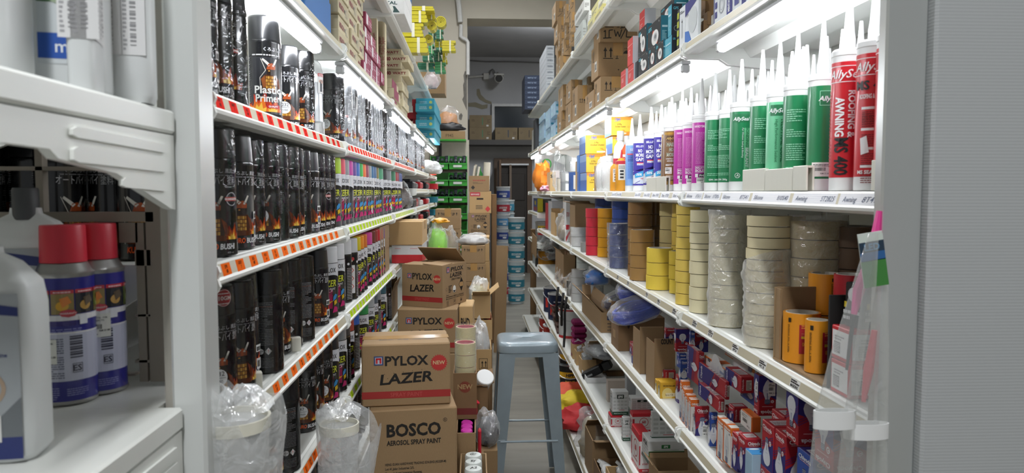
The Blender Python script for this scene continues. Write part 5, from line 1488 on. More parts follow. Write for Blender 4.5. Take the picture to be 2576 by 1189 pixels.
for i, (pl, pm_, pr_, yt) in enumerate(((1436, 1441, 1478, 866), (1445, 1450, 1492, 884), (1456, 1464, 1500, 905))):
    d = rdim(pl, pm_, pr_, yt, .02, Z4R); flap_box('open_carton', f'slim brown carton of clear blister packs, {("farthest", "middle", "nearest")[i]} of three', *d, CARD2, None, flaps=(0, 0, 0, 0))
    for k in range(7):
        g = G(); g.box(0, 0, 0, .05, .004, .03); g.tube([(.0, .002, .03), (.025, .002, .042), (.05, .002, .03)], .004, 6)
        one('blister_pack', f'clear blister pack upright in the {("farthest", "middle", "nearest")[i]} slim carton, {ORD[k]} from the front', 'blister pack', g.mesh('blister pack', mat('clear milky plastic', '#b9bcbd', .2), .8), (d[0] + .012, d[2] + .01 + (d[3] - d[2] - .03) * k / 7, Z4R + d[5] - .016), 0, 'blister packs in the slim cartons')
for i in range(6):
    rb('fabric_pack', f'folded magenta cloth pack, {("lowest", "second from bottom", "third from bottom", "third from top", "second from top", "topmost")[i]} of the stack', 'cloth', 1436, 1441, 1477, 800, Z4R + .0405 * i, mat('magenta cloth', '#8a1f58', .8, 0, .15, 30), .02 + .004 * (i % 2), h=.039, group='stack of magenta cloth packs', ch=.012)
for i in range(5):
    rb('sandpaper_pack', f'fanned brown leather pouch, {ORD[i]} from the bottom of the heap', 'pouch', 1392 - i * 2, 1404 - i * 3, 1440, 800, Z4R + .024 * i, mat('dark brown leather', '#4b322c', .6, 0, .2, 20), .02 + .006 * (i % 3), h=.022, group='heap of brown pouches', ch=.006, rz=.06 * (i % 3 - 1))
q_ = onX(1428, 790, B + .12)
bag('clear bag of grey goods on the brown pouches', B + .13, 4.2, Z4R + .121, .2, .4, .08, 9.1, FILM, mat('grey goods', '#6b7076', .5))
# paint pails and tins farther along, fourth level
def tin(name, label, x, y, z, r, h, m, pr=None, lid=None, handle=True, rz=0, group=None):
    g = G(); g.lathe([(r * .98, 0), (r, .004), (r, h * .9), (r * 1.03, h * .91), (r * 1.03, h * .95)], 22)
    l = G(); l.lathe([(r * 1.04, h * .95), (r * 1.04, h), (r * .9, h), (r * .88, h * .97), (.001, h * .97)], 22)
    parts = [('tin_body', g.mesh('tin body', m, .5)), ('lid', l.mesh('lid', lid or m, .5))]
    if handle:
        hd = G(); hd.tube([(r * 1.04 * math.cos(t), -.012 - .25 * r * math.sin(t), h * .84 - r * .75 * math.sin(t)) for t in [PI * k / 10 for k in range(11)]], .0035, 6)
        hd.xf(Matrix.Translation((0, -r * .72, 0)))
        parts.append(('handle', hd.mesh('handle', mat('wire handle', '#b8babb', .3, .5), .8)))
    if pr: parts.append(('printed_label', wrap(pr(r, h), r + .0004, 'tin print')))
    return put(name, label, 'paint tin' if 'tin' in name else 'bucket', (x, y, z), parts, rz if rz else rface(x, y), group)
def hi_print(r, h):
    p = P(); p.rect(-r, h * .35, r * 2, h * .3, '#d8a51f', 1); p.txt('HIPP', 0, h * .44, h * .14, '#16161a', 2, bold=.05, sh=.15); p.rect(-r, h * .05, r * 2, h * .28, '#17171a', 1); p.txt('PAINT', 0, h * .12, h * .12, '#d8a51f', 2, bold=.03); return p
def navy_print(r, h):
    p = P(); p.rect(-r * 1.4, h * .12, r * 2.8, h * .66, '#1d2b4d', 1); p.rect(-r * .9, h * .2, r * .8, h * .4, '#c9342e', 2); p.line([(-r * .5, h * .3), (r * .7, h * .3), (r * .7, h * .7), (-r * .5, h * .7)], h * .04, '#d9dadd', 3); return p
TINM = mat('tin plate', '#aeb1b3', .25, .6, .05, 20)
TW = mat('white tin', '#cfd1d1', .4)
tin('paint_tin', 'white and red paint tin with wire handle under the straps', B + .1, 5.35, Z4R, .085, .23, TW, lambda r, h: P().rect(-r * 1.5, h * .86, r * 3, h * .06, '#b7272c').rect(-r * 1.5, 0, r * 3, h * .08, '#b7272c'), mat('black lid', '#2a2a2c', .4))
tin('paint_tin', 'navy and red paint tin beyond the white and red one', B + .1, 6.1, Z4R, .09, .22, mat('navy tin', '#22304f', .4), navy_print, TW)
tin('paint_tin', 'second navy paint tin at the far end of the fourth shelf', B + .1, 6.5, Z4R, .09, .22, mat('navy tin'), navy_print, TW)
tin('paint_tin', 'white tin lowest of the pair by the stool, base shelf', B + .06, 5.6, ZBR, .085, .125, TW)
tin('paint_tin', 'white tin on top of the lower white tin, base shelf', B + .06, 5.6, ZBR + .1255, .085, .125, TW)
tin('paint_tin', 'black paint tin with yellow band beside the white tins', B + .08, 5.2, ZBR, .095, .145, mat('black tin', '#1a1a1c', .4), hi_print, TINM)
tin('paint_tin', 'tin with yellow band standing on the black paint tin', B + .08, 5.2, ZBR + .1455, .085, .11, TINM, hi_print, TINM)
tin('paint_tin', 'red and white paint tin farthest on the base shelf', B + .08, 6.2, ZBR, .1, .24, mat('red tin', '#a83029', .4), None, TW)
tin('paint_tin', 'second red paint tin at the back end of the base shelf', B + .08, 6.6, ZBR, .1, .24, mat('red tin'), None, TW)
for i, (c, lab, yy) in enumerate((('#d9573a', 'orange folded safety cloth on the base shelf beyond the stool', 4.75), ('#d8c02c', 'yellow folded cloth between orange and red ones on the base shelf', 4.5), ('#b9262a', 'red folded cloth on the base shelf just behind the stool', 4.2))):
    bag(lab, B + .02, yy, ZBR, .26, .28, .12, i * 3.3, mat('cloth ' + c, c, .7, 0, .1, 20), None, 'folded_cloth', 'cloth')
bag('pale crumpled clear bag on the base shelf behind the stool', B + .06, 3.75, ZBR, .28, .4, .26, 2.7, FILM, mat('cream goods', '#b9ad95', .6, 0, .2, 20))
# base shelf cartons
d = (B - .05, B + .12, 3.38, 3.62); flap_box('open_carton', 'small brown carton with open flaps on the base shelf, right of the stool', *d, ZBR, .2, CARD, None, flaps=(.08, .08, 0, 0), ang=(2.9, .6, 0, 0))
d = (B - .05, B + .16, 3.1, 3.34); flap_box('open_carton', 'brown carton of white round covers on the base shelf', *d, ZBR, .13, CARDD, None, flaps=(0, 0, 0, 0))
PVCW = mat('white conduit fitting', '#c6c7c4', .4)
for i in range(7):
    g = G(); g.lathe([(.034, 0), (.034, .012), (.03, .014), (.001, .015)], 18)
    one('round_cover', f'white round junction cover lying in the base carton, {ORD[i]} from the front', 'cover', g.mesh('cover', PVCW, .6), (B - .01 + (i % 2) * .07, 3.14 + .055 * (i // 2), ZBR + .112 + .004 * (i % 3)), 0, 'white round covers', (.5 + .1 * (i % 3), .15 * (i % 2), .3 * i))
d = (B - .045, B + .22, 2.75, 3.06); flap_box('open_carton', 'torn brown carton filled with short white pipes on the base shelf', *d, ZBR, .2, CARD2, {'l': lambda w_, h: P().rect(-w_ * .3, h * .3, w_ * .3, h * .4, '#b8a12c').para(-w_ * .28, h * .35, w_ * .26, h * .3, 3, '#3a3020')}, flaps=(.05, 0, 0, 0), ang=(2.9, 0, 0, 0))
for i in range(26):
    g = G(); g.ring(.019, .0155, -.045, .045, 14)
    one('pipe_coupling', f'short white pipe coupling in the torn carton, {ORD[i]} as they lie from the front', 'pipe fitting', g.mesh('coupling', PVCW, .6), (B + .0 + RN.uniform(-.015, .185), 2.79 + .23 * i / 26 + .01, ZBR + .185 + RN.uniform(-.01, .028)), 0, 'white pipe couplings', (RN.uniform(.5, 2.6), RN.uniform(-.5, .5), RN.uniform(0, 3)))
rb('carton', 'white-sided carton behind the small open cartons on the base shelf', 'carton', .4, 1455, .12, 0, ZBR, MW, .16, h=.2, X=B + .2, Y=2.3)
for i, (x0, x1, y0, y1, h) in enumerate(((B - .045, B + .1, 2.5, 2.7, .2), (B + .03, B + .22, 2.33, 2.47, .17), (B - .04, B + .16, 2.1, 2.3, .17))):
    flap_box('open_carton', ('brown carton with yellow tag, farthest of three low open ones', 'middle of three low open brown cartons, dark inside', 'nearest low open brown carton at the bottom of the picture')[i], x0, x1, y0, y1, ZBR, h, CARD, {'l': lambda w_, h: P().rect(-w_ * .2, h * .45, w_ * .35, h * .4, '#b8a12c').para(-w_ * .18, h * .5, w_ * .3, h * .3, 3, '#3a3020')} if i == 0 else None, flaps=(0, 0, 0, 0))
# ================================================================ far bays of the main and tape shelves
def ops(w_, h):
    p = P(); p.rect(-w_ / 2, 0, w_, h, '#dcb63c', 1); p.rect(-w_ / 2, h * .84, w_, h * .16, '#e08a2a', 2); p.txt('OpS', -w_ * .2, h * .83, h * .12, '#2f5fae', 3, bold=.05, sh=.2); p.rect(-w_ * .36, h * .77, w_ * .3, h * .02, '#2f5fae', 3)
    p.txt('3 Pin', -w_ * .12, h * .56, h * .09, '#5a4418', 3, sh=.3, bold=.02); p.txt('Socket Outlet', -w_ * .08, h * .44, h * .08, '#5a4418', 3, sh=.3, bold=.02, fit=w_ * .5)
    p.poly([(w_ * .0, h * .3), (w_ * .1, h * .3), (w_ * .16, h * .2), (w_ * .5, h * .22), (w_ * .5, 0), (w_ * .1, 0), (w_ * .2, h * .12)], '#d9862a', 2); p.rect(-w_ * .1, h * .06, w_ * .3, h * .09, '#e6e0cc', 3); p.loop(w_ * .3, h * .46, h * .05, h * .01, '#b05a3a', 3)
    return p
def ops_b(w_, h): return P().rect(-w_ / 2, 0, w_, h * .6, '#3767b5', 1).poly([(-w_ / 2, h * .6), (w_ / 2, h * .6), (w_ / 2, h), (-w_ / 2, h)], '#7a9bcf', 1)
for i, (a, b, c, t, u, e) in enumerate(((1460, 1476, 1518, 434, 478, .02), (1459, 1475, 1522, 387, 433, .02), (1458, 1473, 1544, 340, 386, .02), (1525, 1541, 1590, 343, 385, .09), (1522, 1538, 1592, 294, 340, .09))):
    rbx('socket_box', ('lowest yellow socket outlet box of the front stack', 'middle yellow socket outlet box of the front stack', 'top yellow socket outlet box of the front stack', 'yellow socket outlet box set back, under the highest one', 'highest yellow socket outlet box, nearest the lamp tube')[i], 'box', a, b, c, t, u, MY, e, {'f': ops, 'l': ops_b}, ZM if i == 0 else None, group='yellow socket outlet boxes')
def bottle(label, px, e, r, h, m, cap, pr=None, nz=False, z=None, film_=False, name='bottle'):
    X = B + e
    y = onX(px, 420, X).y
    z = ZM if z is None else z
    g = G(); g.lathe([(r * .94, 0), (r, .004), (r, h * .66), (r * .92, h * .74), (r * .5, h * .82), (r * .42, h * .84)], 20)
    c = G()
    if nz: c.lathe([(r * 1.02, h * .68), (r * 1.02, h * .76), (r * .3, h * .79), (r * .22, h * .86), (r * .06, h * 1.05)], 16)
    else: c.lathe([(r * .5, h * .842), (r * .5, h * .99), (r * .46, h)], 16)
    parts = [('bottle_body', g.mesh('bottle body', m, .6)), ('cap', c.mesh('bottle cap', cap, .6))]
    if pr: parts.append(('printed_label', wrap(pr(r, h), r + .0004, 'bottle print')))
    if film_: parts.append(('film', lump(r * 2.5, r * 2.5, h * 1.02, px, .12).mesh('film', FILM, .9)))
    put(name, label, 'bottle', (X, y, z), parts, rface(X, y))
def glue(r, h):
    p = P(); p.rect(-r * .5, h * .28, r * 1.2, h * .4, '#e6e2da', 2)
    for k in range(3): p.rect(-r * .2, h * (.32 + .08 * k), r * .6, h * .05, '#2a2a2a', 3)
    p.para(-r * .4, h * .56, r, h * .1, 3, '#777777', 3); return p
YP = mat('amber plastic', '#dd9a2c', .35)
RP = mat('red cap plastic', '#c2283a', .4, 0, .03, 20)
bottle('amber glue bottle with pointed red cap, front one beside the gap fillers', 1563, .035, .026, .17, YP, RP, glue, True)
bottle('amber glue bottle with red cap, half hidden behind the front one', 1549, .05, .026, .15, YP, RP, glue, False)
bottle('orange and black tube standing between amber glue and light blue filler', 1576, .06, .024, .24, mat('orange tube', '#e0632a', .4), WPL, lambda r, h: P().rect(-r * 1.5, 0, r * 3, h * .28, '#222226').rect(-r * 1.5, h * .5, r * 3, h * .16, '#e8e6e2', 2).txt('PU', 0, h * .53, h * .08, '#c2283a', 3, bold=.05))
for k, (px, e, h) in enumerate(((1518, .04, .17), (1533, .055, .17), (1540, .12, .3), (1560, .13, .3))):
    bottle(('white bottle in crinkled film, left one before the socket boxes', 'white bottle in crinkled film, right one beside the amber glue', 'tall white capped bottle behind the film-wrapped pair', 'tall white capped bottle right of the other tall one')[k], px, e, .034, h, WPL, WPL, None, False, None, k < 2)
g = G(); g.box(0, 0, 0, .06, .003, .13); g.box(.004, .012, 0, .06, .015, .125)
one('cardboard_sheet', 'folded brown cardboard strips before the lowest socket box', 'card', g.mesh('card strips', CARD), (B + .015, onX(1495, 440, B + .015).y, ZM))
for k, (px, yt, e, c) in enumerate(((1462, 395, .016, '#2f63b0'), (1461, 352, .016, '#3f78bf'))):
    rb('small_box', ('lower thin blue box at the edge left of the socket boxes', 'upper thin blue box at the edge left of the socket boxes')[k], 'box', px - 6, px - 1, .12, yt, ZM if k == 0 else ZM + .114, mat('blue box ' + c, c, .4), e, h=.113 if k == 0 else .1)
rb('small_box', 'narrow tan carton standing left of the thin blue boxes', 'box', 1448, 1453, .1, 405, ZM, CARD2, .02)
for k, (px, e, z_, r, h, c) in enumerate(((1428, .05, 0, .05, .065, '#9fa2a3'), (1428, .05, .0655, .05, .07, '#b3b5b4'), (1448, .06, 0, .045, .13, '#3f5f9c'), (1440, .13, 0, .055, .22, '#c3c6c7'), (1455, .15, .0, .05, .24, '#cdd0d0'), (1414, .055, 0, .04, .1, '#cfc7b8'))):
    X = B + e
    tin('paint_tin', ('small grey tin with dark lid, lower of the pair on the main shelf', 'small silver tin on the lower grey tin, main shelf', 'blue-labelled tin right of the stacked small tins', 'tall silver tin with bright rim behind the small tins', 'tall pale tin nearest the blue boxes, rear', 'cream tin left of the stacked small tins')[k], X, onX(px, 440, X).y, ZM + z_, r, h, mat('tin ' + c, c, .3, .3), lambda r, h: P().rect(-r * .3, h * .1, r * .9, h * .7, '#d6d6d2'), TINM, False, group='small tins on the main shelf')
rb('small_box', 'pink-white carton on the tins of the third bay', 'box', 1364, 1372, 1408, 397, ZM + .11, mat('pinkish box', '#d8cfcd', .5), .05, h=.08)
rb('small_box', 'pale carton below the pink-white one, main shelf', 'box', 1366, 1372, 1410, 425, ZM, MW, .05, h=.109)
d = rdim(1376, 1384, 1398, 432, .02, ZM); flap_box('open_carton', 'tan carton with cropped black letters beside the bubble film', *d, CARD2, {'f': lambda w_, h: P().txt('SU', 0, h * .7, h * .16, '#2a241d', 2, bold=.04)}, flaps=(0, 0, 0, 0))
bag('bubble film bundle hanging beside the tan lettered carton', B + .06, onX(1406, 430, B + .06).y, ZM, .1, .12, .3, 4.4, FILM, None)
bag('orange crumpled cloth bag spilling over the main shelf edge', B + .02, onX(1365, 450, B + .02).y, ZM, .16, .5, .26, 6.6, mat('orange bag cloth', '#e0801f', .5, 0, .15, 12), None, 'cloth_bag', 'bag')
bag('pink cloth tip under the orange bag', B + .0, onX(1372, 470, B + .0).y, ZM, .08, .25, .05, 2.2, mat('pink cloth', '#d99aae', .7), None, 'folded_cloth', 'cloth')
for i in range(6):
    y = 7.04 + .18 * (i % 6)
    tin('paint_tin', f'white green-swirl tin at the far main shelf end, {ORD[i]} from the front', B + .12, y, ZM, .075, .2, TW, lambda r, h: P().loop(0, h * .4, r * .7, r * .2, '#3fae4a', 2).rect(-r, h * .7, r * 2, h * .1, '#b9c0ba', 1), TW, False, group='white and green tins')
    if i < 4: tin('paint_tin', f'white green-swirl tin of the upper row, far end, {ORD[i]} from the front', B + .085, y, ZM + .201, .072, .14, TW, lambda r, h: P().loop(0, h * .4, r * .7, r * .2, '#3fae4a', 2), TW, False, group='white and green tins')
# tape-shelf level, farther bays
bag('clear-bagged small fittings beside the lettered carton', B + .07, 5.2, Z2, .18, .5, .22, 1.1, FILM, mat('beige goods', '#a3947e', .6, 0, .3, 30))
rb('small_box', 'red-topped packet behind the bagged fittings', 'box', 1372, 1380, 1400, 535, Z2, REDM, .06, h=.24, prints={'f': lambda w_, h: P().txt('3M', 0, h * .7, h * .14, W, 2, bold=.05)})
box_thing('carton', 'plain pale grey carton on the tape shelf under the main shelf', 'carton', B + .06, B + .26, 6.3, 6.62, Z2, .26, mat('pale grey carton', '#b5b6ba', .7))
rb('small_box', 'thin white sheet stack behind the pale grey carton', 'box', 1416, 1420, 1436, 500, Z2, MW, .14, h=.3)
tin('paint_tin', 'tin with yellow and red label at the far end of the tape shelf', B + .09, 7.3, HC + LIFT - .5, .09, .2, TINM, lambda r, h: P().rect(-r * .8, h * .4, r * 1.5, h * .4, '#d8b02c').txt('HPF', -r * .05, h * .52, h * .2, '#1a1a1a', 2, bold=.05).rect(-r * .8, h * .34, r * 1.5, h * .1, '#b7272c', 2), TINM, False)
rb('small_box', 'blue and yellow printed packet at the far end under the main shelf', 'box', 1342, 1352, 1366, 499, HC + LIFT - .21, mat('yellow packet', '#cfc12f', .5), .03, prints={'l': lambda w_, h: P().rect(-w_ / 2, 0, w_, h, '#2b4a9c').rect(-w_ * .4, h * .06, w_ * .8, h * .3, '#a82a34', 2).ell(0, h * .66, w_ * .2, h * .18, '#d8c22c', 2)})
tin('bucket', 'white plastic tub behind the blue and yellow packet', B + .12, 7.72, HC + LIFT - .21, .08, .13, TW, None, TW, False)
for k, (yy, z_, c, lab) in enumerate(((7.5, -.77, '#33363b', 'black lettered tub at the far end of the third shelf'), (7.15, -.77, '#c98f2b', 'yellow tub with white handle beside the black lettered one'), (7.85, -.77, '#b5babd', 'grey tub farthest on the third shelf'))):
    tin('bucket', lab, B + .1, yy, HC + LIFT + z_, .085, .2, mat('tub ' + c, c, .4), lambda r, h: P().txt('AAA PAINT', 0, h * .6, h * .12, '#d0d0d0', 2, bold=.03, fit=r * 1.2), TW)
g = G(); g.box(-.002, -.12, 0, .002, .12, .2)
one('cardboard_sheet', 'loose brown card square hooked over the far shelf edge', 'card', g.mesh('card square', CARD), (B - .034, 7.05, HC - .615), 0, None, (.15, 0, .1))
# ================================================================ cartons and boxes above the right canopy
def arrows(p, x, y, s, c='#2b241c', l=2):
    for k in (0, 1):
        u = x + k * s * .5
        p.rect(u - s * .05, y + s * .12, s * .1, s * .6, c, l); p.poly([(u - s * .17, y + s * .68), (u + s * .17, y + s * .68), (u, y + s * 1.05)], c, l)
    p.rect(x - s * .2, y, s * .9, s * .07, c, l)
def glass_mark(p, x, y, s, c='#2b241c', l=2):
    p.poly([(x - s * .18, y + s), (x + s * .18, y + s), (x + s * .16, y + s * .5), (x + s * .03, y + s * .38), (x - s * .03, y + s * .38), (x - s * .16, y + s * .5)], c, l); p.rect(x - s * .025, y + s * .04, s * .05, s * .36, c, l); p.rect(x - s * .15, y, s * .3, s * .05, c, l)
def umbrella_mark(p, x, y, s, c='#2b241c', l=2):
    p.poly([(x - s * .42, y + s * .5)] + [(x + s * .42 * math.cos(PI - k * PI / 8), y + s * .5 + s * .3 * math.sin(PI - k * PI / 8)) for k in range(1, 8)] + [(x + s * .42, y + s * .5)], c, l); p.rect(x - s * .02, y, s * .04, s * .52, c, l)
    for k in range(5): p.rect(x - s * .3 + k * s * .15, y + s * .88, s * .05, s * .1, c, l)
def ship(hand=False):
    def fn(w_, h):
        p = P(); s = min(h * .36, w_ * .28)
        arrows(p, -w_ * .32, h * .52, s); glass_mark(p, -w_ * .02, h * .52, s); umbrella_mark(p, w_ * .26, h * .5, s * 1.05)
        p.line([(w_ * .36, h * .62), (w_ * .48, h * .62), (w_ * .48, h * .92), (w_ * .36, h * .92), (w_ * .36, h * .62)], .002, '#4a3d2c', 2)
        if hand:
            for pts in ([(-.36, .14), (-.36, .42), (-.4, .36)], [(-.26, .14), (-.26, .42), (-.16, .44)], [(-.42, .13), (-.2, .15)], [(-.12, .44), (-.08, .2), (-.03, .38), (.02, .18), (.08, .46)], [(.05, .12), (.2, .52)], [(.22, .5), (.2, .18), (.34, .18)], [(.08, .86), (.08, .52)], [(.04, .5), (.16, .54), (.19, .68), (.14, .82), (.04, .86)]):
                p.line([(a * w_, b * h) for a, b in pts], .005, '#1e1a15', 4)
        else: p.line([(w_ * .0, h * .2), (w_ * .04, h * .2)], .003, '#3a3024'); p.line([(w_ * .02, h * .18), (w_ * .02, h * .22)], .003, '#3a3024')
        return p
    return fn
def ship_side(w_, h):
    p = P(); arrows(p, -w_ * .25, h * .55, min(h * .34, w_ * .5)); p.rect(w_ * .02, h * .2, w_ * .3, h * .3, '#cfccc4', 2); p.bars(w_ * .05, h * .25, w_ * .22, h * .18, '#333333', 3, 7); return p
def ccar(label, pL, pM, pR, yt, yb, e=.02, hand=False, m=None, z=None, pr=None, **k):
    return rbx('carton', label, 'carton', pL, pM, pR, yt, yb, m or CARD, e, pr or {'f': ship(hand), 'l': ship_side}, z, group='cartons above the right canopy', tape='y', **k)
ccar('shipping carton with handwritten black letters, topmost of the tall stack of three', .2, 1510, 1604, 36, 104.3, .035, True)
ccar('shipping carton in the middle of the tall stack of three', .22, 1505, 1604, 107, 191, .03)
ccar('shipping carton at the bottom of the tall stack of three, on the canopy', .2, 1511, 1590, 192, 260, .02, z=ZCR)
ccar('plain-fronted brown carton with torn sticker left of the three-carton stack', 1472, 1494, 1515, 224, 284, .015, z=ZCR)
ccar('open-topped brown carton behind the torn-sticker one', 1440, 1453, 1490, 214, 296, .02, z=ZCR)
ccar('shipping carton with white side sticker, upper of the pair near the lamp joint', 1424, 1436, 1465, 200, 253, .02)
ccar('shipping carton with white side sticker, lower of the pair near the lamp joint', 1423, 1437, 1456, 254, 312, .014, z=ZCR)
ccar('shipping carton upper of the pair next to the pale blue boxes', 1405, 1416, 1428, 212, 277, .02)
ccar('shipping carton lower of the pair next to the pale blue boxes', 1402, 1412, 1424, 279, 330, .014, z=ZCR)
ccar('small letter-printed carton glimpsed behind the open-topped one', 1476, 1480, 1530, 184, 235, .2)
def vkl(mode):
    def fn(w_, h):
        p = P()
        p.txt('GPS', -w_ * .3, h * .78, h * .12, '#54b6c9', 2, bold=.03, fit=w_ * .26)
        p.poly([(-w_ * .12, h * .66), (w_ * .22, h * .2), (w_ * .3, h * .27), (-w_ * .04, h * .74)], '#d9552c', 2)
        p.ell(w_ * .1, h * .46, w_ * .26, h * .24, '#d9d9d6', 3, 22); p.ell(w_ * .12, h * .47, w_ * .13, h * .13, '#aeb0b0', 4, 18); p.ell(w_ * .13, h * .48, w_ * .07, h * .07, '#6d7072', 5, 14)
        p.loop(-w_ * .36, h * .2, h * .08, h * .01, '#9fb0b4', 3); p.ell(w_ * .38, h * .88, h * .03, h * .03, '#d9d9d9', 3)
        if mode: p.rect(-w_ * .2, h * .55, w_ * .2, h * .26, '#dcdcd8', 6)
        return p
    return fn
def teal_side(w_, h):
    p = P(); p.rect(-w_ * .35, h * .64, w_ * .7, h * .06, '#bcd9df', 2); p.para(-w_ * .34, h * .2, w_ * .6, h * .36, 8, '#8fc3cd', 2); p.txt('vsop', 0, h * .84, h * .07, '#7fbac6', 2, fit=w_ * .4); return p
DKB = mat('dark navy box', '#131a26', .4, 0, .1, 10)
TEAL = mat('teal box card', '#1f7487', .4, 0, .06, 10)
TEALL = mat('light teal box card', '#3f9fb5', .4, 0, .06, 10)
def gbox(label, pL, pM, pR, yt, yb, e=.014, z=None, side=True, mode=0, m=None):
    pr = {'l': vkl(mode), 'f': (lambda w_, h: P().rect(-w_ / 2, 0, w_, h, '#1f7487', 1).rect(-w_ * .35, h * .64, w_ * .7, h * .06, '#bcd9df', 2).para(-w_ * .34, h * .2, w_ * .6, h * .36, 8, '#8fc3cd', 2))}
    return rbx('downlight_box', label, 'box', pL, pM, pR, yt, yb, m or DKB, e, pr, z, group='navy downlight boxes above the canopy')
gbox('navy downlight box with red tab and handle, centre of the upper row', 1628, 1661, 1681, 38, 119, .02)
gbox('navy downlight box left of the handled one, torn white label', 1606, 1627, 1640, 58, 140, .02, mode=1)
gbox('navy downlight box leftmost of the lower row with white sticker', 1606, 1631, 1633, 126, 190, .014, ZCR, mode=1)
gbox('navy downlight box in the middle of the lower row', 1632, 1649, 1652, 110, 178, .014, ZCR)
gbox('navy downlight box right of the lower row beside the teal one', 1650, 1669, 1674, 98, 166, .014, ZCR)
gbox('navy downlight box at the top edge, above the handled one', 1647, 1680, 1716, -8, 36, .03)
rbx('downlight_box', 'light teal box standing at the end of the lower navy row', 'box', 1673, 1690, 1706, 88, 152, TEALL, .014, {'l': teal_side, 'f': lambda w_, h: P().rect(-w_ / 2, 0, w_, h, '#141b28').txt('GPS', -w_ * .1, h * .78, h * .1, '#54b6c9', 2, fit=w_ * .4)}, ZCR)
rbx('downlight_box', 'light teal and navy box standing on the lower teal one', 'box', 1681, 1690, 1716, 9, 87, TEALL, .02, {'l': teal_side, 'f': lambda w_, h: P().rect(-w_ / 2, 0, w_, h, '#141b28').txt('GPS', -w_ * .1, h * .82, h * .09, '#54b6c9', 2, fit=w_ * .5).loop(0, h * .22, h * .09, h * .01, '#9fb0b4', 2)})
def redwhite(w_, h): return P().rect(-w_ / 2, h * .72, w_, h * .02, '#e0a9a6', 2).para(-w_ * .3, h * .36, w_ * .4, h * .24, 4, '#e0a9a6', 2)
RDS = mat('coral red box card', '#c23a38', .5)
def rw(label, pL, pM, pR, yt, yb, e=.014, z=None): return rbx('boxed_lamp', label, 'box', pL, pM, pR, yt, yb, RDS, e, {'l': redwhite, 'f': lambda w_, h: P().rect(-w_ / 2, 0, w_, h, '#cfd2d8')}, z, group='red and white boxes above the canopy')
rw('red and white box, lowest and farthest at the canopy edge', 1562, 1574, 1586, 172, 222, .012, ZCR)
rw('red and white box right of the lowest one, under the upper one', 1580, 1594, 1600, 158, 208, .014, ZCR)
rw('red and white box on top of the lower pair', 1579, 1592, 1610, 90, 158, .018)
rw('red box highest at the left of the navy downlight boxes', 1609, 1622, 1650, 20, 96, .05)
rb('boxed_lamp', 'dark navy box with white flap below the torn-label downlight box', 'box', 1598, 1604, 1614, 152, ZCR, DKB, .02)
def panel_box(label, pL, pM, pR, yt, yb, m, pr, e=.012): return rbx('boxed_lamp', label, 'box', pL, pM, pR, yt, yb, m, e, pr, ZCR)
panel_box('narrow black box with lime squares on its edge', 1704, 1709.5, 1712, 22, 124, mat('black lime box', '#20231f', .5), {'l': lambda w_, h: [p for p in [P()] if [p.rect(-w_ * .4, h * (.14 + .21 * k), w_ * .8, h * .15, '#aeb83a', 2) for k in range(4)]][0]})
panel_box('white box with slim lamp outline beside the lime-squared one', 1710, 1724, 1727, 10, 118, mat('cold white box', '#d3d7d9', .5), {'l': lambda w_, h: P().para(-w_ * .4, h * .84, w_ * .8, h * .08, 2, '#555a60', 2).rect(-w_ * .12, h * .25, w_ * .2, h * .4, '#b6bcc0', 2).ell(-w_ * .02, h * .66, w_ * .1, h * .05, '#b6bcc0', 2)})
panel_box('blue and white round panel lamp box at the canopy joint', 1725, 1757, 1765, -18, 108, mat('cold white box'), {'l': lambda w_, h: P().poly([(-w_ / 2, h), (w_ / 2, h), (w_ / 2, h * .9), (-w_ / 2, h * .68)], '#33357a').ell(w_ * .1, h * .5, w_ * .34, h * .3, '#c3c8c9', 2, 24).poly([(-w_ / 2, 0), (w_ * .05, 0), (-w_ * .2, h * .3), (-w_ / 2, h * .34)], '#3c6fb8', 2).txt('12W', -w_ * .3, h * .66, h * .06, '#3a4a5a', 3)})
for k, (pL, pM, pR, yt, yb) in enumerate(((1738, 1748, 1752, 66, 98), (1753, 1758, 1766, 62, 90), (1764, 1770, 1784, 50, 84), (1770, 1780, 1790, 28, 56), (1762, 1775, 1796, -10, 30))):
    rbx('carton', f'small open brown carton end, {ORD[k]} from the far side beside the panel lamp box', 'carton', pL, pM, pR, yt, yb + 6, CARDD, .014 + .01 * k, None, ZCR if k < 3 else None, group='small brown cartons beside the panel lamp box')
rb('boxed_lamp', 'tan and red box above the small brown cartons', 'box', 1762, 1770, 1790, -30, ZCR + .11, mat('tan print box', '#b89a4a', .5), .03, prints={'l': lambda w_, h: P().rect(-w_ / 2, h * .3, w_, h * .3, '#c23a2c')})
panel_box('white fan box with blue edge print at the top right', 1798, 1830, 1838, -40, 56, mat('cold white box'), {'l': lambda w_, h: P().rect(-w_ * .5, 0, w_ * .05, h, '#33357a').loop(w_ * .12, h * .5, h * .26, h * .03, '#7c8288', 2).loop(w_ * .12, h * .5, h * .16, h * .02, '#9aa0a6', 2).rect(-w_ * .4, h * .2, w_ * .16, h * .2, '#33357a', 2).rect(-w_ * .4, h * .5, w_ * .16, h * .2, '#33357a', 2)})
panel_box('blue-edged box with white letters, last before the frame edge', 1830, 1866, 1880, -60, 34, mat('cold white box'), {'l': lambda w_, h: P().rect(-w_ * .5, 0, w_ * .4, h, '#33357a').txt('MENTALY', -w_ * .28, h * .4, w_ * .14, W, 2, bold=.03, rot=PI / 2, fit=h * .5).rect(w_ * .05, h * .2, w_ * .3, h * .24, '#4a4f8a', 2)})
panel_box('blue and white box beyond the blue-edged one, top right', 1868, 1905, 1920, -80, 14, mat('cold white box'), {'l': lambda w_, h: P().rect(-w_ * .5, 0, w_ * .3, h, '#33357a').rect(0, h * .2, w_ * .3, h * .24, '#4a4f8a', 2)})
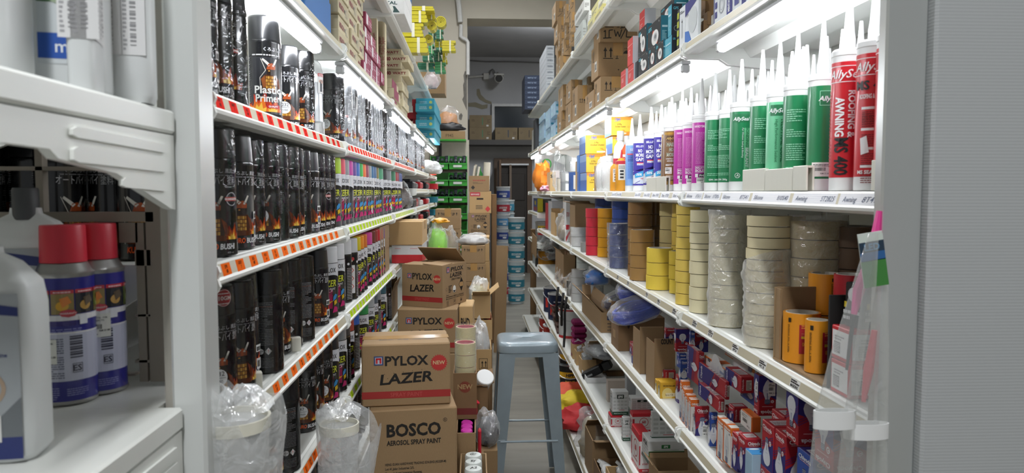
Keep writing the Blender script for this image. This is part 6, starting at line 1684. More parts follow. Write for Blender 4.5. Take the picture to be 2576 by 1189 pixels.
for k, (pL, pM, pR) in enumerate(((1906, 1950, 1960), (1952, 2000, 2010), (2003, 2060, 2070))):
    rb('boxed_lamp', f'white lamp box above the nearest canopy, {ORD[k]} from its far side', 'box', pL, pM, pR, -160, ZCR, mat('cold white box'), .02, h=.2)
# pale blue thin boxes stack on the far canopy
for r_ in range(5):
    for c_ in range(3):
        rb('small_box', f'pale blue box above the far canopy, row {ORD[r_]} from the bottom, {("near", "middle", "far")[c_]} column', 'box', (1385, 1372, 1356)[c_], (1396, 1383, 1369)[c_], (1409, 1397, 1384)[c_], 330, ZCR + .0555 * r_, mat('pale blue box', '#4f9db5', .5), .016 + .006 * ((r_ + c_) % 3), h=.055, prints={'l': lambda w_, h: P().rect(-w_ * .3, h * .3, w_ * .3, h * .4, '#a9cdd6'), 'f': lambda w_, h: P().rect(-w_ * .3, h * .3, w_ * .5, h * .3, '#3c869c')}, group='pale blue boxes above the far canopy')
rb('small_box', 'dark grey boxes end beside the pale blue stack', 'box', 1342, 1347, 1358, 298, ZCR, mat('dark grey box', '#3a3d42', .5), .02)
rb('small_box', 'white packet farthest at the end of the canopy', 'box', 1338, 1342, 1352, 325, ZCR, MW, .02)
# upper right shelf: cartons with arrows, white and yellow boxes
def up(w_, h):
    p = P(); arrows(p, -w_ * .1, h * .45, min(h * .4, w_ * .5)); p.line([(-w_ * .3, h * .2), (w_ * .1, h * .4)], .003, '#3a3024', 2); return p
uc = [(1389, 1398, 1424, 2, 52), (1394, 1403, 1430, 42, 98), (1397, 1402, 1422, 92, 130), (1418, 1422, 1438, 10, 56), (1430, 1434, 1447, -10, 30), (1420, 1425, 1440, 52, 92), (1432, 1436, 1448, 30, 80), (1404, 1408, 1424, 80, 122), (1413, 1418, 1438, 97, 138), (1404, 1409, 1432, 140, 178), (1399, 1403, 1412, 118, 160), (1432, 1435, 1448, 82, 112)]
for k, (pL, pM, pR, yt, yb) in enumerate(uc):
    e = .02 + .012 * (k % 3)
    rbx('carton', f'small arrow-marked carton heaped on the far upper right shelf, {ORD[k]} counted down', 'carton', pL, pM, pR, yt, yb, CARD, e, {'f': up, 'l': ship_side}, ZTR if k in (9, 10) else None, group='arrow-marked cartons on the upper right shelf', tape='y')
def lbl(w_, h): return P().para(-w_ * .4, h * .3, w_ * .7, h * .4, 3, '#9a9a96', 2)
for k, (pL, pM, pR, yt, yb, c) in enumerate(((1446, 1470, 1485, -4, 26, '#d3d4d0'), (1448, 1471, 1486, 26, 60, '#d3d4d0'), (1445, 1466, 1476, 50, 90, '#b7bcb8'), (1479, 1494, 1503, 34, 66, '#cfc98e'), (1479, 1495, 1506, -2, 33, '#cfc98e'), (1495, 1516, 1525, 8, 36, '#d2c87e'), (1496, 1518, 1530, -30, 6, '#d8d5c2'))):
    rbx('flat_box', f'{"white" if k < 3 else "pale yellow"} flat lamp box on the upper right shelf, {("highest white", "middle white", "bent lowest white", "lower left yellow", "upper left yellow", "front yellow", "top right")[k]} one', 'box', pL, pM, pR, yt, yb, mat('flat box ' + c, c, .5), .016, {'l': lbl, 'f': lbl}, None if k not in (2, 3, 5) else ZTR, group='flat lamp boxes on the upper right shelf')
for k in range(8):
    rb('flat_box', f'white flat box with dark lettered end above the far shelf, {ORD[k]} from the bottom', 'box', 1357, 1374, 1394, 200, ZTR + .051 * k, mat('white flat box', '#a9adb2', .5), .02, h=.05, prints={'f': lambda w_, h: P().txt('UNIVERSAL', 0, h * .4, h * .3, '#3a4656', 2, fit=w_ * .7)}, group='white flat boxes at the far end of the upper right shelf')
    if k < 7: rb('flat_box', f'dark blue flat box at the far tip of the upper shelf, {ORD[k]} from the bottom', 'box', 1313, 1320, 1357, 250, ZTR + .0505 * k, mat('midnight blue box', '#14233c', .4), -.08, h=.05, prints={'f': lambda w_, h: P().txt('NASSUT GJU T-HILT', 0, h * .35, h * .28, '#8d9db5', 2, fit=w_ * .6)}, group='dark blue flat boxes at the far end of the upper right shelf')
# ================================================================ goods above the left canopy
def hita(flip):
    def fn(w_, h):
        p = P(); p.txt('HITACHI', w_ * .2 if w_ > .2 else 0, h * (.72 if flip else .28), h * .42, '#7d2336', 2, 'C' if w_ < .2 else 'C', .06, rot=PI if flip else 0, fit=min(w_ * .8, .1)); return p
    return fn
def hita_side(w_, h):
    p = P(); p.txt('HITACHI', -w_ * .22, h * .36, h * .3, '#7d2336', 2, bold=.04, fit=w_ * .42); p.ell(w_ * .08, h * .5, h * .12, h * .12, '#2a211d', 2); p.loop(w_ * .3, h * .5, h * .28, h * .04, '#8d8a80', 2); p.para(w_ * .12, h * .2, w_ * .1, h * .5, 3, '#8d8a80', 2); return p
BLUX = mat('blue carton', '#2f68a6', .5, 0, .06, 10)
BEI = mat('beige carton', '#b3a88a', .7, 0, .06, 14)
BEI2 = mat('light beige carton', '#c2b797', .7, 0, .06, 14)
lb('small_box', 'lower blue carton above the first left lamp tube', 'box', .3, 768, 832, 30, ZCL, BLUX, .014, h=.09)
lb('small_box', 'upper blue carton above the first left lamp tube', 'box', .3, 772, 828, -30, ZCL + .0905, BLUX, .018, h=.1)
for c_, (pL, pM, pR) in enumerate(((812, 852, 878), (850, 878, 899), (876, 899, 914))):
    for r_ in range((4, 6, 6)[c_]):
        e = (.014, .014, .016)[c_] + .004 * ((r_ * 2 + c_) % 3)
        lb('long_box', f'long beige carton with maroon letters, {ORD[r_]} from the bottom of the {("near", "middle", "far")[c_]} column', 'box', .34, pM, pR, 100, ZCL + .0505 * r_, BEI2 if (r_ + c_) % 2 else BEI, e, h=.05, prints={'f': hita(r_ % 2 == 0), 'r': hita_side}, group='long beige cartons above the left canopy')
MRN = mat('maroon carton', '#8d2f4d', .5, 0, .06, 10)
for c_, (pM, pR) in enumerate(((915, 930), (931, 944), (945, 955), (956, 964))):
    for r_ in range((5, 4, 3, 3)[c_]):
        lb('small_box', f'maroon lamp carton, {ORD[r_]} from the bottom of the {ORD[c_]} column', 'box', .16, pM, pR, 180, ZCL + .0455 * r_, MRN, .014 + .006 * (r_ % 2), h=.045, prints={'r': lambda w_, h: P().rect(-w_ * .45, h * .1, w_ * .3, h * .8, '#d8cfd2').para(w_ * -.05, h * .3, w_ * .5, h * .4, 2, '#c99aa8', 2)}, group='maroon lamp cartons above the left canopy')
for k, (pL, pM, pR, yt, e) in enumerate(((915, 943, 947, 42, .05), (930, 948, 951, 46, .03), (945, 963, 967, 50, .03), (962, 968, 972, 56, .016))):
    lb('long_box', f'tall beige carton standing on end, {ORD[k]} from the left of four', 'box', pL, pM, pR, yt, ZCL, BEI2 if k % 2 else BEI, e, prints={'f': lambda w_, h: P().txt('Co., Inc. Tokyo, Japan', w_ * .2, h * .6, .014, '#8d3a40', 2, rot=PI / 2, fit=h * .4)}, group='tall beige cartons standing on end')
def watt(w_, h):
    p = P(); p.txt('FLUORESCENT LIGHT', -w_ * .12, h * .32, h * .3, '#7d2a30', 2, bold=.03, fit=w_ * .44); p.txt('40', w_ * .2, h * .24, h * .5, '#7d2a30', 2, bold=.05); p.txt('WATT', w_ * .36, h * .3, h * .36, '#7d2a30', 2, bold=.03, fit=w_ * .2); return p
def dai(w_, h): return P().txt('Dai-Shichi', w_ * .18, h * .7, h * .36, '#54402c', 2, sh=.2, bold=.02, rot=PI, fit=w_ * .34)
zz = ZCL
for k in range(9):
    h = (.044, .04, .04, .042, .036, .036, .036, .036, .036)[k]
    X = A - .02 + (.03 if k in (5, 7) else .0) + .008 * (k % 2)
    pr = {'f': watt if k > 4 else (lambda w_, h: P().txt('HITACHI', w_ * .26, h * .7, h * .5, '#8d3040', 2, bold=.05, rot=PI if True else 0, fit=w_ * .3)) if k in (0, 3) else (lambda w_, h: P()), 'r': lambda w_, h: P().rect(-w_ * .1, h * .3, w_ * .05, h * .4, '#54402c')}
    lb('long_box', f'long beige tube carton with maroon wattage print, {ORD[k]} from the bottom of the far stack', 'box', .36, 1030, .34, 200, zz, BEI2 if k % 2 else BEI, h=h, prints=pr, X=X, Y=3.98 + .012 * (k % 3), group='stack of long tube cartons above the third left lamp')
    zz += h + .0005
for k in range(3):
    lb('long_box', f'short beige carton with upside-down script, {ORD[k]} from the bottom in front of the tube stack', 'box', .2, 1008, .3, 230, ZCL + .0455 * k, BEI2, h=.045, prints={'f': dai, 'r': lambda w_, h: P().rect(-w_ / 2, 0, w_ * .7, h, '#8d2f4d')}, X=A - .03 + .01 * (k % 2), Y=3.62, group='short beige cartons before the tube stack')
lb('small_box', 'maroon carton end lying on the short beige cartons', 'box', .08, 985, 1000, 215, ZCL + .137, MRN, h=.04, X=A - .1, Y=3.66)
for k in range(6): lb('small_box', f'red small carton beyond the tube stack, {ORD[k]} from the bottom', 'box', .1, 1068, .2, 290, ZCL + .0505 * k, REDM, .01 + .005 * (k % 2), h=.05, Y=5.78, group='red small cartons beyond the tube stack')
for k in range(5): lb('small_box', f'teal small carton at the far canopy end, {ORD[k]} from the bottom', 'box', .14, 1085, 1093, 330, ZCL + .0605 * k, TEALL, h=.06, X=A + .06 + .01 * (k % 2), Y=6.6, prints={'f': lambda w_, h: P().para(-w_ * .3, h * .3, w_ * .5, h * .4, 2, '#a9cdd6').ell(w_ * .3, h * .5, h * .2, h * .2, '#b9c26a', 2)}, group='teal small cartons at the far canopy end')
for k in range(3): lb('small_box', f'blue small carton behind the teal ones, {ORD[k]} from the bottom', 'box', .1, 1068, 1078, 330, ZCL + .0505 * k, BLUX, .02, h=.05, Y=6.15, group='blue small cartons at the far canopy end')
# upper left shelf
def grn_print(w_, h): return P().poly([(-w_ * .3, h * .1), (w_ * .4, h * .1), (w_ * .3, h * .5), (-w_ * .2, h * .5)], '#2b4a48').txt('KRISTAL', w_ * .1, h * .62, h * .2, '#2b4a48', 2, bold=.03, fit=w_ * .5)
for k in range(3): lb('small_box', ('lowest', 'middle', 'blue topmost')[k] + ' printed box overhanging the upper left shelf beside the webbing', 'box', .22, 1030, 1036, 30, ZTL + .0705 * k, MW if k < 2 else BLUX, h=.07, X=A + .05, Y=3.45, prints={'f': grn_print} if k < 2 else None)
YW, GW = mat('yellow webbing', '#bdb01c', .45, 0, .06, 60, coat=.3), mat('green webbing', '#3f8f5a', .45, 0, .1, 60, coat=.3)
GW2 = mat('dark green webbing', '#2f6e52', .45, 0, .1, 60, coat=.3)
PB = mat('paper band', '#d6d3c0', .6)
def webbing(label, px0, px1, y0, y1, Y, m, layers=4, dep=.09, roll=False):
    p0, p1 = onY(px0, y1, Y), onY(px1, y0, Y)
    w_, h = p1.x - p0.x, p1.z - p0.z
    parts = []
    if roll:
        g = G()
        n = 60
        r0 = min(w_, h) / 2
        for k in range(4):
            r1 = r0 * (1 - k * .23)
            t = G(); t.ring(r1, r1 - r0 * .19, -dep / 2 + .004 * k, dep / 2 - .004 * k, 22)
            t.xf(Matrix.Translation((w_ / 2, 0, h / 2)) @ Matrix.Rotation(PI / 2, 4, 'X') @ Matrix.Rotation(.0, 4, 'Z'))
            parts.append(('webbing_layer', t.mesh('webbing turn', m, .6)))
    else:
        lh = h / layers
        for k in range(layers):
            t = G()
            n = 6
            ins = .006 * ((k * 7) % 3)
            pts = [(0, k * lh + .0008), (w_ - lh / 2 - ins, k * lh + .0008)] + [(w_ - lh / 2 - ins + math.cos(a) * lh * .48, (k + .5) * lh + math.sin(a) * lh * .48) for a in [-PI / 2 + PI * j / n for j in range(1, n)]] + [(w_ - lh / 2 - ins, (k + 1) * lh - .0008), (0, (k + 1) * lh - .0008)]
            t.prism(pts, 1, -dep / 2 + .002 * (k % 2), dep / 2)
            parts.append(('webbing_layer', t.mesh('webbing layer', m, .5)))
        b = G(); b.box(w_ * .52, -dep / 2 - .0015, -.0012, w_ * .52 + min(.03, w_ * .12), dep / 2 + .0015, h + .001)
        parts.append(('paper_band', b.mesh('paper band', PB)))
    put('webbing_pack', label, 'webbing', (p0.x, Y, p0.z), parts, 0, 'folded webbing packs on the upper left shelf')
Yw = 4.34
for k, a in enumerate(((1020, 1079, 99, 136), (1005, 1067, 63, 96.5), (1030, 1078, 33, 61), (1030, 1094, 21, 31.5))):
    webbing(('lowest front yellow webbing pack, lying on the shelf end', 'second front yellow webbing pack with vertical paper band', 'third front yellow webbing pack with bulging end', 'topmost long yellow webbing pack of the front pile')[k], *a, Yw, YW, (3, 4, 3, 2)[k], .1)
webbing('rounded yellow webbing roll at the middle top of the pile', 1075, 1099, 54, 82, 4.45, YW, 4, .09, True)
webbing('yellow webbing pack above the middle roll', 1073, 1097, 27, 53, 4.45, YW, 3, .1)
webbing('small yellow webbing roll between the yellow and green packs', 1068, 1090, 90, 112, 4.45, YW, 3, .08, True)
for k, (a, m, roll) in enumerate((((1096, 1123, 39, 77), YW, True), ((1095, 1114, 102, 122), YW, False), ((1113, 1147, 105, 131), YW, False), ((1114, 1126, 130, 160), YW, False), ((1098, 1116, 78, 101), GW2, False), ((1079, 1098, 83, 104), GW2, False), ((1079, 1093, 114, 138), GW, False), ((1092, 1113, 129, 155), GW2, False), ((1064, 1090, 139, 154), GW2, False), ((1095, 1122, 158, 184), GW, False), ((1098, 1113, 123, 128.5), GW2, False), ((1052, 1094, 160, 178), GW2, False))):
    webbing(('large yellow webbing coil seen end-on at the top right', 'yellow webbing pack sandwiched between green packs', 'yellow webbing pack sticking out farthest over the aisle', 'yellow webbing pack standing below the farthest one', 'dark green webbing pack under the big yellow coil', 'dark green webbing pack left of the coil', 'green webbing pack below the small yellow roll', 'dark green webbing pack in the lower middle', 'flat dark green webbing pack above the tube cartons', 'bright green webbing pack lowest over the aisle', 'thin dark green webbing under the sandwiched yellow one', 'flat green webbing pack lying lowest on the shelf')[k], *a, 5.05 + .12 * (k % 2), m, 4 if k != 10 else 1, .09, roll)
p = onY(1075, 233, 6.2); p2 = onY(1119, 150, 6.2)
box_thing('carton', 'brown carton behind the green webbing at the far upper shelf end', 'carton', p.x - .2, p2.x, 6.2, 6.5, ZTL, .26, CARD)
bag('clear packet of white and red items hanging under the green webbing', onY(1086, 205, 5.9).x, 5.9, ZTL, .12, .12, .14, 3.9, FILM, mat('pale items', '#c9b9ba', .5))
# ================================================================ far bays of the left shelves
DKG = mat('dark grey goods', '#25272b', .4, 0, .15, 20)
n = 0
for lv, z_, cols_ in (('inner', .018, (DKG, DKG, REDM)), ('orange', -.101, (DKG, REDM, MW)), ('lower', -.215, (DKG, DKG, REDM)), ('third', -.347, (CARD, DKG, CARD2))):
    for k in range(7):
        y = 4.6 + .31 * k + (.03 if k > 3 else 0)
        if any(abs(y + .12 - j) < .14 for j in JY) or y > 6.4: continue
        m = cols_[k % 3]
        h = RN.uniform(.036, .058)
        box_thing('packed_goods', f'{"red" if m is REDM else "white" if m is MW else "brown" if m in (CARD, CARD2) else "dark grey"} flat pack, far left bays, {ORD[k]} along the {("eye-height shelf", "shelf below eye height", "low half-shelf", "third shelf")[n]}', 'package', A - .3, A - .012 - .012 * (k % 2), y, y + .24, HC + LIFT + z_, h, m, {'r': lambda w_, h: P().para(-w_ * .4, h * .2, w_ * .7, h * .5, 2, '#c9c9c9', 2)} if k % 2 else None, 'flat packs in the far left bays', ch=.008)
        if h < .05 and k % 2 == 0: box_thing('packed_goods', f'second-layer {"pale grey" if k % 4 else "charcoal"} pack on the {ORD[k]} flat pack, {("eye-height shelf", "shelf below eye height", "low half-shelf", "third shelf")[n]}', 'package', A - .28, A - .03, y + .01, y + .2, HC + LIFT + z_ + h + .0005, .016, DKG if k % 4 == 0 else mat('pale grey pack', '#a6a6a4', .6), None, 'flat packs in the far left bays', ch=.006)
    n += 1
for k in range(3):
    lb('small_box', ('teal', 'second teal', 'red')[k] + ' carton at the far left shelf end beside the green bins', 'box', .12, 1078, .2, 520, HC + LIFT + (-.101, -.215, .018)[k], TEAL if k < 2 else REDM, h=.05, X=A + .03, Y=6.62)
bag('bagged brown brush heads beside the last coloured cans', A - .05, cy(1012, .05), ZO, .1, .14, .15, 5.5, FILM, mat('brown brush', '#4a382c', .7))
lb('carton', 'small brown carton standing on the far red-tagged shelf', 'carton', .12, 1070, .1, 385, ZR, CARD2, .14, h=.15, Y=6.3)
bag('milky bag of white cups on the far end of the red-tagged shelf', A - .0, 6.0, ZR, .2, .4, .11, 8.8, MILK, mat('white cups', '#d6d5d0', .5))
lb('small_box', 'orange-red box beyond the milky bag', 'box', .12, 1083, .15, 395, ZR, mat('orange red box', '#d8452c', .4), h=.1, X=A + .03, Y=6.42)
for k in range(5):
    samurai_can(A - .05, 5.12 + .075 * k, ZR, ('1232', 'seal', 'plain')[k % 3], f'violet-labelled wrapped can by the milky bag, {ORD[k]} from the front', True, k % 2 == 0, .2, 'wrapped cans near the milky bag') if 5.62 < 5.12 + .075 * k else None
# cartons on the third shelf
for k in range(2): lb('carton', ('lower', 'upper')[k] + ' plain brown carton at the end of the coloured cans', 'carton', .2, 955, 979, 600, Z3 + .1005 * k, CARD, .012, h=.1)
x0, x1 = onY(985, 600, 3.56).x, onY(1062, 600, 3.56).x
box_thing('carton', 'white and red carton sticking out over the aisle below the taped one', 'carton', x0, x1, 3.56, 3.9, Z3, .088, MW, {'f': lambda w_, h: P().rect(-w_ / 2, 0, w_, h * .46, '#c5282e').rect(-w_ * .4, h * .78, w_ * .2, h * .05, '#d9b0b0', 2).rect(w_ * .1, h * .78, w_ * .25, h * .05, '#d9b0b0', 2), 'r': lambda w_, h: P().rect(-w_ / 2, 0, w_, h * .46, '#c5282e')})
box_thing('carton', 'taped brown carton on top of the white and red one', 'carton', x0 - .01, x1 + .002, 3.55, 3.9, Z3 + .0885, .112, CARD2, None, tape='x')
d = (A - .2, A + .0, 2.98, 3.2); 
flap_box('open_carton', 'leaning open brown carton on the fourth shelf near the big cartons', A - .2, A - .01, 3.36, 3.6, Z4, .12, CARD, None, flaps=(0, .05, 0, .05))
g = G(); g.lathe([(.008, 0), (.01, .02), (.045, .06), (.05, .075), (.048, .075), (.008, .022)], 18)
# ================================================================ cartons standing in the aisle
def pylox(w_, h):
    p = P(); logo(p, -w_ * .31, h * .74, w_ * .105); p.txt('PYLOX', w_ * .005, h * .66, h * .15, '#1d1a18', 3, bold=.03, fit=w_ * .49)
    p.star(w_ * .37, h * .68, w_ * .082, w_ * .1, 22, '#b3332f', 2); p.txt('NEW', w_ * .37, h * .655, h * .06, '#c4a67c', 4, bold=.03)
    p.txt('LAZER', w_ * .0, h * .375, h * .165, '#1a1715', 3, bold=.025, sh=.15, fit=w_ * .6, rot=.05)
    for k in range(16): p.ell(w_ * (-.28 + .56 * ((k * 37) % 16) / 16), h * (.37 + .22 * ((k * 23) % 16) / 16), h * .006, h * .006, '#1a1715', 3, 6)
    p.rect(-w_ / 2, h * .13, w_, h * .115, '#9c2d2a', 1); p.txt('SPRAY PAINT', 0, h * .155, h * .07, '#b5504a', 2, bold=.0, fit=w_ * .36)
    return p
def pylox_side(w_, h):
    p = P(); logo(p, -w_ * .28, h * .88, w_ * .11); p.txt('PYLOX', w_ * .1, h * .83, h * .1, '#1d1a18', 3, bold=.03, fit=w_ * .52); p.txt('LAZER', w_ * .05, h * .69, h * .1, '#1a1715', 3, bold=.025, sh=.15, fit=w_ * .5); p.txt('SPRAY PAINT', w_ * .06, h * .61, h * .05, '#1a1715', 3, sh=.2, fit=w_ * .4)
    x, y, s = w_ * .28, h * .47, h * .17
    p.poly([(x, y + s), (x + s * .8, y), (x, y - s), (x - s * .8, y)], '#1a1715', 2); p.poly([(x - s * .48, y + s * .32), (x + s * .48, y + s * .32), (x + s * .7, y), (x + s * .48, y - s * .32), (x - s * .48, y - s * .32), (x - s * .7, y)], '#a9875a', 3)
    p.ell(-w_ * .02, h * .39, h * .08, h * .09, '#e0ded8', 2); p.poly([(-w_ * .02 - h * .075, h * .36), (-w_ * .02 + h * .075, h * .36), (-w_ * .02, h * .3)], '#1f1f20', 3); p.loop(-w_ * .34, h * .42, h * .04, h * .006, '#2b241c', 2); p.para(-w_ * .26, h * .33, w_ * .14, h * .18, 5, '#2b241c', 2)
    for k, t_ in enumerate(('Color:', 'Specification: 400CC x 12/carton', 'Measurement: 27.8 x 20.8 x 20.8 cm')): p.txt(t_, -w_ * .36, h * (.26 - .045 * k), h * .03, '#2b241c', 2, 'L', .02, fit=w_ * (.12 if k == 0 else .74))
    for k in range(3):
        u = -w_ * .33 + k * w_ * .28
        p.line([(u, h * .03), (u + h * .1, h * .03), (u + h * .1, h * .135), (u, h * .135), (u, h * .03)], .0012, '#2b241c', 2)
        if k == 0: arrows(p, u + h * .025, h * .045, h * .075)
        if k == 1: umbrella_mark(p, u + h * .05, h * .04, h * .08)
        if k == 2: p.ell(u + h * .05, h * .082, h * .03, h * .03, '#2b241c', 2)
    return p
def bosco(w_, h):
    p = P(); p.txt('BOSCO', 0, h * .7, h * .14, '#1d1a17', 2, bold=.035, fit=w_ * .62); p.loop(w_ * .36, h * .86, h * .022, h * .004, '#1d1a17', 2); p.txt('R', w_ * .36, h * .85, h * .022, '#1d1a17', 2); p.txt('AEROSOL SPRAY PAINT', 0, h * .6, h * .055, '#1d1a17', 2, bold=.03, fit=w_ * .62)
    for k, (t_, f) in enumerate((('HENG GUAN HARDWARE TRADING SDN.BHD.(453289-M)', .7), ('Lot 41,Jalan Industries 2/5,', .33), ('Taman Industri Intergrasi Rawang,', .42), ('48000 Selangor Darul Ehsan,Malaysia', .46), ('Tel:03-6093 2233  Fax:03-6092 3390', .42), ('E-mail:hgh@hengguan.com.my', .38))): p.txt(t_, -w_ * .33, h * (.37 - .05 * k), h * .028, '#2f2922', 2, 'L', .02, fit=w_ * f)
    return p
def top_text(w_, h): return P().txt('• QUICK DRY  •  CFC FREE  •  OZONE FRIENDLY', 0, -h * .22, h * .09, '#4a3d2c', 2, bold=.01, fit=w_ * .66)
def way(w_, h):
    p = P(); p.txt('THIS WAY UP', 0, h * .68, h * .13, '#2b241c', 2, bold=.03, fit=w_ * .56)
    for u in (-.36, .36): p.rect(w_ * u - .002, h * .68, .004, h * .1, '#2b241c', 2); p.poly([(w_ * u - .007, h * .76), (w_ * u + .007, h * .76), (w_ * u, h * .84)], '#2b241c', 2)
    return p
def corner(fr, w_, d_, rz):
    """centre of a box whose near right bottom corner is at fr"""
    return (fr[0] + math.cos(rz) * -w_ / 2 - math.sin(rz) * d_ / 2, fr[1] + math.sin(rz) * -w_ / 2 + math.cos(rz) * d_ / 2)
def abox(label, fr, w_, d_, z, h, rz=0, prints=None, m=CARD, tape=None, name='carton', **k):
    c = corner(fr, w_, d_, rz)
    return box_thing(name, label, 'carton', c[0] - w_ / 2, c[0] + w_ / 2, c[1] - d_ / 2, c[1] + d_ / 2, z, h, m, prints, rz=rz, tape=tape, ch=.004, **k)
z0 = .0015
abox('plain brown carton on the floor under the aerosol cartons', (-.06, 2.17), .25, .21, z0, .33, .14)
abox('plain brown carton second from the floor under the aerosol cartons', (-.06, 2.17), .25, .21, z0 + .331, .29, .14)
zb = z0 + .622
hB = HC - .642 - zb
abox('brown carton printed AEROSOL SPRAY PAINT, second from top of the near stack', (-.0556, 2.17), .2575, .2, zb, hB, .14, {'f': bosco})
abox('brown spray paint carton with red band and NEW badge, top of the near stack', (-.076, 2.195), .2625, .205, zb + hB + .0008, .188, .1, {'f': pylox, 't': top_text, 'r': lambda w_, h: P().para(-w_ * .4, h * .1, w_ * .8, h * .8, 8, '#3a3024', 2, .5)}, CARD, 'x')
z1 = z0
for k, h in enumerate((.4, .41)): abox(f'plain brown carton {("on the floor", "second from the floor")[k]} under the second spray paint stack', (-.078, 3.23), .262, .25, z1, h, -.04); z1 += h + .0005
abox('brown spray paint carton half hidden, under the one with the raised flap', (-.082, 3.235), .262, .25, z1, HC - .519 - z1, -.04, {'f': pylox})
abox('narrow brown carton with black letters BHD beside the half hidden one', (-.012, 3.33), .064, .2, z1, HC - .52 - z1, -.04, {'f': lambda w_, h: P().txt('BHD.', 0, h * .5, h * .22, '#1d1a17', 2, bold=.03, fit=w_ * .7)}, CARD2)
abox('plain brown carton standing under the narrow lettered one', (-.01, 3.32), .066, .22, z0, z1 - z0 - .001, -.04, None, CARDD)
rzB = -.45
cB = corner((-.1456, 3.25), .207, .236, rzB)
flap_box('open_carton', 'brown spray paint carton with raised dark flap, top of the second stack', cB[0] - .1035, cB[0] + .1035, cB[1] - .118, cB[1] + .118, HC - .518, .188, CARD, {'f': pylox, 'r': pylox_side}, flaps=(.1, .118, .0, .1), ang=(.04, .62, 0, .06), rz=rzB)
# stacks farther back
def stack(label, fr, w_, d_, tops, rz=0, pr=way, m=CARD, floor_h=True, tape='y'):
    n = len(tops)
    for k, zt_ in enumerate(tops):
        z_ = tops[k + 1] + .0006 if k + 1 < n else z0
        abox(f'{label}, {("topmost", "second from top", "third from top", "lowest")[k] if n > 1 else "whole"}', (fr[0] + .004 * (k % 2), fr[1]), w_, d_, z_, zt_ - z_, rz + .02 * (k % 3 - 1), {'f': pr} if pr else None, m, tape, group=label)
stack('this-way-up carton stack left of the green bins', (-.117, 5.8), .196, .22, [HC - .138, HC - .299, HC - .437, HC - .58])
stack('this-way-up carton stack carrying the white bag', (.074, 5.5), .178, .22, [HC - .404, HC - .541, HC - .68, HC - .82])
stack('pale carton stack just behind the white bag', (.113, 5.85), .2, .24, [HC - .36, HC - .56, HC - .76], 0, None, CARD2)
def redlab(w_, h): return P().rect(-w_ * .46, h * .78, w_ * .46, h * .18, '#b5303f').txt('BEWARE', -w_ * .23, h * .83, h * .07, '#e0c9c4', 3, bold=.03).rect(-w_ * .16, h * .62, w_ * .3, h * .08, '#241c14', 2).poly([(w_ * .34, h * .34), (w_ * .46, h * .2), (w_ * .34, h * .06), (w_ * .22, h * .2)], '#c23a3a', 2).para(-w_ * .2, h * .2, w_ * .3, h * .2, 3, '#5a4a36', 2)
def pylox_s(w_, h): return pylox_side(w_, h)
F_tops = [HC + .0, HC - .216, HC - .43, HC - .65]
for k, pr in enumerate((redlab, pylox_s, None, None)):
    zt_ = F_tops[k]; z_ = F_tops[k + 1] + .0006 if k < 3 else z0
    abox(('carton with red warning label and diamond in the tall far stack', 'spray paint carton with black diamond in the tall far stack', 'plain carton under the diamond-marked one, far stack', 'lowest carton of the tall far stack')[k], (.158 - .012 * k, 7.2), .215, .26, z_, zt_ - z_, .02 * (k - 1), {'f': pr} if pr else None, CARD2 if k == 0 else CARD)
flap_box('open_carton', 'brown carton with diamond mark holding rolled tubes, top of the far stack', -.06, .14, 7.2, 7.44, HC + .0012, .15, CARD, {'f': lambda w_, h: P().poly([(-w_ * .3, h * .1), (-w_ * .2, h * .24), (-w_ * .3, h * .38), (-w_ * .4, h * .24)], '#2b241c').para(-w_ * .3, h * .66, w_ * .6, h * .14, 1, '#9a4a3a').para(-w_ * .3, h * .5, w_ * .5, h * .1, 2, '#5a4a36')}, flaps=(0, 0, 0, 0))
for k, (x, y, r, h, c, a) in enumerate(((.105, 7.3, .034, .28, '#c9c2b0', .1), (.125, 7.35, .02, .26, '#bdb6a5', .05), (-.035, 7.3, .012, .25, '#cfc9b8', .25), (-.02, 7.32, .012, .26, '#b9b2a0', .2), (.0, 7.28, .012, .24, '#cfc9b8', .3))):
    g = G(); g.ring(r, r * .8, 0, h, 14)
    one('paper_tube', f'pale rolled tube standing in the far top carton, {("widest, right", "behind the widest", "leftmost slim", "second slim", "third slim")[k]} one', 'tube', g.mesh('tube', mat('tube ' + c, c, .6), .7), (x, y, HC + .006), 0, 'rolled tubes in the far carton', (0, a * .6, 0))
g = G(); g.lathe([(.03, 0), (.032, .004), (.032, .17), (.014, .2), (.014, .235)], 18)
one('bottle', 'green bottle standing among the rolled tubes of the far carton', 'bottle', g.mesh('green bottle', mat('green bottle plastic', '#2f7f3a', .4), .6), (.045, 7.33, HC + .006))
abox('plain brown carton beside the far stack, right', (.215, 7.35), .05, .3, z0, HC - .03, 0, None, CARDD)
g = G(); g.box(-.05, -.004, 0, .05, .004, .62)
g = G(); g.box(-.055, -.004, 0, .055, .004, 1.02)
one('cardboard_sheet', 'flattened brown carton standing upright beside the far stack', 'card', g.mesh('flat carton', CARD), (.225, 6.9, .0015), 0, None, (0, .03, -.25))
bag('white folded bag of cloth lying on the this-way-up stack', -.015, 5.6, HC - .403, .24, .2, .09, 2.6, FILM, mat('white cloth goods', '#c9c7c4', .7))
abox('plain carton under the neon vest bag', (-.15, 4.5), .19, .25, z0, HC - .425, 0, None, CARDD)
bag('clear bag of a neon green safety vest above the red-banded carton', -.235, 4.62, HC - .42, .13, .16, .23, 1.4, FILM, mat('neon green cloth', '#8ede1e', .6, 0, .1, 20))
bag('amber packet on top of the neon vest bag', -.215, 4.62, HC - .2, .1, .1, .035, 5.7, mat('amber packet', '#d99a1e', .4), None, 'packet', 'packet')
bag('crumpled clear empty film beside the neon vest', -.165, 4.72, HC - .42, .1, .12, .2, 9.7, FILM)
g = G(); g.box(-.05, -.001, -.035, .05, .001, .035)
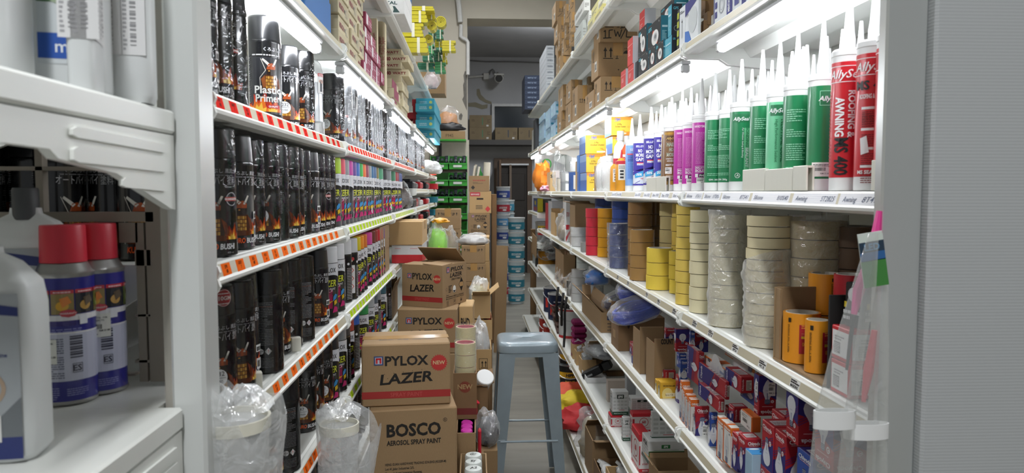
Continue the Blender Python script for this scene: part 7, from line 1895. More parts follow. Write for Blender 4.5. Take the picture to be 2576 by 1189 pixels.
one('paper_sheet', 'blank white paper sheet stuck on the this-way-up stack', 'paper', g.mesh('paper', mat('white paper', '#cfd2d3', .7)), (-.2, 5.79 - .014, HC - .475), 0, None, (0, .04, .03))
# right-hand row of the aisle pile
def ocart(label, x0, x1, y0, y1, z, zt_, m=CARD, pr=None, fl=(0, 0, 0, 0), an=(2.4, 2.2, 2.4, 2.2)): return flap_box('open_carton', label, x0, x1, y0, y1, z, zt_ - z, m, pr, flaps=fl, ang=an)
abox('tall plain carton below the flared open carton', (.1, 4.35), .13, .3, z0, HC - .886, 0, None, CARDD)
ocart('brown carton with red things inside, under the flared one', -.03, .1, 4.35, 4.65, HC - .884, HC - .765, CARD2, None)
bag('red plastic lump in the carton under the flared one', .075, 4.48, HC - .83, .05, .14, .1, 3.3, mat('red plastic goods', '#b5252c', .35), None, 'packet', 'packet')
abox('cardboard insert inside the carton with red things', (.035, 4.37), .055, .24, HC - .879, .12, 0, None, CARD)
ocart('flared open brown carton with clear bag, tallest of the right row', -.02, .09, 4.36, 4.6, HC - .7575, HC - .615, CARD2, None, (.07, .05, 0, .07), (2.75, 2.2, 2, 2.45))
bag('clear bag of pale goods bulging from the flared carton', .02, 4.5, HC - .74, .13, .2, .21, 6.1, MILK, mat('pale yellow goods', '#c9c296', .6))
abox('plain carton below the carton with pipe fittings bag', (.072, 3.55), .1, .25, z0, HC - .92, 0, None, CARDD)
ocart('brown carton with small arrow mark and milky bag', -.022, .078, 3.55, 3.8, HC - .919, HC - .77, CARD2, {'f': lambda w_, h: (lambda p: (arrows(p, w_ * .05, h * .4, h * .22), p.line([(w_ * -.1, h * .36), (w_ * .3, h * .36), (w_ * .3, h * .7), (w_ * -.1, h * .7), (w_ * -.1, h * .36)], .002, '#3a3024'), p)[2])(P())})
bag('milky bag of white fittings in the arrow-marked carton', .02, 3.67, HC - .9, .09, .2, .25, 7.2, MILK, PVCW)
ocart('curved brown carton holding the white lidded tub', -.03, .05, 3.0, 3.25, z0, HC - .8, CARDD, None, (.02, 0, 0, .03), (2.9, 0, 0, 2.8))
g = G(); g.lathe([(.03, 0), (.034, .12)], 18); l = G(); l.lathe([(.037, .118), (.037, .132), (.034, .135), (.001, .136)], 20)
put('lidded_tub', 'white lidded tub tipping out of the curved brown carton', 'tub', (.012, 3.1, HC - .86), [('tub', g.mesh('tub', clear('milky tub', .6, '#e6e4e0', .3, .1), .6)), ('lid', l.mesh('lid', WPL, .6))], 0, None, (.75, .3))
g = G(); g.tube([(0, 0, -.05), (.0, 0, .03), (.012, -.004, .045)], .012, 8)
one('handle', 'red handle sticking out beside the white lidded tub', 'tool handle', g.mesh('handle', RP, .7), (-.005, 2.96, HC - .9))
abox('plain carton on the floor under the grey bag', (.085, 2.82), .08, .16, z0, .52, 0, None, CARD)
bag('crumpled grey clear bag bundle on the carton beside the stool', .045, 2.9, .522, .1, .16, .13, 4.8, FILM, mat('dark grey cloth', '#55565a', .6))
abox('plain carton on the floor under the magenta caps', (.0, 2.4), .066, .38, z0, .525, 0, None, CARD)
ocart('brown carton of magenta caps with red diamond', -.066, .0, 2.4, 2.77, .5275, HC - .8, CARD, {'r': lambda w_, h: P().poly([(-w_ * .1, h * .9), (w_ * .0, h * .6), (-w_ * .1, h * .3), (-w_ * .2, h * .6)], '#a82e2c')})
PKM = mat('magenta cap plastic', '#b5278f', .4)
for k in range(3):
    g = G(); g.lathe([(.02, 0), (.02, .03), (.017, .033), (.001, .034)], 16)
    one('cap', f'magenta round cap in the carton, {ORD[k]} from the front', 'cap', g.mesh('round cap', PKM, .6), (-.033, 2.43 + .043 * k, HC - .83), 0, 'magenta caps', (.1, .1, 0))
g = G(); g.box(-.06, -.0, 0, -.003, .2, .12, 0, .002)
ocart('brown carton with faded NEW badge holding the tape roll towers', -.078, .004, 2.545, 2.79, HC - .7985, HC - .635, CARDD, {'f': lambda w_, h: P().star(0, h * .7, w_ * .22, w_ * .27, 18, '#7d3a2a').txt('NEW', 0, h * .66, h * .1, '#a58a60', 3, bold=.03).rect(-w_ / 2, h * .1, w_, h * .14, '#6f2f28')})
for t_, (yy, top) in enumerate(((2.6, HC - .535), (2.715, HC - .5))):
    n = 6; hh_ = (top - (HC - .793)) / n
    for k in range(n): put('tape_roll', f'cream tape roll with pink core in the badge-printed carton, {("near", "far")[t_]} tower, {ORD[k]} up', 'tape', (-.036, yy, HC - .793 + hh_ * k), roll_parts(.0365, hh_ - .0006, '#d6cb9c', .03, .5, '#c0737c'), 0, 'cream tape rolls in the aisle')
    film_sleeve(('clear film over the near cream tape tower in the aisle', 'clear film over the far cream tape tower in the aisle')[t_], -.036, yy, HC - .793, top + .006, .0375, .0375, .003, 2 + t_, FILM)
abox('plain carton on the floor under the white cans', (.035, 2.2), .085, .19, z0, .5, 0, None, CARD)
ocart('brown carton of white-capped cans with scribbles beside the near stack', -.05, .035, 2.2, 2.39, .502, .665, CARD, {'f': lambda w_, h: P().rect(-w_ * .3, h * .3, w_ * .5, h * .2, '#c9c9c5')})
for k in range(3):
    g = G(); g.lathe([(.028, 0), (.028, .16), (.025, .166), (.001, .167)], 18)
    p = PM(); p.add(P().txt(('A2', 'Sy', 'Gr')[k], 0, -.006, .014, '#2a2a2a', 3, sh=.3), lambda u, v, o: (u, v, .1668 + o))
    put('white_can', f'white-capped can with a black scribble, {("front", "middle", "rear")[k]} of three', 'can', (-.008, 2.235 + .06 * k, .508), [('can_body', g.mesh('white can', mat('off white cap', '#cdd3cf', .4), .6)), ('scribble', p.mesh('scribble'))], .2)
g = G(); g.box(0, -.008, 0, .012, .03, .12, 0, .005)
one('bottle', 'red bottle edge wedged beside the carton of magenta caps', 'bottle', g.mesh('red bottle', RP), (.008, 2.62, .5475))
abox('low carton holding up the wedged red bottle', (.03, 2.56), .022, .2, z0, .545, 0, None, CARDD)
# ================================================================ metal stool
STL = mat('grey blue painted steel', '#8b99a0', .32, .15, .06, 18, coat=.4)
def rrect(hx, hy, r, n=8):
    o = []
    for sx, sy, a0 in ((1, -1, -PI / 2), (1, 1, 0), (-1, 1, PI / 2), (-1, -1, PI)):
        for k in range(n): o.append((sx * (hx - r) + r * math.cos(a0 + PI / 2 * k / (n - 1)), sy * (hy - r) + r * math.sin(a0 + PI / 2 * k / (n - 1))))
    return o
sx_, sy_ = .2665, 3.79
g = G()
loops = [(rrect(.022, .009, .006), -.012), (rrect(.022, .009, .006), 0), (rrect(.024, .011, .007), .0012), (rrect(.12, .12, .035), .0012), (rrect(.14, .14, .045), 0), (rrect(.1485, .1485, .05), -.006), (rrect(.152, .152, .05), -.018), (rrect(.153, .153, .05), -.05)]
for i_, (lp, z_) in enumerate(loops): g.v += [(x, y, z_) for x, y in lp]
n = len(loops[0][0])
for j in range(len(loops) - 1):
    for k in range(n): g.f.append((j * n + k, j * n + (k + 1) % n, (j + 1) * n + (k + 1) % n, (j + 1) * n + k)); g.m.append(0)
seat = g.mesh('stool seat', STL, .9)
def leg(qx, qy):
    g = G()
    T, Bm, ht, hb = .149, .186, -.052, -.765
    wt, wb = .082, .045
    for ax in (0, 1):
        def pt(u, z, off):      # u: 0 at the outer corner, 1 at the inner edge
            f = (z - ht) / (hb - ht)
            c = T + (Bm - T) * f - off
            w_ = wt + (wb - wt) * f
            a = [0, 0]; a[ax] = c * (qx, qy)[ax]; a[1 - ax] = (T + (Bm - T) * f - u * w_) * (qx, qy)[1 - ax]
            return (a[0], a[1], z)
        for z0_, z1_ in ((ht, ht + .5 * (hb - ht)), (ht + .5 * (hb - ht), hb)):
            for o in (0, .003): g.poly([pt(0, z0_, o), pt(1, z0_, o), pt(1, z1_, o), pt(0, z1_, o)])
            g.poly([pt(1, z0_, 0), pt(1, z0_, .003), pt(1, z1_, .003), pt(1, z1_, 0)])
    return g.mesh('stool leg', STL)
parts = [('seat', seat)]
for qx in (-1, 1):
    for qy in (-1, 1):
        f = G(); f.box(qx * .186 - .018, qy * .186 - .018, -.769, qx * .186 + .018, qy * .186 + .018, -.755, 0, .004)
        parts.append(('leg', leg(qx, qy), [('foot', f.mesh('rubber foot', BLACKP))]))
for k in range(4):
    g = G()
    a = (-.15, -.172) if k < 2 else (-.172, -.15)
    if k < 2: g.tube([(-.145, (-1, 1)[k] * .17, -.495), (.145, (-1, 1)[k] * .17, -.495)], [.006] * 2, 8); g.box(-.165, (-1, 1)[k] * .17 - .003, -.505, -.12, (-1, 1)[k] * .17 + .003, -.485, 0, .002)
    else: g.tube([((-1, 1)[k - 2] * .17, -.145, -.495), ((-1, 1)[k - 2] * .17, .145, -.495)], [.006] * 2, 8)
    parts.append(('footrest', g.mesh('footrest bar', STL, .6)))
for k in range(4):
    g = G()
    s = (-1, 1)[k % 2]
    if k < 2: g.box(-.07, s * .149 - .0015, -.072, .07, s * .149 + .0015, -.046)
    else: g.box(s * .149 - .0015, -.07, -.072, s * .149 + .0015, .07, -.046)
    parts.append(('apron', g.mesh('stool apron', STL)))
put('metal_stool', 'grey-blue metal stool with slotted square seat standing in the aisle', 'stool', (sx_, sy_, .7705), parts, .01)
# ================================================================ green bins and the far wall
GB = mat('green bin plastic', '#2f9a2c', .4, 0, .06, 10)
LBLM = mat('bin label paper', '#c9cdc9', .6)
def bin_mesh(w_, d_, h):
    g = G(); t = .004
    g.box(-w_ / 2, -d_ / 2, 0, w_ / 2, d_ / 2, t)
    g.box(-w_ / 2, d_ / 2 - t, t, w_ / 2, d_ / 2, h); g.box(-w_ / 2, -d_ / 2, t, w_ / 2, -d_ / 2 + t, h * .42)
    for s in (-1, 1):
        a, b = (s * w_ / 2, s * (w_ / 2 - t))
        g.prism([(-d_ / 2 + t, t), (d_ / 2 - t, t), (d_ / 2 - t, h), (-d_ / 2 + d_ * .35, h), (-d_ / 2 + d_ * .2, h * .42), (-d_ / 2 + t, h * .42)], 0, min(a, b), max(a, b))
    g.box(-w_ / 2, -d_ / 2 - .012, h * .36, w_ / 2, -d_ / 2, h * .44)
    return g.mesh('bin', GB)
BM = bin_mesh(.2, .24, .145)
g = G(); g.box(-.045, -.1345, .018, .045, -.1325, .042, 0, .004); LB_ = g.mesh('bin label', LBLM)
g = G(); g.box(-.045, -.136, .02, .045, -.134, .024)
GRY = mat('dark grey pvc', '#4d535b', .4, 0, .08, 20)
bx0 = [onY(1131 - 45 + 0, 450, 8.0).x, onY(1152, 450, 8.0).x]
bx0 = [onY(1108, 450, 8.0).x, onY(1152, 450, 8.0).x]
g = G()
g.box(bx0[0] - .13, 8.12, 0, bx0[1] + .12, 8.135, HC + .56)
bk = G(); bk.box(bx0[0] - .02, 8.08, 0, bx0[0] + .01, 8.119, HC + .52)
bk2 = G(); bk2.box(bx0[1] + .08, 8.08, 0, bx0[1] + .1, 8.119, HC + .3)
put('bin_rack', 'black louvred rack carrying the green bins against the far wall', 'rack', (0, 0, 0.0015), [('back_panel', g.mesh('rack panel', mat('cream rack panel', '#b4aea0', .8))), ('post', bk.mesh('rack post', BLACKP)), ('post', bk2.mesh('rack post', BLACKP))])
for r_ in range(6):
    z_ = HC + .235 - .177 * r_
    for c_ in range(2):
        lab = f'green storage bin, {("top", "second", "third", "fourth", "fifth", "lowest")[r_]} row, {("left", "right")[c_]} column of the far rack'
        put('storage_bin', lab, 'bin', (bx0[c_], 7.955, z_), [('bin', BM), ('label_card', LB_)])
        if r_ < 4 and (r_, c_) not in ((1, 0),):
            for k in range(8 if r_ < 3 else 4):
                g = G()
                rr = .0195
                pts = [(0, -.032, 0), (0, -.006, 0), (0, .01, .006), (0, .018, .02), (0, .018, .042)] if k % 2 else [(0, -.036, 0), (0, 0, 0), (0, .036, 0)]
                g.tube(pts, rr * .9, 12, cap=False); g.tube([(0, -.04, 0), (0, -.018, 0)], rr, 12, cap=False)
                e_ = Vector(pts[-1]) - Vector(pts[-2])
                g.tube([tuple(Vector(pts[-1]) - e_.normalized() * .02), tuple(Vector(pts[-1]) + e_.normalized() * .005)], rr, 12, cap=False)
                one('pipe_elbow' if k % 2 else 'pipe_socket', f'grey pipe fitting, {ORD[k]} in the {("top", "second", "third", "fourth")[r_]} row {("left", "right")[c_]} green bin', 'pipe fitting', g.mesh('pipe fitting', GRY, .9), (bx0[c_] - .07 + .0465 * (k % 4), 7.9 + .01 * (k % 2) + .012 * (k // 4), z_ + .026 + .062 * (k // 4)), 0, 'grey pipe fittings in the green bins', (RN.uniform(-.08, .1) + .35 * (k // 4), 0, RN.uniform(-.06, .06)))
g = G(); g.box(bx0[0] - .1, 7.85, HC + .535, bx0[1] + .09, 8.119, HC + .55)
one('wall_shelf', 'thin green shelf board above the storage bins', 'shelf', g.mesh('green board', GB))
box_thing('carton', 'low brown carton on the green board above the bins', 'carton', bx0[0] - .06, bx0[1] + .08, 7.9, 8.1, HC + .5512, .09, CARD, {'f': lambda w_, h: P().txt('F945', 0, h * .3, h * .35, '#5a4630', 2)})
SACK = mat('orange kraft sack', '#c98a45', .6, 0, .1, 12)
bag('orange-printed kraft sacks in a clear bag above the storage bins', bx0[0] + .07, 8.0, HC + .6425, .3, .14, .26, 2.9, FILM, SACK)
bag('black rolled bags lying before the kraft sacks', bx0[0] + .1, 7.94, HC + .6425, .3, .07, .09, 5.3, BLKB)
# ledge cartons
LC = mat('dusty carton', '#7f7159', .9, 0, .08, 10)
def band(c): return lambda w_, h: P().rect(w_ * .06, h * .2, w_ * .05, h * .6, c).rect(w_ * .26, h * .08, w_ * .1, h * .14, '#c9c9c5').para(-w_ * .4, h * .5, w_ * .14, h * .2, 2, '#5a4a36').para(w_ * .3, h * .4, w_ * .14, h * .3, 3, '#5a4a36')
zl = wz0 - .03 + .0012
for k, (a, b, t_, z_) in enumerate(((1181, 1237, 322, 0), (1181, 1237, 294, 1), (1245.5, 1302, 321, 0), (1304.5, 1350, 323, 0))):
    x0, x1 = onY(a, 330, 13.35).x, onY(b, 330, 13.35).x
    box_thing('carton', ('dusty carton on the left end of the rear ledge, lower', 'dusty carton on the left end of the rear ledge, upper', 'dusty carton with white sticker in the middle of the ledge', 'dusty carton with printed bars at the right of the ledge')[k], 'carton', x0, x1, 13.35, 13.7, zl + (.2205 if z_ else 0), .22, LC, {'f': band(('#4f7a5a', '#4f7a5a', '#2f3a4a', '#2b241c')[k])})
# pails
def pail_print(c): return lambda r, h: P().rect(-r * 1.5, h * .18, r * 3, h * .5, c).para(-r * .6, h * .4, r * 1.2, h * .16, 2, '#d5d8d8', 2).ell(r * .2, h * .3, r * .3, h * .06, '#d5d8d8', 2)
def pail(label, x, y, z, r, h, body, c, grp):
    g = G(); g.lathe([(r * .86, 0), (r * .97, h * .85), (r, h * .86), (r, h * .93)], 22)
    l = G(); l.lathe([(r * 1.03, h * .93), (r * 1.03, h * .995), (r * .95, h * .995), (.001, h * .985)], 22)
    put('paint_pail', label, 'pail', (x, y, z), [('pail_body', g.mesh('pail', mat('pail ' + body, body, .4), .6)), ('lid', l.mesh('lid', TW, .6)), ('printed_label', wrap(pail_print(c)(r, h), r * .975, 'pail print'))], rface(x, y), grp)
for k in range(6): pail(f'teal-labelled white paint pail, {ORD[k]} from the floor of the right column', onY(1299, 600, 10.0).x, 10.0, .0015 + .196 * k, .115, .195, '#b9c6cb', '#25788f', 'paint pails by the rear door')
for k in range(8): pail(f'tall-column paint pail, {ORD[k]} from the floor, left of the teal ones', onY(1266, 600, 10.7).x, 10.7, .0015 + .2 * k, .1, .199, '#b3bcc6', ('#a02838', '#2a3f86', '#4a86b5')[k % 3], 'paint pails by the rear door')
for k in range(7): pail(f'paint pail of the third column behind, {ORD[k]} from the floor', onY(1278, 600, 11.3).x, 11.3, .0015 + .2 * k, .1, .199, '#9fb0b8', '#3a7f9a', 'paint pails by the rear door')
g = G(); g.box(-.03, -.06, 0, .03, .06, 1.1)
one('cardboard_sheet', 'tall folded brown carton leaning by the far right shelving end', 'card', g.mesh('folded carton', CARDD), (B + .06, 8.32, .0015))
# ================================================================ foreground: end shelf on the left, end panels, hanging bins and sleeves
YP0 = .905
xl, xr = onY(388, 400, YP0).x, onY(501, 400, YP0).x
PW = mat('satin white post', '#d2d5d3', .28, .1, .02, 4)
g = G(); g.box(xl + .012, YP0, 0, xr, YP0 + .055, HC + 1.2, 0, .004)
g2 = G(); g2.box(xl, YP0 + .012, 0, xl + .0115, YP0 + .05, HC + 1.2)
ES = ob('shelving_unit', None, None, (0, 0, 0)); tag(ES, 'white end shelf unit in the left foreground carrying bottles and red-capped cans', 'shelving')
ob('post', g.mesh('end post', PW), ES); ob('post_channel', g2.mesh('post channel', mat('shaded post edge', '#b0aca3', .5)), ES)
xb = -.368
XE = -1.35
for k, dz in enumerate((0, -.357)):
    s = G(); s.box(XE, .5, HC + .068 + dz, xb + .012, YP0 - .004, HC + .095 + dz, 0, .003); s.box(XE, YP0 - .006, HC + .07 + dz, xl - .002, 1.0, HC + .095 + dz)
    so = ob('shelf', s.mesh('end shelf board', WHITE), ES)
    b = G()
    pr = [(.5, .066), (.5, .034), (.585, .037), (.642, .0357), (.655, .028), (.758, .018), (.886, -.02), (.9, -.022), (.9, .066)]
    b.prism([(y, HC + z + dz) for y, z in pr], 0, xb, xb + .01)
    ob('bracket', b.mesh('end shelf bracket', WHITE), so)
    for (y0, y1, z0_, z1_) in ((.672, .875, .048, .058), (.672, .875, .026, .04), (.76, .875, .004, .014)):
        r = G()
        r.prism([(y0, HC + z0_ + dz + .002), (y0 + .008, HC + z0_ + dz), (y1 - .008, HC + z0_ + dz - .004), (y1, HC + z0_ + dz), (y1, HC + z1_ + dz - .004), (y1 - .008, HC + z1_ + dz - .004), (y0 + .008, HC + z1_ + dz), (y0, HC + z1_ + dz - .003)], 0, xb + .0101, xb + .014)
        ob('rib', r.mesh('pressed rib', WHITE), so)
    b = G(); b.box(XE, .5, HC + .03 + dz, XE + .01, .9, HC + .066 + dz); ob('bracket', b.mesh('end shelf bracket', WHITE), so)
FRM = mat('beige slotted frame', '#8d857a', .6, 0, .06, 8)
def bar(px0, px1, y0, y1, Y=1.006):
    p, q_ = onY(px0, y1, Y), onY(px1, y0, Y)
    g = G(); g.box(p.x, Y, p.z, q_.x, Y + .013, q_.z)
    ob('frame_bar', g.mesh('frame bar', FRM), ES)
for a in ((-900, 385, 419, 427), (-900, 385, 533, 560), (92, 101, 300, 533), (352, 360, 560, 960), (378, 402, 380, 960), (340, 378, 628, 668), (340, 378, 790, 796), (340, 378, 905, 912), (-300, -290, 300, 960), (-900, 340, 940, 960), (300, 345, 560, 610)): bar(*a)
SHC = mat('brown shadowed card', '#7b6a5e', .8)
p = onY(288, 510, .99); q_ = onY(385, 462, .99)
g = G(); g.box(p.x, .99, p.z, q_.x, .993, q_.z); 
# bottles on the upper end shelf
def oval(label, x, y, z, sx, sy, h, m, pr=None, rz=0, cap=None, neck=True, name='bottle'):
    g = G()
    prof = [(.9, 0), (1, .03), (1, .7), (.93, .8), (.6, .89), (.3, .93), (.28, .96)] if neck else [(.96, 0), (1, .012), (1, .985), (.95, 1)]
    n = 36
    def f(u, v):
        k = v * (len(prof) - 1); i = min(int(k), len(prof) - 2); t = k - i
        r = prof[i][0] * (1 - t) + prof[i + 1][0] * t; zz = prof[i][1] * (1 - t) + prof[i + 1][1] * t
        a = 2 * PI * u; e = .42
        cx, cy_ = math.copysign(abs(math.cos(a)) ** e, math.cos(a)), math.copysign(abs(math.sin(a)) ** e, math.sin(a))
        return (cx * r * sx / 2, cy_ * r * sy / 2, zz * h)
    g.grid(f, n, 24, wrap=True)
    g.poly([f(k / n, 0) for k in range(n)])
    parts = [('bottle_body', g.mesh('bottle body', m, .9))]
    if cap:
        c = G(); c.lathe([(min(sx, sy) * .3, h * .9), (min(sx, sy) * .3, h * 1.05), (min(sx, sy) * .27, h * 1.06)], 20); parts.append(('cap', c.mesh('cap', cap, .6)))
    if pr:
        pm = PM()
        for k, fn in pr.items(): pm.add(fn(sx * .9 if k in 'fb' else sy * .9, h), face(k, sx, sy, h))
        parts.append(('printed_label', pm.mesh('bottle print')))
    return put(name, label, 'bottle', (x, y, z), parts, rz)
ZE1, ZE2 = HC + .0965, HC - .2605
HD = mat('white bottle plastic', '#d3d6d6', .4, 0, .02, 6)
def bar_st(w_, h):
    p = P()
    for u in (-.25, .2): 
        p.poly([(w_ * u - .012, h * .2), (w_ * u + .012, h * .2), (w_ * u + .012, h * .46), (w_ * u - .012, h * .46)], '#dedede', 2)
        for k in range(12): p.rect(w_ * u - .003, h * (.24 + .016 * k), .006, h * (.004 + .004 * (k % 3)), '#8c8c8e', 4)
        p.para(w_ * u - .01, h * .22, .004, h * .22, 12, '#a3a3a6', 3)
    return p
def paintlab(w_, h):
    p = P(); p.rect(-w_ * .2, h * .12, w_ * .55, h * .78, '#c9ced0'); p.rect(-w_ * .2, h * .6, w_ * .55, h * .05, '#2b55a8', 2); p.rect(-w_ * .2, h * .36, w_ * .55, h * .24, '#4a6b46', 2); p.ell(w_ * .1, h * .4, w_ * .2, h * .05, '#9aa88f', 3); p.rect(-w_ * .2, h * .14, w_ * .55, h * .1, '#2b55a8', 2); p.txt('ml', w_ * .1, h * .165, h * .05, '#dfe4ea', 3); p.txt('er', w_ * .1, h * .68, h * .07, '#2b3a86', 3, bold=.03, sh=.2)
    return p
oval('white bottle at the upper left edge of the picture', onY(-62, 200, .7).x, .7, ZE1, .085, .06, .26, HD)
oval('white bottle with blue lettered label and green picture', onY(150, 200, .78).x, .79, ZE1, .085, .06, .25, HD, {'f': paintlab}, .25)
oval('white square carton bottle with barcode sticker on its edge', onY(228, 200, .76).x, .752, ZE1, .026, .055, .24, HD, {'f': bar_st, 'r': bar_st}, .3, None, False)
oval('white oval bottle with two barcode stickers beside the post', onY(322, 200, .84).x, .84, ZE1, .056, .04, .25, HD, {'f': bar_st}, .25)
# lower end shelf
def joglab(w_, h):
    p = P(); p.rect(-w_ * .4, h * .1, w_ * .85, h * .66, '#9fa4a8'); p.poly([(-w_ * .4, h * .76), (w_ * .45, h * .7), (w_ * .45, h * .66), (-w_ * .4, h * .7)], '#232f6b', 2); p.rect(-w_ * .4, h * .02, w_ * .85, h * .1, '#232f6b', 2); p.loop(w_ * .1, h * .34, h * .08, h * .018, '#a9937e', 3); p.poly([(w_ * .0, h * .12), (w_ * .45, h * .12), (w_ * .45, h * .3)], '#6b7074', 2); p.ell(w_ * .1, h * .56, w_ * .05, h * .02, '#b5252c', 3); p.txt('line', w_ * .28, h * .48, h * .02, '#232f6b', 3); p.rect(-w_ * .1, h * .1, w_ * .34, h * .12, '#d9d9d8', 5); p.para(-w_ * .06, h * .12, w_ * .24, h * .05, 2, '#444444', 6)
    return p
oval('large white cleaner jug with grey label at the left edge of the lower end shelf', onY(-28, 800, .74).x, .74, ZE2, .095, .06, .215, HD, {'f': joglab}, .15)
oval('second white jug with grey cap behind the front one', onY(70, 700, .955).x, .957, ZE2, .12, .05, .25, HD, {'f': joglab}, .2, mat('grey screw cap', '#45474a', .5))
WB = mat('blue can paint', '#26267f', .3, 0, .03, 20, coat=.3)
def wdp(st):
    R = .033; p = P(); z = .158
    p.rect(-.1, .03, .2, .058, '#b9bcd0', 1); p.rect(-.1, .112 - .008, .2, .007, '#d9d9de', 1); p.rect(-.1, .088, .2, .002, '#d9d9de', 1)
    for k in range(5):
        u = -.064 + .026 * k
        p.rect(u, .112, .0245, .028, ('#23262f', '#55612f', '#8d7a45')[k % 3], 1); p.rect(u, .137, .0245, .0045, '#b5303f', 2); p.para(u + .003, .138, .018, .003, 1, '#e0b9bd', 3)
        p.ell(u + .012, .122, .007, .006, ('#b08a4a', '#8fa05a', '#d3a02c')[k % 3], 2); p.poly([(u + .012, .12), (u + .022, .126), (u + .018, .134), (u + .009, .131)], ('#55483a', '#c9a04a', '#d97f2a')[k % 3], 3)
    p.ell(.006, .113, .0095, .0048, '#b5303f', 5, 8); p.txt('WARRANTY', .006, .112, .0022, '#f0dadd', 6)
    p.rect(-.05, .098, .064, .006, '#2b2070', 3); p.para(-.045, .0995, .02, .0035, 1, '#c9c9dd', 4)
    p.rect(.018, .0985, .0095, .011, '#d9dbe2', 4)
    p.para(-.03, .034, .03, .05, 18, '#55586f', 2, .45)
    for k in range(9): p.rect(.0065, .058 + .0032 * k, .014, .0016 + .0008 * (k % 2), '#3a3c50', 3)
    p.txt('ES', .014, .042, .0075, '#2b2c3f', 3, bold=.02); p.line([(.009, .04), (.0195, .04), (.0195, .051), (.009, .051), (.009, .04)], .0006, '#2b2c3f', 3)
    p.para(-.026, .008, .02, .016, 6, '#8d90c9', 2, .4); p.para(.002, .012, .024, .01, 4, '#8d90c9', 2, .4); p.para(-.03, .094 - .0035, .05, .005, 2, '#8d90c9', 2, .4)
    x, y = st
    p.rect(x, y, .027, .03, '#d8d9d3', 6); p.txt('LUBRICANT OIL - 191ML', x + .0015, y + .024, .0022, '#3a3a3a', 7, 'L', fit=.022); p.txt('191ML - 24/CTN', x + .0015, y + .0205, .0022, '#3a3a3a', 7, 'L', fit=.018); p.bars(x + .002, y + .0105, .015, .006, '#222222', 7, 17); p.txt('RM 21.00', x + .02, y + .0075, .0022, '#222222', 7, bold=.03); p.para(x + .0015, y + .003, .014, .003, 1, '#3a3a3a', 7)
    return wrap(p, R, 'can print', ink('glossy print'))
def wd(label, px, py, st):
    q_ = at(px, py, 2, ZE2)
    R = .033
    a = G(); a.lathe([(R, .002), (R, .156)], 28)
    b = G(); b.lathe([(R * .97, 0), (R * 1.03, .0015), (R * 1.03, .004), (R, .005)], 28); b.lathe([(R, .156), (R * 1.02, .158), (R * 1.02, .161), (R * .94, .163), (R * .8, .172), (R * .76, .173)], 28)
    c = G(); c.lathe([(R * .79, .1735), (R * .785, .178), (R * .76, .217), (R * .74, .219)], 28); c.box(-.003, -R * .81, .174, .003, -R * .76, .176)
    put('spray_can', label, 'spray can', q_, [('can_body', a.mesh('blue can', WB, .5)), ('rim', b.mesh('can rim', mat('bare tin', '#9a9a98', .3, .7), .5)), ('cap', c.mesh('red cap', RP, .5)), ('printed_label', wdp(st))], math.atan2(-q_.x, q_.y) - .1)
wd('front blue lubricant can with red cap and price sticker low on its label', 173, 1003, (-.034, .052))
wd('second blue lubricant can with red cap, price sticker high, behind the front one', 290, 958, (-.009, .075))
# ---- right end post and panel
g = G()
pxl, pxr = onY(2218, 500, 1.0).x, onY(2322, 500, 1.0).x
g.box(pxl, 1.0, 0, pxr, 1.022, HC + 1.3, 0, .003)
SAT = mat('brushed pale steel', '#c3c6c4', .3, .55, .03, 5)
one('end_post', 'satin pale steel post at the near end of the right shelving', 'post', g.mesh('end post', SAT))
g = G(); g.box(pxr + .0006, .985, 0, 1.7, 1.02, HC + 1.3, 0, .004)
pn = one('partition_board', 'wide light grey panel with fine ridges filling the right of the picture', 'panel', g.mesh('ridged panel', mat('ridged grey panel', '#b3b6b7', .5, .1, .02, 3, wave=.1)))
g = G(); g.tube([(pxr - .02, .9995, HC + .09), (pxr - .02, .997, HC + .09)], .004, 10); g.tube([(pxr - .055, .9995, HC + .245), (pxr - .055, .997, HC + .245)], .004, 10)
# ---- clear hanging sleeves on the right post
SLV = clear('clear pvc sleeve', .12, '#e3e6e3', .08, .25, 30)
def sleeve(label, pts, Y, m=SLV, flat=.35, seed=0, ring=None):
    """a long clear sleeve: rows of (px, half-width px, py) top to bottom"""
    g = G()
    rows = [(onY(px, py, Y), abs(onY(px + w_, py, Y).x - onY(px, py, Y).x)) for px, w_, py in pts]
    def f(u, v):
        k = v * (len(rows) - 1); i = min(int(k), len(rows) - 2); t = k - i
        c = rows[i][0].lerp(rows[i + 1][0], t); r = rows[i][1] * (1 - t) + rows[i + 1][1] * t
        a = 2 * PI * u
        wob = 1 + .1 * noise.noise(Vector((math.cos(a) * 2 + seed, math.sin(a) * 2, v * 2)))
        return (c.x + r * math.cos(a) * wob, Y - .002 + r * flat * math.sin(a) * wob, c.z)
    g.grid(f, 28, 24, wrap=True)
    parts = [('sleeve', g.mesh('sleeve', m, .8))]
    if ring:
        px, w_, y0, y1 = ring
        c, c2 = onY(px, y0, Y), onY(px, y1, Y); r = abs(onY(px + w_, y0, Y).x - c.x)
        t = G(); t.ring(r, r * .93, 0, c.z - c2.z, 28); t.xf(Matrix.Translation((c.x, Y - .002, c2.z)) @ Matrix.Diagonal((1, flat * 1.15, 1, 1)))
        parts.append(('rim', t.mesh('white rim', WPL, .7)))
    return put(name_s, label, 'sleeve', (0, 0, 0), parts)
name_s = 'hanging_sleeve'
sleeve('left clear hanging sleeve with white rim on the right end post', [(2196, 12, 585), (2172, 30, 720), (2132, 42, 880), (2098, 52, 1040), (2082, 56, 1240)], .94, SLV, .3, 1, (2098, 53, 1030, 1075))
sleeve('right clear hanging sleeve with white rim on the right end post', [(2206, 14, 600), (2200, 32, 720), (2190, 44, 880), (2178, 55, 1060), (2166, 62, 1240)], .965, SLV, .3, 3, (2178, 56, 1062, 1100))
CRD = G()
c_ = onY(2196, 655, .952)
pm = PM()
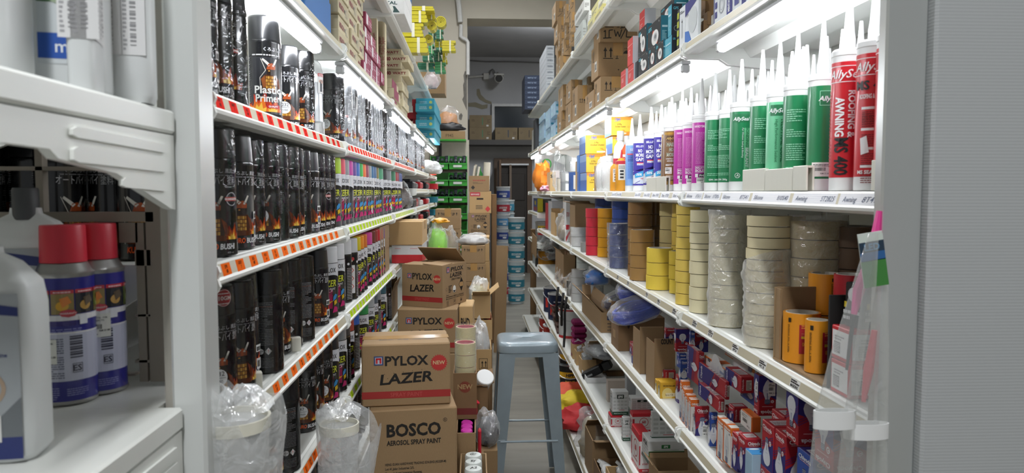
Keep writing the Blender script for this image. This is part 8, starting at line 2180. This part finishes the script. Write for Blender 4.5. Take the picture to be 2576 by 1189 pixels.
p = P(); p.rect(-.017, -.035, .034, .07, '#c9d2c9', 1); p.rect(-.017, -.035, .034, .036, '#3f7f3a', 2); p.rect(-.017, .0, .034, .014, '#2d5f96', 2); p.rect(-.017, .012, .034, .014, '#26384a', 3); p.txt('LED', 0, .0145, .009, '#5f8fb5', 4, bold=.03)
g = G(); g.box(-.017, -.0008, -.035, .017, .0004, .038, 0, .0003)
pm.add(p, lambda u, v, o: (u, -.0008 - o, v))
put('header_card', 'green and blue header card hanging inside the clear sleeves', 'card', c_, [('card', g.mesh('card', mat('white header card', '#c9cfc9', .5))), ('printed_panel', pm.mesh('card print'))], 0, None, (0, -.16))
PKC = mat('hot pink plastic', '#d83a8c', .4)
def blade(label, pts, Y, wd_, m):
    g = G(); g.tube([tuple(onY(px, py, Y)) for px, py in pts], wd_, 8)
    one('brush', label, 'brush', g.mesh('plastic tool', m, .7))
blade('hot pink plastic handle slanting behind the clear sleeves', [(2212, 530), (2204, 590), (2185, 660), (2160, 730), (2148, 790)], 1.0 - .012 + .0, [.004, .007, .006, .008, .004], PKC)
blade('red plastic rod at the lower part of the right sleeve', [(2200, 830), (2185, 930), (2172, 1010)], .988, [.004, .007, .003], RP)
blade('dark slim shaft between the pink handle and red rod', [(2148, 792), (2140, 850), (2130, 930)], .988, [.003, .003, .002], BLACKP)
# ---- white bins wrapped in clear bags on the left shelving
THIN = clear('loose thin bag', .28, '#eef0f0', .15, .8, 40)
JAR = clear('frosted clear tub', .3, '#e3e5e5', .15, .1, 20)
def bag_bin(label, x, y, z0_, zr, r, seed, sq=False, droop=(0, 0)):
    g = G(); h = zr - z0_
    n_ = 28
    t = G(); t.lathe([(r * .74, 0), (r * .9, h * .55), (r * .93, h * .56), (r, h * .97)], n_)
    k = G(); k.ring(r * 1.05, r * .97, h * .94, h, n_)
    k2 = G(); k2.ring(r * .94, r * .88, h * .5, h * .56, n_)
    def f(u, v):
        a = 2 * PI * u
        nn = noise.noise(Vector((math.cos(a) * 1.7 + seed, math.sin(a) * 1.7, v * 3)))
        n2 = noise.noise(Vector((math.cos(a) * 6 + seed, math.sin(a) * 6, v * 9)))
        rr = r * (1.09 + .1 * v + .12 * nn * (.4 + v) + .03 * n2)
        d = max(0, math.cos(a - droop[0])) * droop[1] * v
        return (rr * math.cos(a) + d * math.cos(droop[0]), rr * math.sin(a) + d * math.sin(droop[0]), h * .12 + (h * .98) * v + .03 * nn * v * v * 2 - d * .9)
    g.grid(f, 48, 22, wrap=True)
    g3 = G()
    def f2(u, v):
        a = 2 * PI * u
        nn = noise.noise(Vector((math.cos(a) * 2 + seed + 5, math.sin(a) * 2, v * 3)))
        rr = r * (1.16 - 1.1 * v)
        return (rr * math.cos(a), rr * math.sin(a), h * 1.06 + .02 * nn + .018 * math.sin(v * 3))
    g3.grid(f2, 40, 8, wrap=True)
    put('bagged_bin', label, 'bin', (x, y, z0_), [('tub', t.mesh('frosted tub', JAR, .7)), ('rim', k.mesh('ivory rim', mat('ivory plastic', '#d6d3c3', .4), .7)), ('band', k2.mesh('frosted band', mat('ivory plastic'), .7)), ('bag', g.mesh('loose bag', THIN, 1.0)), ('bag_top', g3.mesh('folded bag top', THIN, 1.0))])
q1 = onY(578, 1050, .985)
bag_bin('ivory tub in a loose clear bag hanging by the near left post', q1.x + .004, .985, HC - .56, HC - .3, .0465, 1.1, droop=(-.4, .02))
q2 = onY(850, 1080, 1.66)
bag_bin('second ivory tub in a clear bag farther along the left shelf front', q2.x + .003, 1.66, HC - .86, HC - .525, .0425, 4.4, droop=(-.3, .05))

# ================================================================ settle: neighbours on a shelf that touch are nudged apart along the shelf
bpy.context.view_layer.update()
ROUND = {'spray_can': .034, 'sealant_cartridge': .0268, 'capped_bottle': .034}
BOXY = ('light_bulb_box', 'small_box', 'long_box', 'packed_goods', 'breaker_box', 'boxed_lamp', 'downlight_box', 'socket_box', 'flat_box', 'paint_tin')
mv = []
for o in list(COL.objects):
    if o.parent is None and 'label' in o:
        k = o.name.split('.')[0]
        if k in ROUND or k in BOXY:
            P8 = [c.matrix_world @ Vector(q) for c in o.children_recursive if c.type == 'MESH' for q in c.bound_box]
            lo = [min(p[i] for p in P8) for i in range(3)]; hi = [max(p[i] for p in P8) for i in range(3)]
            if k in ROUND:
                r = ROUND[k]
                for i in (0, 1): lo[i], hi[i] = o.location[i] - r, o.location[i] + r
            mv.append([o, k in ROUND, Vector(lo), Vector(hi), Vector((0, 0, 0))])
brk = []
for (s, lv, k), so in SHELVES.items():
    x, z = so.location.x, so.location.z
    for jy in (JY[k], JY[k + 1]):
        for a, b, d in ((-.016, .13, .064), (.13, .26, .08), (.26, .41, .126)):
            X = sorted((x + s * a, x + s * b))
            brk.append((X[0], jy - .0115, z - d, X[1], jy + .0115, z - .002))
for it in range(14):
    n = 0
    mv.sort(key=lambda m: m[2].y)
    for i, a in enumerate(mv):
        for b in brk:
            if a[2].x < b[3] and a[3].x > b[0] and a[2].y < b[4] and a[3].y > b[1] and a[2].z < b[5] and a[3].z > b[2]:
                up, dn = b[4] - a[2].y, a[3].y - b[1]
                d = up + .001 if up < dn else -dn - .001
                if abs(d) < .075:
                    v = Vector((0, d, 0)); a[2] += v; a[3] += v; a[4] += v; n += 1
        for c in mv[i + 1:]:
            if c[2].y > a[3].y: break
            if a[2].x >= c[3].x or c[2].x >= a[3].x or a[2].z >= c[3].z - .0002 or c[2].z >= a[3].z - .0002 or c[2].y >= a[3].y: continue
            if a[1] and c[1]:
                ca, cc = (a[2] + a[3]) / 2, (c[2] + c[3]) / 2
                need = (a[3].x - a[2].x) / 2 + (c[3].x - c[2].x) / 2 + .0012
                dx = cc.x - ca.x
                if dx * dx + (cc.y - ca.y) ** 2 >= need * need: continue
                d = math.sqrt(max(0, need * need - dx * dx)) - (cc.y - ca.y)
                v = Vector((0, d + .0004, 0))
                c[2] += v; c[3] += v; c[4] += v; n += 1
            else:
                py_, px_ = a[3].y - c[2].y, min(a[3].x - c[2].x, c[3].x - a[2].x)
                if py_ <= px_ and py_ < .06:
                    v = Vector((0, py_ + .0006, 0)); c[2] += v; c[3] += v; c[4] += v; n += 1
                elif px_ < .06:
                    far = a if abs((a[2].x + a[3].x) / 2) > abs((c[2].x + c[3].x) / 2) else c
                    v = Vector((math.copysign(px_ + .0006, far[2].x + far[3].x), 0, 0)); far[2] += v; far[3] += v; far[4] += v; n += 1
    if not n: break
for m in mv:
    if m[4].length: m[0].location += m[4]
